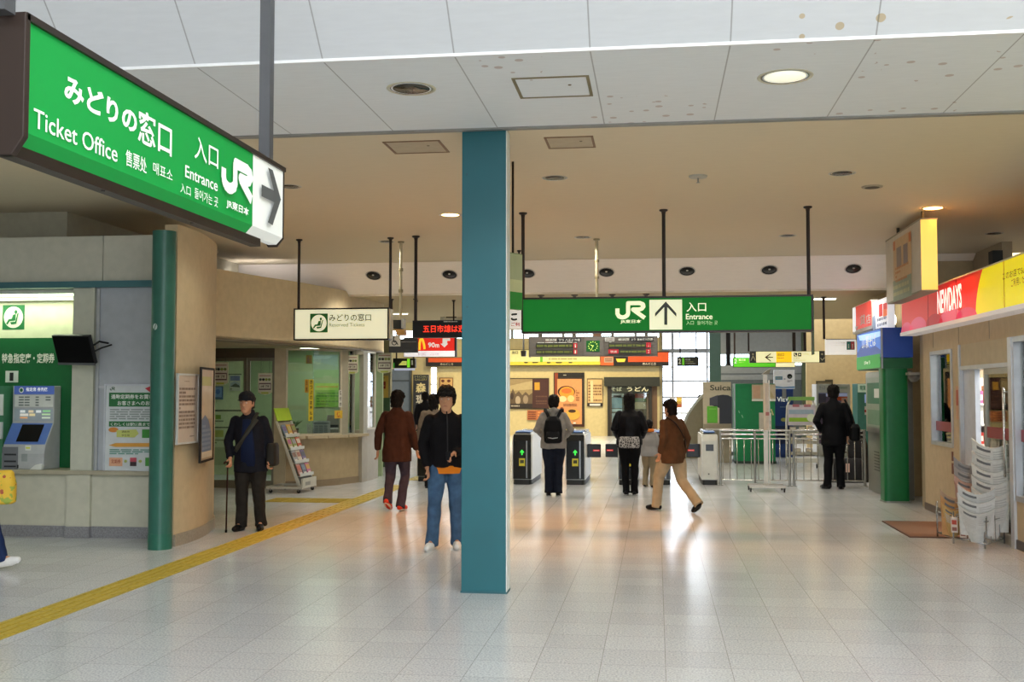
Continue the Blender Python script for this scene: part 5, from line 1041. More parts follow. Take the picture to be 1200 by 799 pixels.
# ------------------------------------------------------------------ ticket office front
YM = YO+.10
t = T('ticket_machine', 'grey and blue reserved seat ticket machine standing on the office ledge', 'ticket machine', (X12(27), YO, zc))
def lx(px, Y=YO): return at(px, 450, Y).x-t.location.x
def lz(py, Y=YO): return at(60, py, Y).z-t.location.z
hw = .155; k = lambda px: at(px, 450, YO).x-t.location.x
xa, xb = k(8), k(52)
ztop_ = lz(452); z3 = lz(496); z2 = lz(520)
B().prism([(.02, 0), (.02, z2-.12), (.05, z2-.02), (.22, z3+.0), (.22, ztop_), (.37, ztop_), (.37, 0)], 0, xa-.06, xb).build('machine_body', m('a9adae', .4), t, bevel=.01)
b = B(); nrm = .004
def sl(u, z): # on the sloped screen face
    f_ = (z-(z2-.02))/(z3-(z2-.02)); return .05+(.22-.05)*f_
def quad_s(b, xA, xB, zA, zB, mat, e): b.add([(xA, sl(0, zA)-e, zA), (xB, sl(0, zA)-e, zA), (xB, sl(0, zB)-e, zB), (xA, sl(0, zB)-e, zB)], [(0, 1, 2, 3)], mat)
quad_s(b, xa-.055, xb-.01, z2-.01, z3-.005, m('4f6cae', .4), .004); quad_s(b, k(16), k(42), lz(518), lz(498), m('0b0c0f', .12), .008); b.build('screen', None, t)
b = B(); b.rect(xa-.04, xb, lz(462), lz(452), .216, m('4a62a8', .4, emit=.25)); b.disc(k(13), lz(457), .030, .034, .214, SW); b.disc(k(13), lz(457), .020, .022, .212, SG); b.text('指定席 券売機', k(18.5), k(44), lz(458.5), lz(453.8), .214, LWH, .012)
b.rect(xa-.03, xb-.01, lz(477), lz(463), .216, m('cfd3cc', .4)); 
for r_ in range(4):
    for u0, u1 in ((10, 16), (17, 23), (30, 34), (42, 48)):
        if u0 > 40 and r_ > 1: continue
        b.rect(k(u0), k(u1), lz(466.2+r_*3.2), lz(464.6+r_*3.2), .214, m('6f7a74', .5))
b.rect(xa-.03, xb-.01, lz(494), lz(479), .216, m('8f9aa0', .3, emit=.15))
for u0, v0, u1, v1, c in ((12, 481, 18, 484, 'dfe6e4'), (22, 481, 28, 484, 'd9c8a8'), (31, 481, 37, 484, 'dfe6e4'), (39, 481, 48, 483, '8fce8f'), (12, 485, 22, 488, 'd8d4cc'), (23, 485, 30, 488, 'e0d0a0'), (38, 485, 48, 487, 'b8d8a8'), (12, 489, 21, 491, 'd8a070'), (38, 489, 48, 491, 'c9d4c0')): b.rect(k(u0), k(u1), lz(v1), lz(v0), .213, m(c, .4, emit=.35, var=0))
b.build('header_panel', None, t)
b = B(); b.rect(xa-.05, k(22), lz(552), lz(524), .016, m('6c7076', .4)); 
for v in (532, 540, 546): b.rect(k(6), k(20), lz(v+2), lz(v), .013, m('25282c', .4))
b.build('slot_panel', None, t)
b = B(); b.rect(k(30), k(37), lz(528), lz(522), .016, m('d6d9d4', .4)); b.rect(k(26), k(33), lz(541), lz(532), .016, m('8f9896', .4)); b.rect(k(21), k(23), lz(549), lz(545), .013, m('25282c', .4)); b.rect(k(31), k(36), lz(526), lz(524), .013, m('c9d04a', .4)); b.build('button_panel', None, t)
B().box(xa-.9, xa-.10, .1, .37, 0, ztop_).box(xa-.9, xa-.10, .08, .1, lz(487), lz(462), m('cfd6d2', .4)).box(xa-.9, xa-.10, .06, .1, lz(515), lz(495), m('c3cac8', .4)).build('neighbour_module', m('3f7a58', .45), t)
t2 = T('receipt_tray', 'small white plastic receipt tray on the ledge beside the ticket machine', 'tray', (at(43, 555, YO).x, YO+.02, zc))
B().prism([(-.09, 0), (.07, 0), (.075, .06), (.04, .07), (-.02, .055)], 1, -.04, .06).build('tray', m('d3d6d0', .35), t2, bevel=.008)
# graphics above the machine
t, P, hw, hh = sign('green square sign with white seated passenger symbol over the ticket machine', (0, YO+.42, 0), 0, (3.5, 357.5, 28.5, 386), .01, SG, seat_mark(3.5, 357.5, 28.5, 386, SG, m('d6dac6', .5)), name='pictogram_sign')
t = T('lettering_sign', 'white Japanese lettering on the green band above the ticket machine', 'sign', (0, YO+.376, 0)); PP = Pan((0, YO+.376, 0)); art(t, PP, [('t', '特急指定席・定期券', 2.5, 414, 64, 425.5, m('d9ddd0', .5, var=0), .022)], 'lettering')
t, P, hw, hh = sign('small white plate with black number 1 on the green band', (0, YO+.376, 0), 0, (6.5, 434.5, 21, 448), .01, m('c9cfc8', .5), [('t', '1', 11.5, 436.5, 15.8, 446.2, INK, .02)], name='number_plate')
# monitor on an arm
t = T('wall_monitor', 'black flat monitor tilted on a bracket in front of the grey panel', 'monitor', (at(86, 410, 11.7).x, 11.7, at(86, 410, 11.7).z), -.12); t.rotation_euler = (.42, .02, -.10)
hw, hh = .245, .175
B().box(-hw, hw, 0, .05, -hh, hh).build('case', m('1b1b1c', .4), t, bevel=.006); B().box(-hw+.012, hw-.012, -.004, 0, -hh+.02, hh-.012).build('screen', m('060607', .5, spec=.1), t)
B().box(-hw, hw, -.006, .0, -hh-.012, -hh+.014).build('lower_bezel', m('5d5f62', .35, .4), t)
B().tube([(hw-.05, .05, .02), (hw+.03, .12, .06), (hw+.07, .22, .0)], .012, 8).tube([(hw-.05, .05, -.05), (hw+.02, .14, -.03), (hw+.09, .25, -.03)], .01, 8).build('bracket_arm', m('2b2b2c', .4, .5), t, smooth=True)
# bulletin poster in the grey panel
def fposter(label, P, rc, items, fr, fm, sheet, depth=.02, name='notice_board', cat='poster'):
    (x0, z1), (x1, z0) = P.uv(rc[0], rc[1]), P.uv(rc[2], rc[3])
    if x0 > x1: x0, x1 = x1, x0
    w0 = P.o+P.x*((x0+x1)/2)+Vector((0, 0, z0)); t = T(name, label, cat, w0, P.rz); hw = (x1-x0)/2; hh = z1-z0
    B().box(-hw, hw, -depth, 0, 0, hh).build('sheet', sheet, t)
    B().box(-hw-fr, hw+fr, -depth-.01, 0, -fr, 0).box(-hw-fr, hw+fr, -depth-.01, 0, hh, hh+fr).box(-hw-fr, -hw, -depth-.01, 0, 0, hh).box(hw, hw+fr, -depth-.01, 0, 0, hh).build('frame', fm, t)
    art(t, Pan(w0+Vector((math.sin(P.rz), -math.cos(P.rz), 0))*depth, P.rz), items, y0=-.003-depth, dy=-.0006); return t
GD = m('2b6a3c', .5)
fposter('white railway notice poster with green headings, partly behind the round green column', Pan((0, YO+.03, 0)), (125.5, 452, 200, 551.5), [('j', 129, 453.5, 135, 457.5, m('3f5a44', .5)), ('p', [(170, 455), (176, 452.6), (186, 452.6), (186, 459), (176, 459.6)], m('b03038', .5)), ('r', 128, 460, 198, 476.5, GD), ('t', '通勤定期券をお買い求めの', 130.5, 462, 196, 467.5, SW, .015), ('t', 'お客さまへのお知らせ', 138, 469.5, 192, 475, SW, .015), ('l', 129, 478.5, 196, 492, 5, m('8a9490', .5)), ('r', 128, 493.5, 198, 500, GD), ('t', 'くわしくは駅係員まで', 130, 495, 176, 499, SW, .01), ('e', 127.5, 500.5, 139, 506.5, m('c8823a', .5)), ('p', [(137, 504), (160, 503), (163, 508), (158, 512.5), (137, 512)], m('b9c06a', .5)), ('t', '通勤用', 143, 504.5, 152, 507, INK), ('t', '学生用', 143, 508.5, 152, 511.4, INK), ('r', 167, 503, 177, 513, m('3f8a3c', .5)), ('p', [(128, 521.5), (136, 519), (196, 519), (196, 523.5), (136, 523.5)], m('c9923f', .5)), ('l', 129, 525.5, 196, 533, 3, m('5f9080', .5)), ('r', 128.5, 536, 144, 546, m('d0a080', .5)), ('t', '定期券', 131, 538, 142, 543, m('8a3c2c', .5), .012), ('e', 146, 538.5, 149.5, 542, m('a8b060', .5)), ('r', 153, 536, 160.5, 541, m('b04a58', .5)), ('r', 153, 541, 160.5, 546, m('3a2c30', .5)), ('e', 163, 538.5, 167, 542, m('a8b060', .5)), ('r', 171, 536, 186, 546, m('3f8a3c', .5))], .02, m('c3c8d0', .3, .4), m('c3c9ca', .4))
# posters on the curved office end
def tang(px): 
    p = onpath(px-.6, CVF); q = onpath(px+.6, CVF); return math.atan2(q.y-p.y, q.x-p.x), (p+q)/2
def curve_poster(label, px0, px1, py0, py1, dep, fr, fm, sheet, items_fn):
    p, q = onpath(px0, CVF), onpath(px1, CVF); d = (q-p).normalized(); ang = math.atan2(d.y, d.x); nrm = Vector((d.y, -d.x, 0)); o = p+nrm*dep
    P = Pan(o, ang); t = fposter(label, P, (px0, py0, px1, py1), items_fn, fr, fm, sheet, .015); w_ = (q-p).length/2; hh = zat(p, py0)-zat(p, py1)
    B().box(-w_*.6, w_*.6, 0, dep+.03, hh*.2, hh*.8).build('spacer', DARKM, t); return t
curve_poster('white framed notice of small print on the curved beige office end', 207.5, 229.5, 439.5, 516.5, .045, .02, m('d0d0cc', .35, .3), m('c4b3a2', .5), [('l', 210, 453, 228, 502, 11, m('8a7668', .5)), ('l', 216, 446, 222, 447.6, 1, m('8a7668', .5)), ('l', 222, 510, 227, 511.5, 1, m('6a5a50', .5))])
curve_poster('dark framed tall poster of a blue figure on the edge of the curved office end', 234.5, 247.5, 432.5, 536, .07, .025, m('221a14', .8), m('b39c7e', .5), [('r', 236, 441, 247.5, 452, m('a8a050', .5)), ('r', 236, 452, 247.5, 490, m('c2b096', .5)), ('p', [(236, 530), (236, 492), (240, 486), (244, 492), (247, 505), (247, 530)], m('6f7c94', .5)), ('l', 236.5, 497, 246, 526, 6, m('8b96a8', .5)), ('r', 236, 530, 247.5, 534, m('cfc4b0', .5))])
B_ = None
# pendant notices along the entrance
def pendant(label, px, py0, py1, w_, off, key):
    c = onpath(px); p = onpath(px-3) or c; q = onpath(px+3) or c; d = (q-p).normalized() if (q-p).length > 0 else Vector((.3, 1, 0)).normalized()
    nrm = Vector((d.y, -d.x, 0)); o = c+nrm*off; z1, z0 = zat(o, py0), zat(o, py1); ang = -.10
    t = T('pendant_notice', label, 'notice', (o.x, o.y, z0), ang, 'shield shaped notices at the reserved ticket office'); h = z1-z0; s = w_/2
    B().prism([(-s, .12*h), (-s*.6, .04*h), (0, 0), (s*.6, .04*h), (s, .12*h), (s, h), (-s, h)], 1, 0, .012).build('card', m('c2c19f', .5), t)
    b = B(); b.rect(-s*.9, s*.9, .16*h, .96*h, -.002, m('c9c6b4', .5)); b.rect(-s*.8, s*.8, .86*h, .89*h, -.004, m('8c3a3c', .5)); 
    for i, cc in enumerate(('3c4a44', '23251f', '7c8a3c', '6a7a40')): b.disc(-s*.65+i*s*.42, .70*h, s*.2, .06*h, -.004, m(cc, .5))
    b.rect(-s*.85, s*.85, .22*h, .54*h, -.004, m('5a4048', .5)); b.rect(-s*.78, s*.78, .28*h, .49*h, -.006, m('c9c4b2', .5)); b.text('お得', -s*.6, -s*.1, .33*h, .44*h, -.008, INK, .02); b.text('発売', s*.05, s*.6, .33*h, .44*h, -.008, INK, .02)
    b.rect(-s*.5, s*.5, .05*h, .12*h, -.004, m('a8b04a', .5))
    b.build('print', None, t); [B().cyl((e*s*.6, .006, h), (e*s*.6, .006, FZ0-.03-z0), .003, n=6).build('cord', DARKM, t) for e in (-1, 1)]
pendant('shield shaped notice hanging at the doorway beside the curved office end', 259, 424.5, 451.5, .30, .03, 0)
pendant('shield shaped notice hanging on the glass door above the capped person', 311, 437, 462.5, .27, .03, 1)
pendant('shield shaped notice hanging between counter window and ticket slot', 409.5, 416, 438.5, .23, .06, 2)
c = Vector((-5.35, 21.0, 0)); t0 = [o for o in bpy.data.objects if o.name.startswith('pendant_notice')][-1]
o = copy_thing([o for o in bpy.data.objects if o.name.startswith('pendant_notice')][0], 'shield shaped notice hanging past the rounded end of the office fascia', Vector((c.x, 21.0, at(449.5, 437.5, 21.0).z)), -.05)
# things seen through the office glass
def inn(px, d):
    c = onpath(px); q = onpath(px+1.5); e = (q-c).normalized(); return c-Vector((e.y, -e.x, 0))*d
PI_ = Pan((0, YI-.005, 0))
def inside(label, rc, items, sheet, name='wall_poster', Y=None, cat='poster'):
    P = Pan((0, Y or YI-.005, 0)); (x0, z1), (x1, z0) = P.uv(rc[0], rc[1]), P.uv(rc[2], rc[3]); t = T(name, label, cat, ((x0+x1)/2, P.o.y, z0)); hw = (x1-x0)/2
    B().box(-hw, hw, -.012, 0, 0, z1-z0).build('sheet', sheet, t)
    f_ = bpy.data.objects.new('print_sheet', None); COL.objects.link(f_); f_.parent = t; f_.location = (0, -.012, 0)
    art(f_, Pan((t.location.x, P.o.y-.012, z0)), items, y0=-.003); return t
LG = m('a9b48c', .5, emit=.05)
inside('pale green notice wall board seen through the office doorway', (250, 418, 283, 560), [('r', 250, 438, 283, 439.5, m('3c4a34', .5)), ('r', 250, 480, 283, 482, m('3a4434', .5)), ('r', 250, 500, 283, 501.6, m('3a4434', .5)), ('r', 252, 504, 262, 512, m('9aa04c', .5)), ('l', 252, 514, 264, 520, 2, m('6a744c', .5)), ('r', 253, 486, 259, 491, m('6a8a30', .5)), ('l', 252, 492, 262, 497, 2, m('54604a', .5)), ('r', 251, 524, 282, 545, m('94a078', .5))], LG, 'notice_board', cat='notice board')
inside('blue framed poster beside the door opening inside the office', (250.5, 452.5, 261.5, 468), [('r', 251.3, 453.5, 260, 465.5, m('6f90b8', .5)), ('e', 253, 456, 258, 462, m('3c64a0', .5)), ('r', 250.5, 466, 261.5, 468, m('2a5a70', .5))], m('22456c', .5), Y=21.36)
inside('landscape photo poster inside the office door', (269, 439, 282, 458), [('r', 270, 440.4, 281, 446, m('5a6488', .5)), ('p', [(270, 453), (270, 449), (275, 446.6), (281, 449.6), (281, 453)], m('8f9a9c', .5)), ('p', [(270, 453), (276, 449), (281, 452), (281, 454)], m('38443c', .5)), ('l', 270, 454.4, 281, 457, 1, m('6a744c', .5))], m('a8ac98', .5), Y=21.36)
inside('green timetable sheet on the office back wall behind the counter window', (369, 449, 398, 477), [('l', 371, 451.4, 396, 454.6, 1, m('b08a3a', .5)), ('r', 369.5, 457, 398, 476.5, m('6f9a3a', .5)), ('l', 371, 459, 397, 475, 5, m('4c742c', .5))], m('8fae50', .5, emit=.06))
t = T('fire_notice', 'tall yellow strip notice with black characters on the counter window', 'notice', onpath(364.5)); 
def onglass(label, px0, py0, px1, py1, mat, chars, name='window_sticker', cmat=None):
    p = onpath(px0); q = onpath(px1); d = (q-p).normalized(); ang = math.atan2(d.y, d.x); nrm = Vector((d.y, -d.x, 0)); o = (p+q)/2+nrm*.012; z1, z0 = zat(p, py0), zat(q, py1); s = (q-p).length/2
    t = T(name, label, 'notice', (o.x, o.y, z0), ang); b = B().box(-s, s, 0, .004, 0, z1-z0, mat); n = len(chars)
    for i, ch_ in enumerate(chars):
        u = (z1-z0)/n; b.text(ch_, -s*.55, s*.55, (n-1-i)*u+u*.14, (n-1-i)*u+u*.86, -.002, cmat or INK, .02)
    b.build('sheet', None, t); return t
bpy.data.objects.remove(t)
YELW = m('cdb42a', .5)
onglass('tall yellow strip notice with black characters on the counter window', 361.5, 444.5, 367, 493, YELW, 'きっぷの変更払戻')
onglass('small amber card stuck on the counter window beside the tall yellow strip', 357, 444.5, 361, 460, m('b98a2a', .5), '注意', cmat=m('6a4a1a', .5))
onglass('white vertical sticker on the counter window near the aluminium post', 396.5, 457, 400.5, 477, m('c9c9c0', .5), '受付中')
onglass('square yellow card low on the counter window near the aluminium post', 392, 481, 401, 490, m('c9a83a', .5), '休', cmat=m('b05030', .5))
onglass('round yellow and purple decal high on the counter window', 358, 416, 365, 426, m('8a7a3c', .5), '優', cmat=m('5c4a6a', .5))
# plant pot and easel card on the counter behind the glass
g_in = inn(352, .3)
t = T('potted_plant', 'small potted plant with red tipped leaves behind the counter window', 'plant', (g_in.x, g_in.y, 0.9)); 
B().lathe([(.06, 0), (.085, .14), (.09, .15), (.075, .15)], n=18).build('pot', m('4a3a30', .5), t, smooth=True, auto=40)
for i in range(9):
    a = i*.7; L = .16+.05*(i % 3); b = B(); ex, ey = math.cos(a)*L, math.sin(a)*L*.6
    b.add([(0, 0, .14), (ex*.5-ey*.15, ey*.5+ex*.15, .25), (ex, ey, .26+.02*(i % 3)), (ex*.5+ey*.15, ey*.5-ex*.15, .24)], [(0, 1, 2, 3)]); b.build('leaf', m('a8402c' if i % 3 == 0 else '4c6a34', .5), t)
struct(B().prism([tuple(inn(px, .16).xy) for px in (337, 350, 370, 400, 426)]+[tuple(inn(px, .8).xy) for px in (426, 400, 370, 350, 337)], 2, 0, .9), 'counter_inside', m('7a7660', .5))
e_in = inn(388, .28); t = T('easel_card', 'grey timetable card on an easel behind the counter window', 'card', (e_in.x, e_in.y, .9), .15)
B().box(-.16, .16, 0, .01, 0, .27).box(-.14, .14, -.003, 0, .21, .24, m('6a7274', .5)).build('card', m('9aa0a0', .5), t); b = B()
for i in range(5):
    for j in range(3): b.rect(-.13+j*.09, -.06+j*.09, .02+i*.036, .04+i*.036, -.004, m('6f7678', .5))
b.build('print', None, t); B().prism([(0.01, .2), (.12, 0), (.13, 0), (.01, .22)], 0, -.02, .02).build('easel_leg', m('5c5c58', .5), t)
e2 = inn(374, .25); t = T('easel_card', 'white folded card standing behind the counter window next to the plant', 'card', (e2.x, e2.y, .9), .9)
B().prism([(-.09, 0), (.06, 0), (-.03, .22), (-.1, .22)], 1, 0, .01).build('card', m('a8ac9c', .5), t)
e3 = inn(419, .5); t = T('ticket_terminal', 'staff ticket terminal on the desk behind the open counter slot', 'terminal', (e3.x, e3.y, .9), .2)
B().prism([(0, 0), (.3, 0), (.3, .34), (.2, .36), (.05, .12), (0, .1)], 0, -.16, .16).build('housing', m('7c7c74', .5), t, bevel=.01); B().add([(-.12, .055, .13), (.12, .055, .13), (.12, .185, .33), (-.12, .185, .33)], [(0, 1, 2, 3)]).build('screen', m('22282c', .2), t)
# ------------------------------------------------------------------ brochure rack by the entrance
rk = fl(319.5, 579); ang = math.pi/2-.13
t = T('brochure_rack', 'white wheeled sloping brochure rack with lime green header by the counter', 'rack', (-5.35, 18.15, 0), PI/2-.06)
a0 = fl(350, 578); t.location = (a0.x, a0.y, 0)
RW, RH = .62, 1.42; RM = m('bdbbae', .4)
dx = .50                                      # depth of the foot, behind the face
def face(z): return .0+.40*(z-.22)/1.0        # local y of the sloping face at height z
zt_ = 1.20
for x in (0, RW): B().prism([(face(.12)-.0, .12), (face(zt_), zt_), (face(zt_)+.03, zt_), (face(.12)+.06, .12)], 0, x-.012, x+.012).build('side_rail', RM, t)
B().add([(0.01, face(.14)+.03, .14), (RW-.01, face(.14)+.03, .14), (RW-.01, face(zt_)+.03, zt_), (.01, face(zt_)+.03, zt_)], [(0, 1, 2, 3)]).add([(0.01, face(.14)+.04, .14), (RW-.01, face(.14)+.04, .14), (RW-.01, face(zt_)+.04, zt_), (.01, face(zt_)+.04, zt_)], [(3, 2, 1, 0)]).build('back_board', m('8a8676', .5), t)
B().add([(0, face(zt_)-.01, zt_+.01), (RW, face(zt_)-.01, zt_+.01), (RW, face(zt_)+.06, zt_+.22), (0, face(zt_)+.06, zt_+.22), (0, face(zt_)+.005, zt_+.0), (RW, face(zt_)+.005, zt_+.0), (RW, face(zt_)+.075, zt_+.22), (0, face(zt_)+.075, zt_+.22)], [(0, 1, 2, 3), (7, 6, 5, 4), (0, 4, 5, 1), (2, 6, 7, 3), (1, 5, 6, 2), (0, 3, 7, 4)]).build('header', m('9ab82e', .45), t)
for z in (.28, .50, .72, .94): B().box(.01, RW-.01, face(z)-.05, face(z)+.03, z-.008, z).box(.01, RW-.01, face(z)-.05, face(z)-.044, z, z+.045).build('pocket', m('c2c4bc', .35, .2), t)
b = B().box(-.015, .015, face(.1)-.02, dx+.08, .07, .11).box(RW-.015, RW+.015, face(.1)-.02, dx+.08, .07, .11).box(0, RW, dx+.05, dx+.08, .07, .11); b.build('base_frame', RM, t)
B().box(0, RW, face(.12)-.03, face(.12)+.0, .08, .24).box(.12, .34, face(.12)-.033, face(.12)-.03, .12, .18, m('8f8f88', .5)).build('front_plate', RM, t)
for x in (0, RW):
    for y in (0, dx): c = B().cyl((x-.012, y, .03), (x+.012, y, .03), .03, n=12).build('caster', m('171717', .5), t, smooth=True, auto=40); B().box(x-.018, x+.018, y-.012, y+.012, .035, .075).build('caster_fork', STEEL, c)
M4 = Matrix.Translation(t.location) @ Matrix.Rotation(t.rotation_euler.z, 4, 'Z'); R = random.Random(11)
cols = ['9c6a5c', '6f5f86', 'b98f3a', '8f8f92', 'b0563c', '5a5a66', 'a39a6a', '7a5a4c', 'c2b8a8', '6a7a8a', 'a85a7a', '7f8a4a']; NM = dict(zip(cols, ['dusty red', 'violet', 'mustard', 'grey', 'orange red', 'slate', 'olive beige', 'brown', 'cream', 'steel blue', 'pink', 'green']))
for r_, z in enumerate((.28, .50, .72, .94)):
    for j in range(3):
        c = cols[(r_*3+j*5) % 12]; tilt = -math.atan(.40)
        o = B().box(-.085, .085, -.012, 0, 0, .21).box(-.07, .07, -.014, -.012, .10, .18, m(cols[(r_*3+j*5+4) % 12], .5)).box(-.055, .055, -.014, -.012, .03, .06, m('cfc8bc', .5)).build('brochure', m(c, .45))
        o.matrix_world = M4 @ Matrix.Translation((.115+j*.195, face(z)-.02, z)) @ Matrix.Rotation(tilt, 4, 'X')
        tag(o, '%s brochure in the %s pocket of the lime headed rack, %s' % (NM[c], ['lowest', 'second lowest', 'second highest', 'highest'][r_], ['doorway side', 'middle', 'counter side'][j]), 'brochure', 'brochures on the lime headed rack')
# ------------------------------------------------------------------ newspaper racks by the shop door
def newspaper_mesh(w_=.30, h_=.40, sag=.07, title=True, taper=.45, c='c9c8c2', seed=0):
    """a paper folded in half and bowed in its holder: wide curved top edge, narrow foot, real thickness"""
    n = 9; b = B(); th = .012; outer = []; inner = []
    paper = m(c, .7, var=.08, scale=30)
    R = random.Random(seed)
    rows = 7; P_ = [[], []]
    for k in range(rows):
        v = k/(rows-1); wd = w_*(taper+(1-taper)*v)
        for side, off in ((0, 0), (1, th+.02*v)):
            P_[side].append([((u/(n-1)-.5)*wd, -math.cos((u/(n-1)-.5)*PI*.95)*(.03+sag*.5*v)+off+.03, h_*v+(abs(u/(n-1)-.5)**2)*.32*v*v+.10*(u/(n-1)-.5)*-v*w_) for u in range(n)])
    V = [p for s in P_ for r in s for p in r]; F_ = []; q = lambda s, k, u: s*rows*n+k*n+u
    for k in range(rows-1):
        for u in range(n-1): F_.append((q(0, k, u), q(0, k, u+1), q(0, k+1, u+1), q(0, k+1, u))); F_.append((q(1, k, u+1), q(1, k, u), q(1, k+1, u), q(1, k+1, u+1)))
    for u in range(n-1): F_.append((q(0, rows-1, u), q(0, rows-1, u+1), q(1, rows-1, u+1), q(1, rows-1, u))); F_.append((q(0, 0, u+1), q(0, 0, u), q(1, 0, u), q(1, 0, u+1)))
    for k in range(rows-1): F_.append((q(0, k+1, 0), q(1, k+1, 0), q(1, k, 0), q(0, k, 0))); F_.append((q(0, k, n-1), q(1, k, n-1), q(1, k+1, n-1), q(0, k+1, n-1)))
    b.add(V, F_, paper)
    ink = m('6a6a6c', .7)
    def surf(u, v): wd = w_*(taper+(1-taper)*v); return (u*wd, -math.cos(u*PI*.95)*(.03+sag*.5*v)+.03-.002, h_*v+abs(u)**2*.32*v*v-.10*u*v*w_)
    def mark(u0, u1, v0, v1, mt): 
        us = [u0+(u1-u0)*i/4 for i in range(5)]; vs = [surf(u, v0) for u in us]+[surf(u, v1) for u in us]; b.add(vs, [(i, i+1, i+6, i+5) for i in range(4)], mt)
    mark(-.36, .02, .86, .93, ink)
    for k in range(5): mark(.08, .42, .60+k*.065, .63+k*.065, m('b0b0ad', .7)); mark(-.42, .0, .50+k*.06, .53+k*.06, m('b4b4b0', .7))
    return b
RX, RYc = 3.56, 12.75
t = T('newspaper_rack', 'chrome wire newspaper rack standing by the shop door', 'rack', (3.52, 12.72, 0), -.9)
WR = m('a9abac', .25, .85)
def w3(px, py, Y): return at(px, py, Y)
papers = []
# column A: tall stack next to the shop window; B: low front column; C, D: side columns
COLS = [('A', 1161, 12.95, [(524, .40), (539, .40), (553, .40), (567, .40), (581, .40), (595, .40)], ['cfcfca', 'c6c6c2', 'cdccc6', 'c4c4c0', 'c9c9c4', 'c2c2be'], -.45, 'tall pile by the shop window'),
        ('B', 1144, 12.5, [(578, .38), (589, .38), (601, .38)], ['bfc0be', 'c6c6c4', 'bcbdba'], -.35, 'low front pile'),
        ('C', 1136, 13.25, [(545, .34), (555, .34), (566, .33), (574, .33)], ['8f8c8c', '9a9694', 'b9988a', 'b08878'], -.3, 'middle pile'),
        ('D', 1117, 13.0, [(583, .28), (590, .27), (598, .26)], ['a89078', 'b58a5a', 'c0a068'], -.1, 'small pile beside the mat')]
cnames = {'cfcfca': 'white', 'c6c6c2': 'white', 'cdccc6': 'white', 'c4c4c0': 'pale grey', 'c9c9c4': 'white', 'c2c2be': 'pale grey', 'bfc0be': 'grey white', 'c6c6c4': 'white', 'bcbdba': 'grey white', '8f8c8c': 'grey', '9a9694': 'grey', 'b9988a': 'pinkish', 'b08878': 'brownish pink', 'a89078': 'tan', 'b58a5a': 'orange tan', 'c0a068': 'yellowish'}
for cn, pxc, Yc, rows_, cs, rz_, desc in COLS:
    n = len(rows_)
    for i, (py, w_) in enumerate(rows_):
        Y = Yc-.035*i; top = at(pxc, py, Y); hgt = .40 if cn == 'A' else .36
        if i == n-1 and cn in 'AB': hgt = .45 if cn == 'A' else .5
        z0 = max(.06, top.z-hgt)
        o = newspaper_mesh(w_, top.z-z0, .06, c=cs[i], seed=i, taper=.86 if i < n-1 else .30).build('newspaper', None, smooth=True, auto=50)
        o.location = (top.x, Y, z0); o.rotation_euler = (.10, 0, rz_)
        tag(o, '%s folded newspaper, %s from top in the %s' % (cnames[cs[i]], ORD[i], desc), 'newspaper', 'newspapers in the rack by the shop door')
t.rotation_euler.z = 0; t.location = (3.5, 12.75, 0)
def L(px, py, Y): p = at(px, py, Y); return (p.x-3.5, p.y-12.75, max(.0, p.z))
x0, x1 = at(1106, 600, 13.0).x-3.5, at(1178, 600, 12.8).x-3.5
for (xx, yy, hh) in ((x0, .55, .42), (x1, .62, .98), (x1, .10, .72), (.02, -.34, .34), (x0+.05, .05, .36)): B().cyl((xx, yy, 0), (xx, yy, hh), .010, n=8).build('upright', WR, t, smooth=True)
for z in (.06, .30): B().tube([(x0, .55, z), (x0+.05, .05, z), (.02, -.42, z), (x1, .10, z), (x1, .62, z), (x0, .55, z)], .007, 8).build('wire_hoop', WR, t, smooth=True)
for z in (.42, .70): B().tube([(x1-.3, .66, z), (x1, .62, z), (x1, .10, z)], .007, 8).build('wire_hoop', WR, t, smooth=True)
for k_ in range(5):
    f0 = k_/4; B().cyl((x0+.05+(.02-x0-.05)*f0, .05-.47*f0, .06), (x0+.05+(.02-x0-.05)*f0, .05-.47*f0, .36), .005, n=6).build('wire', WR, t)
    B().tube([(.02+(x1-.02)*f0, -.42+.52*f0, .06), (.02+(x1-.02)*f0, -.40+.52*f0, .34)], .005, 6).build('wire', WR, t)
B().box(x1-.16, x1, .30, .62, .98, 1.0).build('top_tray', WR, t)
# price cards along the low front
for i in range(4):
    p = at(1118+i*10, 612+i*7, 12.8-.08*i); o = B().box(-.035, .035, -.005, 0, 0, .17).box(-.025, .025, -.007, -.005, .09, .14, m('b04a3c', .5)).box(-.025, .025, -.007, -.005, .02, .06, m('8a5a50', .5)).build('price_card', m('c9bcb0', .5)); o.location = (p.x-.02, p.y-.10, max(.09, p.z-.1)); o.rotation_euler = (.1, 0, -.5)
    tag(o, 'white and red price card, %s along the front of the newspaper rack from the mat' % ORD[i], 'price card', 'price cards on the newspaper rack')
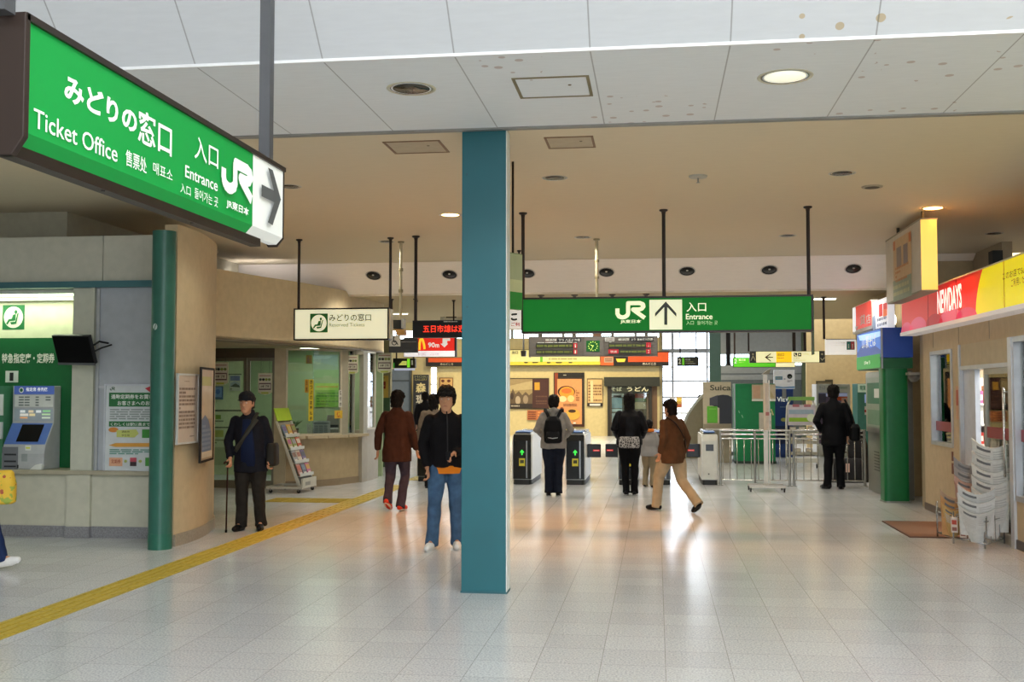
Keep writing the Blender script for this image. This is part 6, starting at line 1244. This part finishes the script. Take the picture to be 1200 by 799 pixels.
# ------------------------------------------------------------------ people
def cm(h, rough=.55, metal=0.0, **k): k.setdefault('spec', .12); return m(h, rough, metal, **k)
SKIN = cm('b98a6c', .5, var=.04)
def fuse(b, name, mat, parent, vox=.009, it=4, noise_amp=0.0, nscale=9):
    """grow one continuous skin over overlapping forms"""
    tmp = b.build('tmp', mat)
    md = tmp.modifiers.new('r', 'REMESH'); md.mode = 'VOXEL'; md.voxel_size = vox
    sm = tmp.modifiers.new('s', 'SMOOTH'); sm.iterations = it; sm.factor = .5
    dg = bpy.context.evaluated_depsgraph_get(); me = bpy.data.meshes.new_from_object(tmp.evaluated_get(dg))
    old = tmp.data; bpy.data.objects.remove(tmp); bpy.data.meshes.remove(old)
    if noise_amp:
        nn = [v.normal.copy() for v in me.vertices]
        for v, q in zip(me.vertices, nn):
            c = v.co; v.co = c+q*noise_amp*(noise.noise(Vector((c.x*nscale, c.y*nscale, c.z*nscale*.6)))+.5*noise.noise(Vector((c.x*nscale*2.3, c.y*nscale*2.3, c.z*nscale*1.2+7))))
    me.name = name; me.materials.clear(); me.materials.append(mat)
    for p in me.polygons: p.use_smooth = True
    o = bpy.data.objects.new(name, me); COL.objects.link(o); o.parent = parent; return o
def person(label, loc, rz, Ht, pose, top, bottom, shoe, hair, skin=SKIN, head=(0, 0), lean=(0, 0), name='person', girth=1.0, slim=1.0, hairstyle='short', hem=.80, collar=True, curl=.5, sole=None, hood=False):
    """joints for a 1.70 m body facing -Y; +X is the body's own left"""
    t = T(name, label, 'person', loc, rz); s = Ht/1.70; g = girth
    J = dict(hipL=(.09, 0, .90), kneeL=(.10, -.015, .49), ankL=(.10, .03, .09), toeL=(.115, -.15, .03), shL=(.168*slim, .005, 1.375), elL=(.235, .02, 1.11), wrL=(.235, -.06, .88),
             hipR=(-.09, 0, .90), kneeR=(-.10, -.015, .49), ankR=(-.10, .03, .09), toeR=(-.115, -.15, .03), shR=(-.168*slim, .005, 1.375), elR=(-.235, .02, 1.11), wrR=(-.235, -.06, .88))
    J.update(pose); lx_, ly_ = lean
    def ln(p):
        k = max(0, p[2]-.90)/.7; return Vector((p[0]+lx_*k, p[1]+ly_*k, p[2]))
    for k in J: J[k] = (ln(J[k]) if k[:2] in ('sh', 'el', 'wr') and k not in pose else Vector(J[k]) if k in pose or k[:2] not in ('sh', 'el', 'wr') else ln(J[k]))*s
    V = lambda x, y, z: ln((x, y, z))*s
    # body: head, neck, trunk, limbs, hands
    b = B(); hc = V(head[0], head[1]-.02, 1.575)
    secs = [(-.112, .026, .026, -.050), (-.098, .040, .042, -.040), (-.07, .055, .064, -.020), (-.035, .067, .082, -.006), (0, .073, .090, .0), (.04, .076, .095, .004), (.08, .068, .086, .008), (.105, .046, .060, .012), (.118, .018, .024, .012)]
    yaw_ = head[2] if len(head) > 2 else 0.0; cy_, sy_ = math.cos(yaw_), math.sin(yaw_)
    hs = 1.07*s
    def hp(x, y, z): return (hc.x+hs*(x*cy_-y*sy_), hc.y+hs*(x*sy_+y*cy_), hc.z+hs*z)
    R = []
    for z, rx, ry, oy in secs: R.append([hp(rx*math.cos(2*PI*j/20), oy+ry*math.sin(2*PI*j/20), z) for j in range(20)])
    b.rings(R)
    b.tube([hp(0, -.082, .015), hp(0, -.100, -.022)], [.010*s, .016*s], 8, rounded=True)
    b.tube([hp(-.03, -.078, .028), hp(.03, -.078, .028)], .011*s, 8, rounded=True); b.tube([hp(-.018, -.074, -.062), hp(.018, -.074, -.062)], .012*s, 8, rounded=True)
    for sx in (-1, 1): b.tube([hp(sx*.074, .012, .012), hp(sx*.078, .018, -.03)], [.016*s, .010*s], 8, rounded=True)
    b.tube([V(0, .02, 1.36), (hc.x, hc.y+.02*s, hc.z-.06*s)], [.062*s, .052*s], 14, rounded=True)
    def sec(x, y, z, rx, ry): p = V(x, y, z); return (p.x, p.y, p.z, rx*s, ry*s)
    b.loft([sec(0, 0, .82, .12, .085), sec(0, 0, .92, .15, .10), sec(0, 0, 1.05, .128, .088), sec(0, .0, 1.22, .15, .10), sec(0, .0, 1.34, .155, .088), sec(0, .01, 1.41, .10, .06)], 20)
    for q in 'LR':
        b.tube([J['hip'+q], J['knee'+q], J['ank'+q]], [.082*s, .054*s, .030*s], 12, rounded=True)
        b.tube([J['ank'+q], J['toe'+q]], [.026*s, .020*s], 10, rounded=True)
        b.tube([J['sh'+q], J['el'+q], J['wr'+q]], [.048*s, .037*s, .025*s], 10, rounded=True)
        d = (J['wr'+q]-J['el'+q]).normalized(); sd = 1 if q == 'L' else -1
        side = Vector((0, -1, 0)); side = (side-d*side.dot(d)).normalized(); pal = d.cross(side)*sd    # fingers spread along side, curl toward the body
        w0 = J['wr'+q]; b.tube([w0, w0+d*.045*s, w0+d*.088*s], [.024*s, .036*s, .033*s], 12, ry=.5, rounded=True, up=side)
        for i, (o_, L) in enumerate(((-.028, .058), (-.010, .074), (.010, .080), (.028, .072))):
            a0 = w0+d*.085*s+side*o_*s; cv = curl*(1.15-.12*i); inw = -pal
            a1 = a0+(d*math.cos(cv*.5)+inw*math.sin(cv*.5))*L*.45*s; a2 = a1+(d*math.cos(cv*1.4)+inw*math.sin(cv*1.4))*L*.33*s; a3 = a2+(d*math.cos(cv*2.2)+inw*math.sin(cv*2.2))*L*.25*s
            b.tube([a0, a1, a2, a3], [.0098*s, .0095*s, .009*s, .008*s], 8, rounded=True)
        a0 = w0+d*.03*s+side*.024*s; b.tube([a0, a0+(d*.6+side*.8-pal*.25)*.032*s, a0+(d*1.0+side*.85-pal*.5)*.055*s], [.012*s, .0105*s, .009*s], 8, rounded=True)
    fuse(b, 'body', skin, t, .0065 if Ht > 1.3 else .0055, 2)
    for sx in (-1, 1):
        e = B(); e.ell(hp(sx*.030, -.080, .008), (.011*s, .006*s, .007*s), 10, 6, cm('e6e2da', .3)).ell(hp(sx*.030, -.0855, .008), (.005*s, .003*s, .005*s), 8, 5, cm('1d1410', .2)); e.build('eye', None, t, smooth=True)
        e = B(); e.tube([hp(sx*.016, -.088, .026), hp(sx*.032, -.087, .031), hp(sx*.048, -.076, .026)], .0035*s, 6); e.build('eyebrow', cm('1a1412', .6), t, smooth=True)
    e = B(); e.tube([hp(-.022, -.084, -.062), hp(0, -.090, -.060), hp(.022, -.084, -.062)], [.003*s, .006*s, .003*s], 8, ry=.7, rounded=True); e.build('lips', cm('94584c', .45), t, smooth=True)
    # trousers
    b = B()
    b.loft([sec(0, 0, .80, .135*g, .10*g), sec(0, 0, .88, .165*g, .118*g), sec(0, 0, .98, .155*g, .105*g), sec(0, 0, 1.03, .14*g, .10*g)], 20)
    tw = bottom[1] if isinstance(bottom, tuple) else 1.0; bm = bottom[0] if isinstance(bottom, tuple) else bottom
    for q in 'LR':
        a = J['ank'+q]; kn = J['knee'+q]; dn = (a-kn).normalized()
        b.tube([J['hip'+q], J['hip'+q].lerp(kn, .5), kn, kn.lerp(a, .5), a-dn*.02*s, a+dn*.052*s], [.098*s*g, .088*s*g*tw, .070*s*tw, .066*s*tw, .064*s*tw, .068*s*tw], 14)
        b.ell(J['hip'+q], (.098*s*g, .1*s*g, .1*s), 14, 8)
    fuse(b, 'trousers', bm, t, .010, 4, .010, 10)
    # shoes
    for q in 'LR':
        a = J['ank'+q]; to = J['toe'+q]; d = (to-a); dl = d.normalized(); upv = Vector((0, 0, 1)); hl = a-Vector((dl.x, dl.y, 0)).normalized()*.055*s+Vector((0, 0, -.045*s))
        if pose.get('heel'+q): hl = Vector(pose['heel'+q])*s
        ball = hl.lerp(to, .70)
        b = B(); b.tube([hl, hl.lerp(to, .35), ball, to], [.038*s, .042*s, .047*s, .034*s], 12, rounded=True); b.tube([a+Vector((0, 0, .015*s)), a.lerp(hl.lerp(to, .3), .6), hl.lerp(to, .4)], [.046*s, .048*s, .042*s], 12, rounded=True)
        o = fuse(b, 'shoe', shoe, t, .007, 3)
        b = B(); dd = Vector((to.x-hl.x, to.y-hl.y, to.z-hl.z)); sdv = Vector((-dd.y, dd.x, 0)).normalized(); nv = dd.normalized().cross(sdv) if True else upv
        if nv.z > 0: nv = -nv
        R = []
        for off in (.020, .036):
            ring = []
            for j in range(18):
                an = 2*PI*j/18; u = (math.cos(an)+1)/2; wd = (.036+.008*math.sin(u*PI))*s
                ring.append(hl+dd*(u*1.14-.10)+sdv*wd*math.sin(an)+nv*off*s)
            R.append(ring)
        b.rings(R); b.build('sole', sole or cm('2a2a2a', .6), o)
    # jacket
    tm = top[0] if isinstance(top, tuple) else top; fl_ = top[1] if isinstance(top, tuple) else 1.0
    b = B()
    b.loft([sec(0, .0, hem, .178*g*fl_, .135*g*fl_), sec(0, 0, (hem+1.0)/2, .176*g*fl_, .132*g*fl_), sec(0, 0, 1.05, .168*g, .125*g), sec(0, .005, 1.22, .182*g*slim, .132*g), sec(0, .01, 1.33, .186*slim, .115*g), sec(0, .014, 1.385, .168*slim, .095), sec(0, .018, 1.43, .105, .078), sec(0, .022, 1.465, .070, .066), sec(0, .016, 1.50 if collar else 1.48, .064, .060)], 24)
    for q in 'LR':
        w_ = J['wr'+q]; e_ = J['el'+q]; b.tube([J['sh'+q], J['sh'+q].lerp(e_, .5), e_, e_.lerp(w_, .6), w_-(w_-e_).normalized()*.005], [.066*s, .064*s, .058*s, .053*s, .046*s], 14, rounded=False); b.ell(J['sh'+q]-Vector((0, 0, .010)), (.066*s, .072*s, .064*s), 14, 8)
        b.ell(e_, (.060*s, .060*s, .060*s), 12, 8)
    if hood: b.tube([V(-.10, .03, 1.44), V(-.06, .10, 1.44), V(.06, .10, 1.44), V(.10, .03, 1.44)], .045*s, 10, rounded=True); b.tube([V(0, .09, 1.44), V(0, .12, 1.33)], [.07*s, .03*s], 10, rounded=True)
    fuse(b, 'jacket', tm, t, .010, 4, .011, 8)
    # hair
    b = B()
    b.rings([[hp(rx*math.cos(2*PI*j/20), oy+ry*math.sin(2*PI*j/20), z) for j in range(20)] for z, rx, ry, oy in ((-.075, .050, .036, .055), (-.045, .076, .050, .046), (-.01, .084, .066, .034), (.03, .089, .084, .022), (.06, .092, .104, .010), (.095, .086, .104, .006), (.124, .066, .082, .008), (.144, .026, .034, .010))])
    if hairstyle in ('bob', 'long'): 
        z1 = -.09 if hairstyle == 'bob' else -.24
        b.rings([[hp(rx*math.cos(2*PI*j/20), oy+ry*math.sin(2*PI*j/20), z) for j in range(20)] for z, rx, ry, oy in ((z1, .05 if hairstyle == 'long' else .074, .035, .07), (z1*.6, .078, .05, .06), (0, .088, .07, .04), (.06, .09, .09, .015), (.1, .07, .07, .01))])
    if hairstyle in ('short', 'bob', 'long', 'fringe'): b.tube([hp(-.070, -.050, .05), hp(-.03, -.086, .062), hp(.03, -.086, .062), hp(.070, -.050, .05)], .022*s, 10, rounded=True)
    if hairstyle == 'fringe':
        b.tube([hp(-.080, -.02, -.03), hp(-.084, -.03, .04), hp(-.05, -.085, .065), hp(.0, -.10, .05), hp(.05, -.085, .065), hp(.084, -.03, .04), hp(.080, -.02, -.03)], [.016*s, .026*s, .028*s, .024*s, .028*s, .026*s, .016*s], 10, rounded=True); b.ell(hp(0, .012, .08), (.094*s, .110*s, .072*s), 16, 10)
    if hairstyle == 'cap':
        c_ = B(); c_.rings([[hp(rx*math.cos(2*PI*j/24), oy+ry*math.sin(2*PI*j/24), z) for j in range(24)] for z, rx, ry, oy in ((.035, .086, .104, .004), (.06, .090, .108, .004), (.10, .086, .104, .002), (.130, .060, .075, .004), (.140, .02, .03, .004))])
        c_.prism([hp(-.07, -.07, 0)[:2], hp(-.05, -.135, 0)[:2], hp(0, -.158, 0)[:2], hp(.05, -.135, 0)[:2], hp(.07, -.07, 0)[:2]], 2, hc.z+.036*s, hc.z+.046*s)
        c_.build('cap', cm('1d1e22', .7), t, smooth=True, auto=40)
    fuse(b, 'hair', hair, t, .008, 2, .012, 42)
    return t, J, s, V
def world_of(t, v): return Matrix.Translation(t.location) @ Matrix.Rotation(t.rotation_euler.z, 4, 'Z') @ Vector(v)
HAIR = cm('14100e', .55, var=.2, scale=40); GHAIR = cm('2a2725', .6, var=.2, scale=40)
FP_ = lambda px, py: fl(px, py)
def strap(pts, wd, mat, parent, name='strap', th=.006):
    b = B(); R = []
    P_ = [Vector(p) for p in fine3(pts, 5)]
    return B().tube(P_, wd/2, 8, ry=.3).build(name, mat, parent, smooth=True)
def fine3(P, k):
    out = []
    for i in range(len(P)-1):
        p0, p1, p2, p3 = (Vector(P[max(i-1, 0)]), Vector(P[i]), Vector(P[i+1]), Vector(P[min(i+2, len(P)-1)]))
        for q in range(k):
            u = q/k; out.append(.5*((2*p1)+(p2-p0)*u+(2*p0-5*p1+4*p2-p3)*u*u+(-p0+3*p1-3*p2+p3)*u**3))
    return out+[Vector(P[-1])]
# 1 capped person with a cane
p = FP_(293, 621); NAVY = cm('17181f', .75, var=.2, scale=14)
t, J, s, V = person('person in dark cap and navy jacket walking with a cane by the office doors', (p.x, p.y, 0), .12, 1.68, dict(wrR=(-.215, -.16, .90), elR=(-.28, .0, 1.10), kneeL=(.115, -.06, .50), ankL=(.125, .03, .10), toeL=(.15, -.15, .04), kneeR=(-.10, -.03, .49), ankR=(-.11, .0, .09), toeR=(-.15, -.18, .035)),
                    (NAVY, 1.08), (cm('26231f', .8, var=.2, scale=14), 1.12), cm('121212', .35), GHAIR, head=(-.02, -.02, -.15), lean=(-.02, -.05), girth=1.1, hairstyle='cap', hem=.72, curl=1.0)
strap([V(.11, -.02, 1.46), V(.06, -.135, 1.33), V(-.06, -.165, 1.12), V(-.16, -.12, .98)], .05, cm('33332c', .7), t, 'bag_strap'); strap([V(-.15, -.14, 1.02), V(.02, -.178, 1.22), V(.13, -.12, 1.38)], .035, cm('3a3a34', .7), t, 'bag_strap')
B().loft([(.27*s, .02, .80*s, .05, .12), (.27*s, .02, .82*s, .065, .14), (.27*s, .02, 1.05*s, .06, .13), (.27*s, .02, 1.08*s, .045, .11)], 16, e=4).build('shoulder_bag', cm('24231f', .6), t, smooth=True, auto=40)
B().loft([V(0, -.125, .80).to_tuple()+(.10, .03), V(0, -.14, 1.1).to_tuple()+(.08, .02), V(0, -.125, 1.38).to_tuple()+(.05, .02)], 12).build('sweater', cm('16203a', .8), t, smooth=True)
w0 = world_of(t, J['wrR']+Vector((.005, -.02, -.08*s)))
c = T('walking_cane', 'slim dark walking cane held by the person in the dark cap', 'cane', (w0.x-.02, w0.y-.05, 0))
B().cyl((0, 0, .015), (.01, .0, w0.z+.02), .010, n=10).build('shaft', cm('2a1612', .4), c, smooth=True); B().tube([(.01, 0, w0.z), (.01, -.0, w0.z+.03), (.0, -.03, w0.z+.045), (0, -.08, w0.z+.03)], .013, 10, rounded=True).build('handle', cm('2f1d14', .4), c, smooth=True); B().cyl((0, 0, 0), (0, 0, .03), .014, n=10).build('rubber_tip', cm('111111', .7), c, smooth=True)
# 2 brown jacket seen from behind
p = FP_(465, 598); BRN = cm('3d251c', .8, var=.18, scale=14)
t, J, s, V = person('person in rust brown jacket and red shoes walking toward the gates by the ticket office', (p.x, p.y, 0), PI-.1, 1.70, dict(wrR=(-.27, -.06, .87), wrL=(.30, -.02, .86), elL=(.27, .04, 1.1), kneeR=(-.09, -.10, .50), ankR=(-.08, .06, .10), toeR=(-.09, -.12, .035), kneeL=(.09, .02, .50), ankL=(.08, .16, .17), toeL=(.08, .05, .045), heelL=(.08, .23, .15)), (BRN, 1.12), (cm('3c3540', .8, var=.2, scale=14), 1.0), cm('c03a24', .5), HAIR, girth=1.08, hairstyle='bob', hem=.70, sole=cm('c9c0b4', .6))
# 3 dark coat far
p = at(498, 500, 27)
person('distant person in a dark coat in front of the black vertical banner', (p.x, 27, 0), PI, 1.68, dict(kneeL=(.1, -.1, .5), ankL=(.1, -.02, .1), toeL=(.11, -.2, .05)), (cm('1d1c20', .8), 1.1), (cm('1a1a1e', .8), 1.0), cm('101010', .5), HAIR, hem=.55)
# 4 beige coat with black hair
p = at(508, 500, 18.9)
person('person in beige coat with long black hair, mostly hidden by the phone holder', (p.x, 18.9, 0), PI+.25, 1.64, dict(wrL=(.30, -.03, .88), kneeR=(-.1, -.08, .5), ankR=(-.1, .0, .1), toeR=(-.11, -.18, .04)), (cm('75685a', .8, var=.15, scale=14), 1.1), (cm('1c1a1c', .8), 1.0), cm('141414', .5), HAIR, hairstyle='long', hem=.72)
# 5 phone holder in jeans coming forward
p = FP_(523, 643); JEAN = cm('3f5a78', .8, var=.3, scale=9); BLK = cm('100f12', .8, var=.2, scale=14)
t, J, s, V = person('person in black jacket and blue jeans holding a phone, half behind the teal pillar', (p.x, p.y, 0), .28, 1.74, dict(elR=(-.245, .04, 1.11), wrR=(-.21, -.05, .86), elL=(.24, .0, 1.10), wrL=(.06, -.22, 1.02), kneeR=(-.13, -.07, .50), ankR=(-.15, -.0, .09), toeR=(-.22, -.19, .035), kneeL=(.10, -.02, .50), ankL=(.12, .06, .09), toeL=(.10, -.13, .035)), (BLK, 1.02), (JEAN, 1.08), cm('d3d3d0', .5), HAIR, head=(.0, -.03, -.25), lean=(-.01, -.03), hairstyle='fringe', hem=.86, sole=cm('c9c9c6', .6), curl=.8)
B().loft([V(0, 0, .80).to_tuple()+(.172, .126), V(0, 0, .80).to_tuple()+(.176, .130), V(0, 0, .88).to_tuple()+(.178, .132), V(0, 0, .90).to_tuple()+(.17, .12)], 24).build('orange_shirt_hem', cm('d0781e', .7), t, smooth=True, auto=50)
B().tube([V(0, -.125, .90), V(0, -.135, 1.1), V(0, -.135, 1.3), V(0, -.075, 1.46)], .006, 8).build('zipper', cm('3a3a3c', .4, .5), t, smooth=True)
B().rings([]) if False else None
w0 = world_of(t, J['wrL']+(J['wrL']-J['elL']).normalized()*.10)
c = T('mobile_phone', 'small black folding phone held at the waist by the person in jeans', 'phone', (w0.x, w0.y-.03, w0.z-.01), .3); B().box(-.025, .025, -.012, .0, -.03, .06).build('case', cm('131316', .3), c, bevel=.004); B().box(-.02, .02, -.0, .002, .0, .05).build('screen', cm('2a3038', .2), c)
# 6 grey hoodie with backpack
p = FP_(649, 580); GRYH = cm('8b8680', .85, var=.12, scale=14)
t, J, s, V = person('person in grey hooded top wearing a black backpack at the ticket gate', (p.x, p.y, 0), PI+.05, 1.63, dict(elL=(.29, .02, 1.12), wrL=(.20, -.20, 1.0), elR=(-.29, .02, 1.12), wrR=(-.20, -.20, 1.0), kneeR=(-.08, -.02, .49), ankR=(-.075, .03, .09), toeR=(-.08, -.15, .03), kneeL=(.08, .01, .49), ankL=(.085, .05, .09), toeL=(.10, -.13, .03)), (GRYH, 1.06), (cm('1b1f2b', .8, var=.2, scale=14), 1.12), cm('161412', .5), HAIR, girth=1.2, hood=True, hem=.80)
c = T('backpack', 'black backpack worn by the person in the grey hooded top', 'backpack', t.location, t.rotation_euler.z)
b = B(); b.loft([(0, .24*s, .90*s, .11, .06), (0, .25*s, .93*s, .15, .085), (0, .25*s, 1.12*s, .155, .095), (0, .235*s, 1.28*s, .125, .08), (0, .22*s, 1.36*s, .07, .05)], 20, e=3.0); fuse(b, 'pack', cm('0e0e11', .6), c, .01, 3, .006, 9)
b = B(); b.loft([(0, .335*s, .95*s, .10, .025), (0, .34*s, 1.0*s, .115, .035), (0, .335*s, 1.10*s, .10, .025)], 16, e=3).build('front_pocket', cm('151518', .6), c, smooth=True); B().tube([(-.08, .365*s, 1.0*s), (0, .378*s, .985*s), (.08, .365*s, 1.0*s)], .007, 6).build('pale_trim', cm('c9c9c9', .5), c, smooth=True)
for sx in (-1, 1): B().tube([Vector(q)*s for q in fine3([(sx*.07, .20, 1.33), (sx*.12, .14, 1.43), (sx*.15, .02, 1.475), (sx*.15, -.11, 1.40), (sx*.17, -.15, 1.2), (sx*.175, -.08, 1.0)], 5)], .026, 8, ry=.35).build('shoulder_strap', cm('0f0f12', .6), c, smooth=True)
# 7 black padded jacket
p = FP_(738, 580)
t, J, s, V = person('person in black padded jacket with a patterned waist pouch at the gate flaps', (p.x, p.y, 0), PI, 1.66, dict(elL=(.26, .05, 1.12), wrL=(.20, -.14, .96), elR=(-.26, .05, 1.12), wrR=(-.20, -.14, .96), kneeR=(-.085, -.02, .49), ankR=(-.08, .05, .09), toeR=(-.085, -.14, .03), kneeL=(.075, .0, .49), ankL=(.06, .03, .09), toeL=(.07, -.15, .03)), (cm('111013', .45, var=.25, scale=12), 1.05), (cm('0f0f11', .8), .95), cm('17161a', .5), HAIR, girth=1.18, hairstyle='long', hem=.84, sole=cm('c9c9c4', .6))
b = B(); b.loft([(-.0, .17*s, .80*s, .15, .05), (0, .19*s, .83*s, .17, .07), (0, .19*s, .95*s, .17, .07), (0, .17*s, .99*s, .15, .05)], 18, e=3); 
def patt():
    M, n, bb = nodes_of('patterned_pouch_cloth', .7); g_ = N(n, 'ShaderNodeTexCoord'); v = N(n, 'ShaderNodeTexVoronoi'); v.inputs['Scale'].default_value = 26; v.feature = 'DISTANCE_TO_EDGE'; n.links.new(g_.outputs['Object'], v.inputs['Vector']); k = mathn(n, 'LESS_THAN', v.outputs[0], .10); n.links.new(mixc(n, k, lin('3a3838'), lin('b3b0ac')), bb.inputs['Base Color']); return M
c = T('waist_pouch', 'grey patterned pouch bag worn on the back of the black padded jacket', 'bag', t.location, t.rotation_euler.z); b.build('pouch', patt(), c, smooth=True, auto=50); B().tube([(-.17, .17*s, .93*s), (-.20, .0, .99*s), (-.17, -.14, 1.03*s)], .015, 8, ry=.4).tube([(.17, .17*s, .93*s), (.20, .0, .99*s), (.17, -.14, 1.03*s)], .015, 8, ry=.4).build('belt', cm('2a2a2c', .7), c, smooth=True)
# 8 child
p = FP_(761, 571)
person('child in grey top with orange collar and beige trousers at the gates', (p.x, p.y, 0), PI-.2, 1.18, dict(elL=(.24, .0, 1.1), wrL=(.2, -.1, .92), kneeL=(.09, -.05, .5), ankL=(.10, .04, .1), toeL=(.10, -.15, .04)), (cm('8d8a88', .85), 1.15), (cm('8c7d64', .85), 1.15), cm('1d1c1e', .5), cm('120f10', .5), girth=1.15, hairstyle='bob', hem=.80, hood=False, sole=cm('b9b9b4', .6))
ch = [o for o in bpy.data.objects if o.name.startswith('person') and 'child' in o.get('label', '')][0]; k_ = 1.18/1.7
B().lathe([(.085, 0), (.10, .02), (.092, .05), (.06, .06)], (0, .015, 1.42*k_), n=20).build('orange_collar', cm('c8702c', .7), ch, smooth=True)
# 9 walker in suede jacket
p = FP_(789, 599); SUE = cm('553a26', .85, var=.15, scale=14); BEI = cm('a39378', .85, var=.1, scale=10)
t, J, s, V = person('person in brown suede jacket and beige trousers striding in front of the gates', (p.x, p.y, 0), PI+.75, 1.57, dict(kneeL=(.12, -.20, .52), ankL=(.10, -.26, .10), toeL=(.12, -.45, .035), kneeR=(-.09, .10, .47), ankR=(-.09, .43, .17), toeR=(-.09, .34, .035), heelR=(-.09, .47, .14), elR=(-.27, .05, 1.12), wrR=(-.23, -.02, .87), elL=(.26, .06, 1.12), wrL=(.22, -.05, .9)), (SUE, 1.08), (BEI, 1.18), cm('131214', .4), cm('17100e', .5, var=.2, scale=40), girth=1.12, hairstyle='bob', hem=.74, lean=(0, -.04))
strap([V(.13, .0, 1.46), V(.06, .15, 1.36), V(-.08, .17, 1.15), V(-.19, .10, .98)], .035, cm('231710', .6), t, 'bag_strap')
# 10 suit
p = FP_(978, 573); SUIT = cm('0d0d10', .75, var=.15, scale=14)
t, J, s, V = person('person in black suit looking at the machines beyond the railing', (p.x, p.y, 0), PI-.15, 1.80, dict(elL=(.27, .10, 1.12), wrL=(.20, -.08, .95), elR=(-.25, .04, 1.11), wrR=(-.22, -.05, .88), kneeL=(.09, 0, .49), ankL=(.11, .03, .09), toeL=(.20, -.14, .03), kneeR=(-.09, 0, .49), ankR=(-.10, .02, .09), toeR=(-.12, -.17, .03)), (SUIT, 1.08), (SUIT, 1.05), cm('0d0d0e', .3), HAIR, girth=1.05, hem=.72)
c = T('shoulder_bag', 'black shoulder bag hanging at the side of the person in the suit', 'bag', t.location, t.rotation_euler.z)
b = B(); b.loft([(-.33*s, .05, .80*s, .07, .16), (-.33*s, .05, .83*s, .09, .19), (-.33*s, .05, 1.02*s, .09, .19), (-.33*s, .05, 1.08*s, .06, .14)], 20, e=3.4); fuse(b, 'bag_body', cm('0c0c0d', .6), c, .01, 3, .008, 9); B().tube([Vector(q)*s for q in fine3([(-.33, -.06, 1.06), (-.26, -.08, 1.3), (-.18, .0, 1.475), (-.26, .10, 1.3), (-.33, .14, 1.06)], 5)], .018, 8, ry=.4).build('strap', cm('0c0c0d', .6), c, smooth=True)
# 11 person entering at the picture's edge, with yellow bag
p = FP_(10, 669)
t, J, s, V = person('person in blue jeans and white shoes stepping into view by the ticket machine', (p.x-.46, p.y-.02, 0), PI/2, 1.66, dict(kneeL=(.09, -.22, .50), ankL=(.09, -.34, .12), toeL=(.09, -.52, .10), heelL=(.09, -.30, .05), kneeR=(-.09, .08, .48), ankR=(-.09, .34, .14), toeR=(-.09, .2, .035), elR=(-.25, -.02, 1.11), wrR=(-.24, -.32, .98), elL=(.25, .1, 1.12), wrL=(.24, .1, .86)), (cm('3a3340', .8), 1.05), (cm('1d2a4c', .8, var=.2, scale=9), 1.1), cm('d8d8d6', .5), HAIR, hem=.78, sole=cm('c9c9c6', .6), curl=1.1)
bx = world_of(t, J['wrR']+Vector((0, -.08, -.03))); 
bg_ = T('handbag', 'yellow floral handbag with dark grey strap carried past the ticket machine', 'bag', (bx.x+.13, bx.y-.05, at(15, 590, bx.y).z), .25)
def flor():
    M, n, bb = nodes_of('yellow_floral_cloth', .7); g_ = N(n, 'ShaderNodeTexCoord'); v = N(n, 'ShaderNodeTexVoronoi'); v.inputs['Scale'].default_value = 16; n.links.new(g_.outputs['Object'], v.inputs['Vector']); k = mathn(n, 'LESS_THAN', v.outputs['Distance'], .24); z = N(n, 'ShaderNodeTexNoise'); z.inputs['Scale'].default_value = 12; n.links.new(g_.outputs['Object'], z.inputs['Vector']); k2 = mathn(n, 'GREATER_THAN', z.outputs[0], .6)
    c1 = mixc(n, k2, lin('c9a52c'), lin('8a9a3a')); n.links.new(mixc(n, k, c1, lin('9a4a30')), bb.inputs['Base Color']); return M
b = B(); b.loft([(0, 0, .0, .15, .07), (0, 0, .02, .17, .085), (0, 0, .20, .165, .08), (0, 0, .29, .14, .05), (0, 0, .31, .12, .03)], 22, e=3.2); fuse(b, 'bag_body', flor(), bg_, .009, 3, .006, 9)
hz = bx.z-bg_.location.z
for sy in (-.085, .085): B().tube([(-.07, sy, .02), (-.07, sy, .25), (-.13, sy*.5, hz), (-.10, sy*.5, hz), (.03, sy, .25), (.03, sy, .02)], .016, 8, ry=.4).build('handle', cm('33352f', .6), bg_, smooth=True)
# 12 tiny head over the stair parapet
p = at(821.5, 466, 30.5)
person('distant person in brown on the stairs behind the curved parapet', (p.x, 30.5, p.z-1.6), 1.2, 1.66, {}, cm('4a3028', .8), cm('2a2a30', .8), cm('151515', .5), HAIR)
struct(B().box(p.x-1.0, p.x+3.0, 29.6, 31.4, 0, p.z-1.6), 'floor_stair_landing', cm('8f8b80', .6))
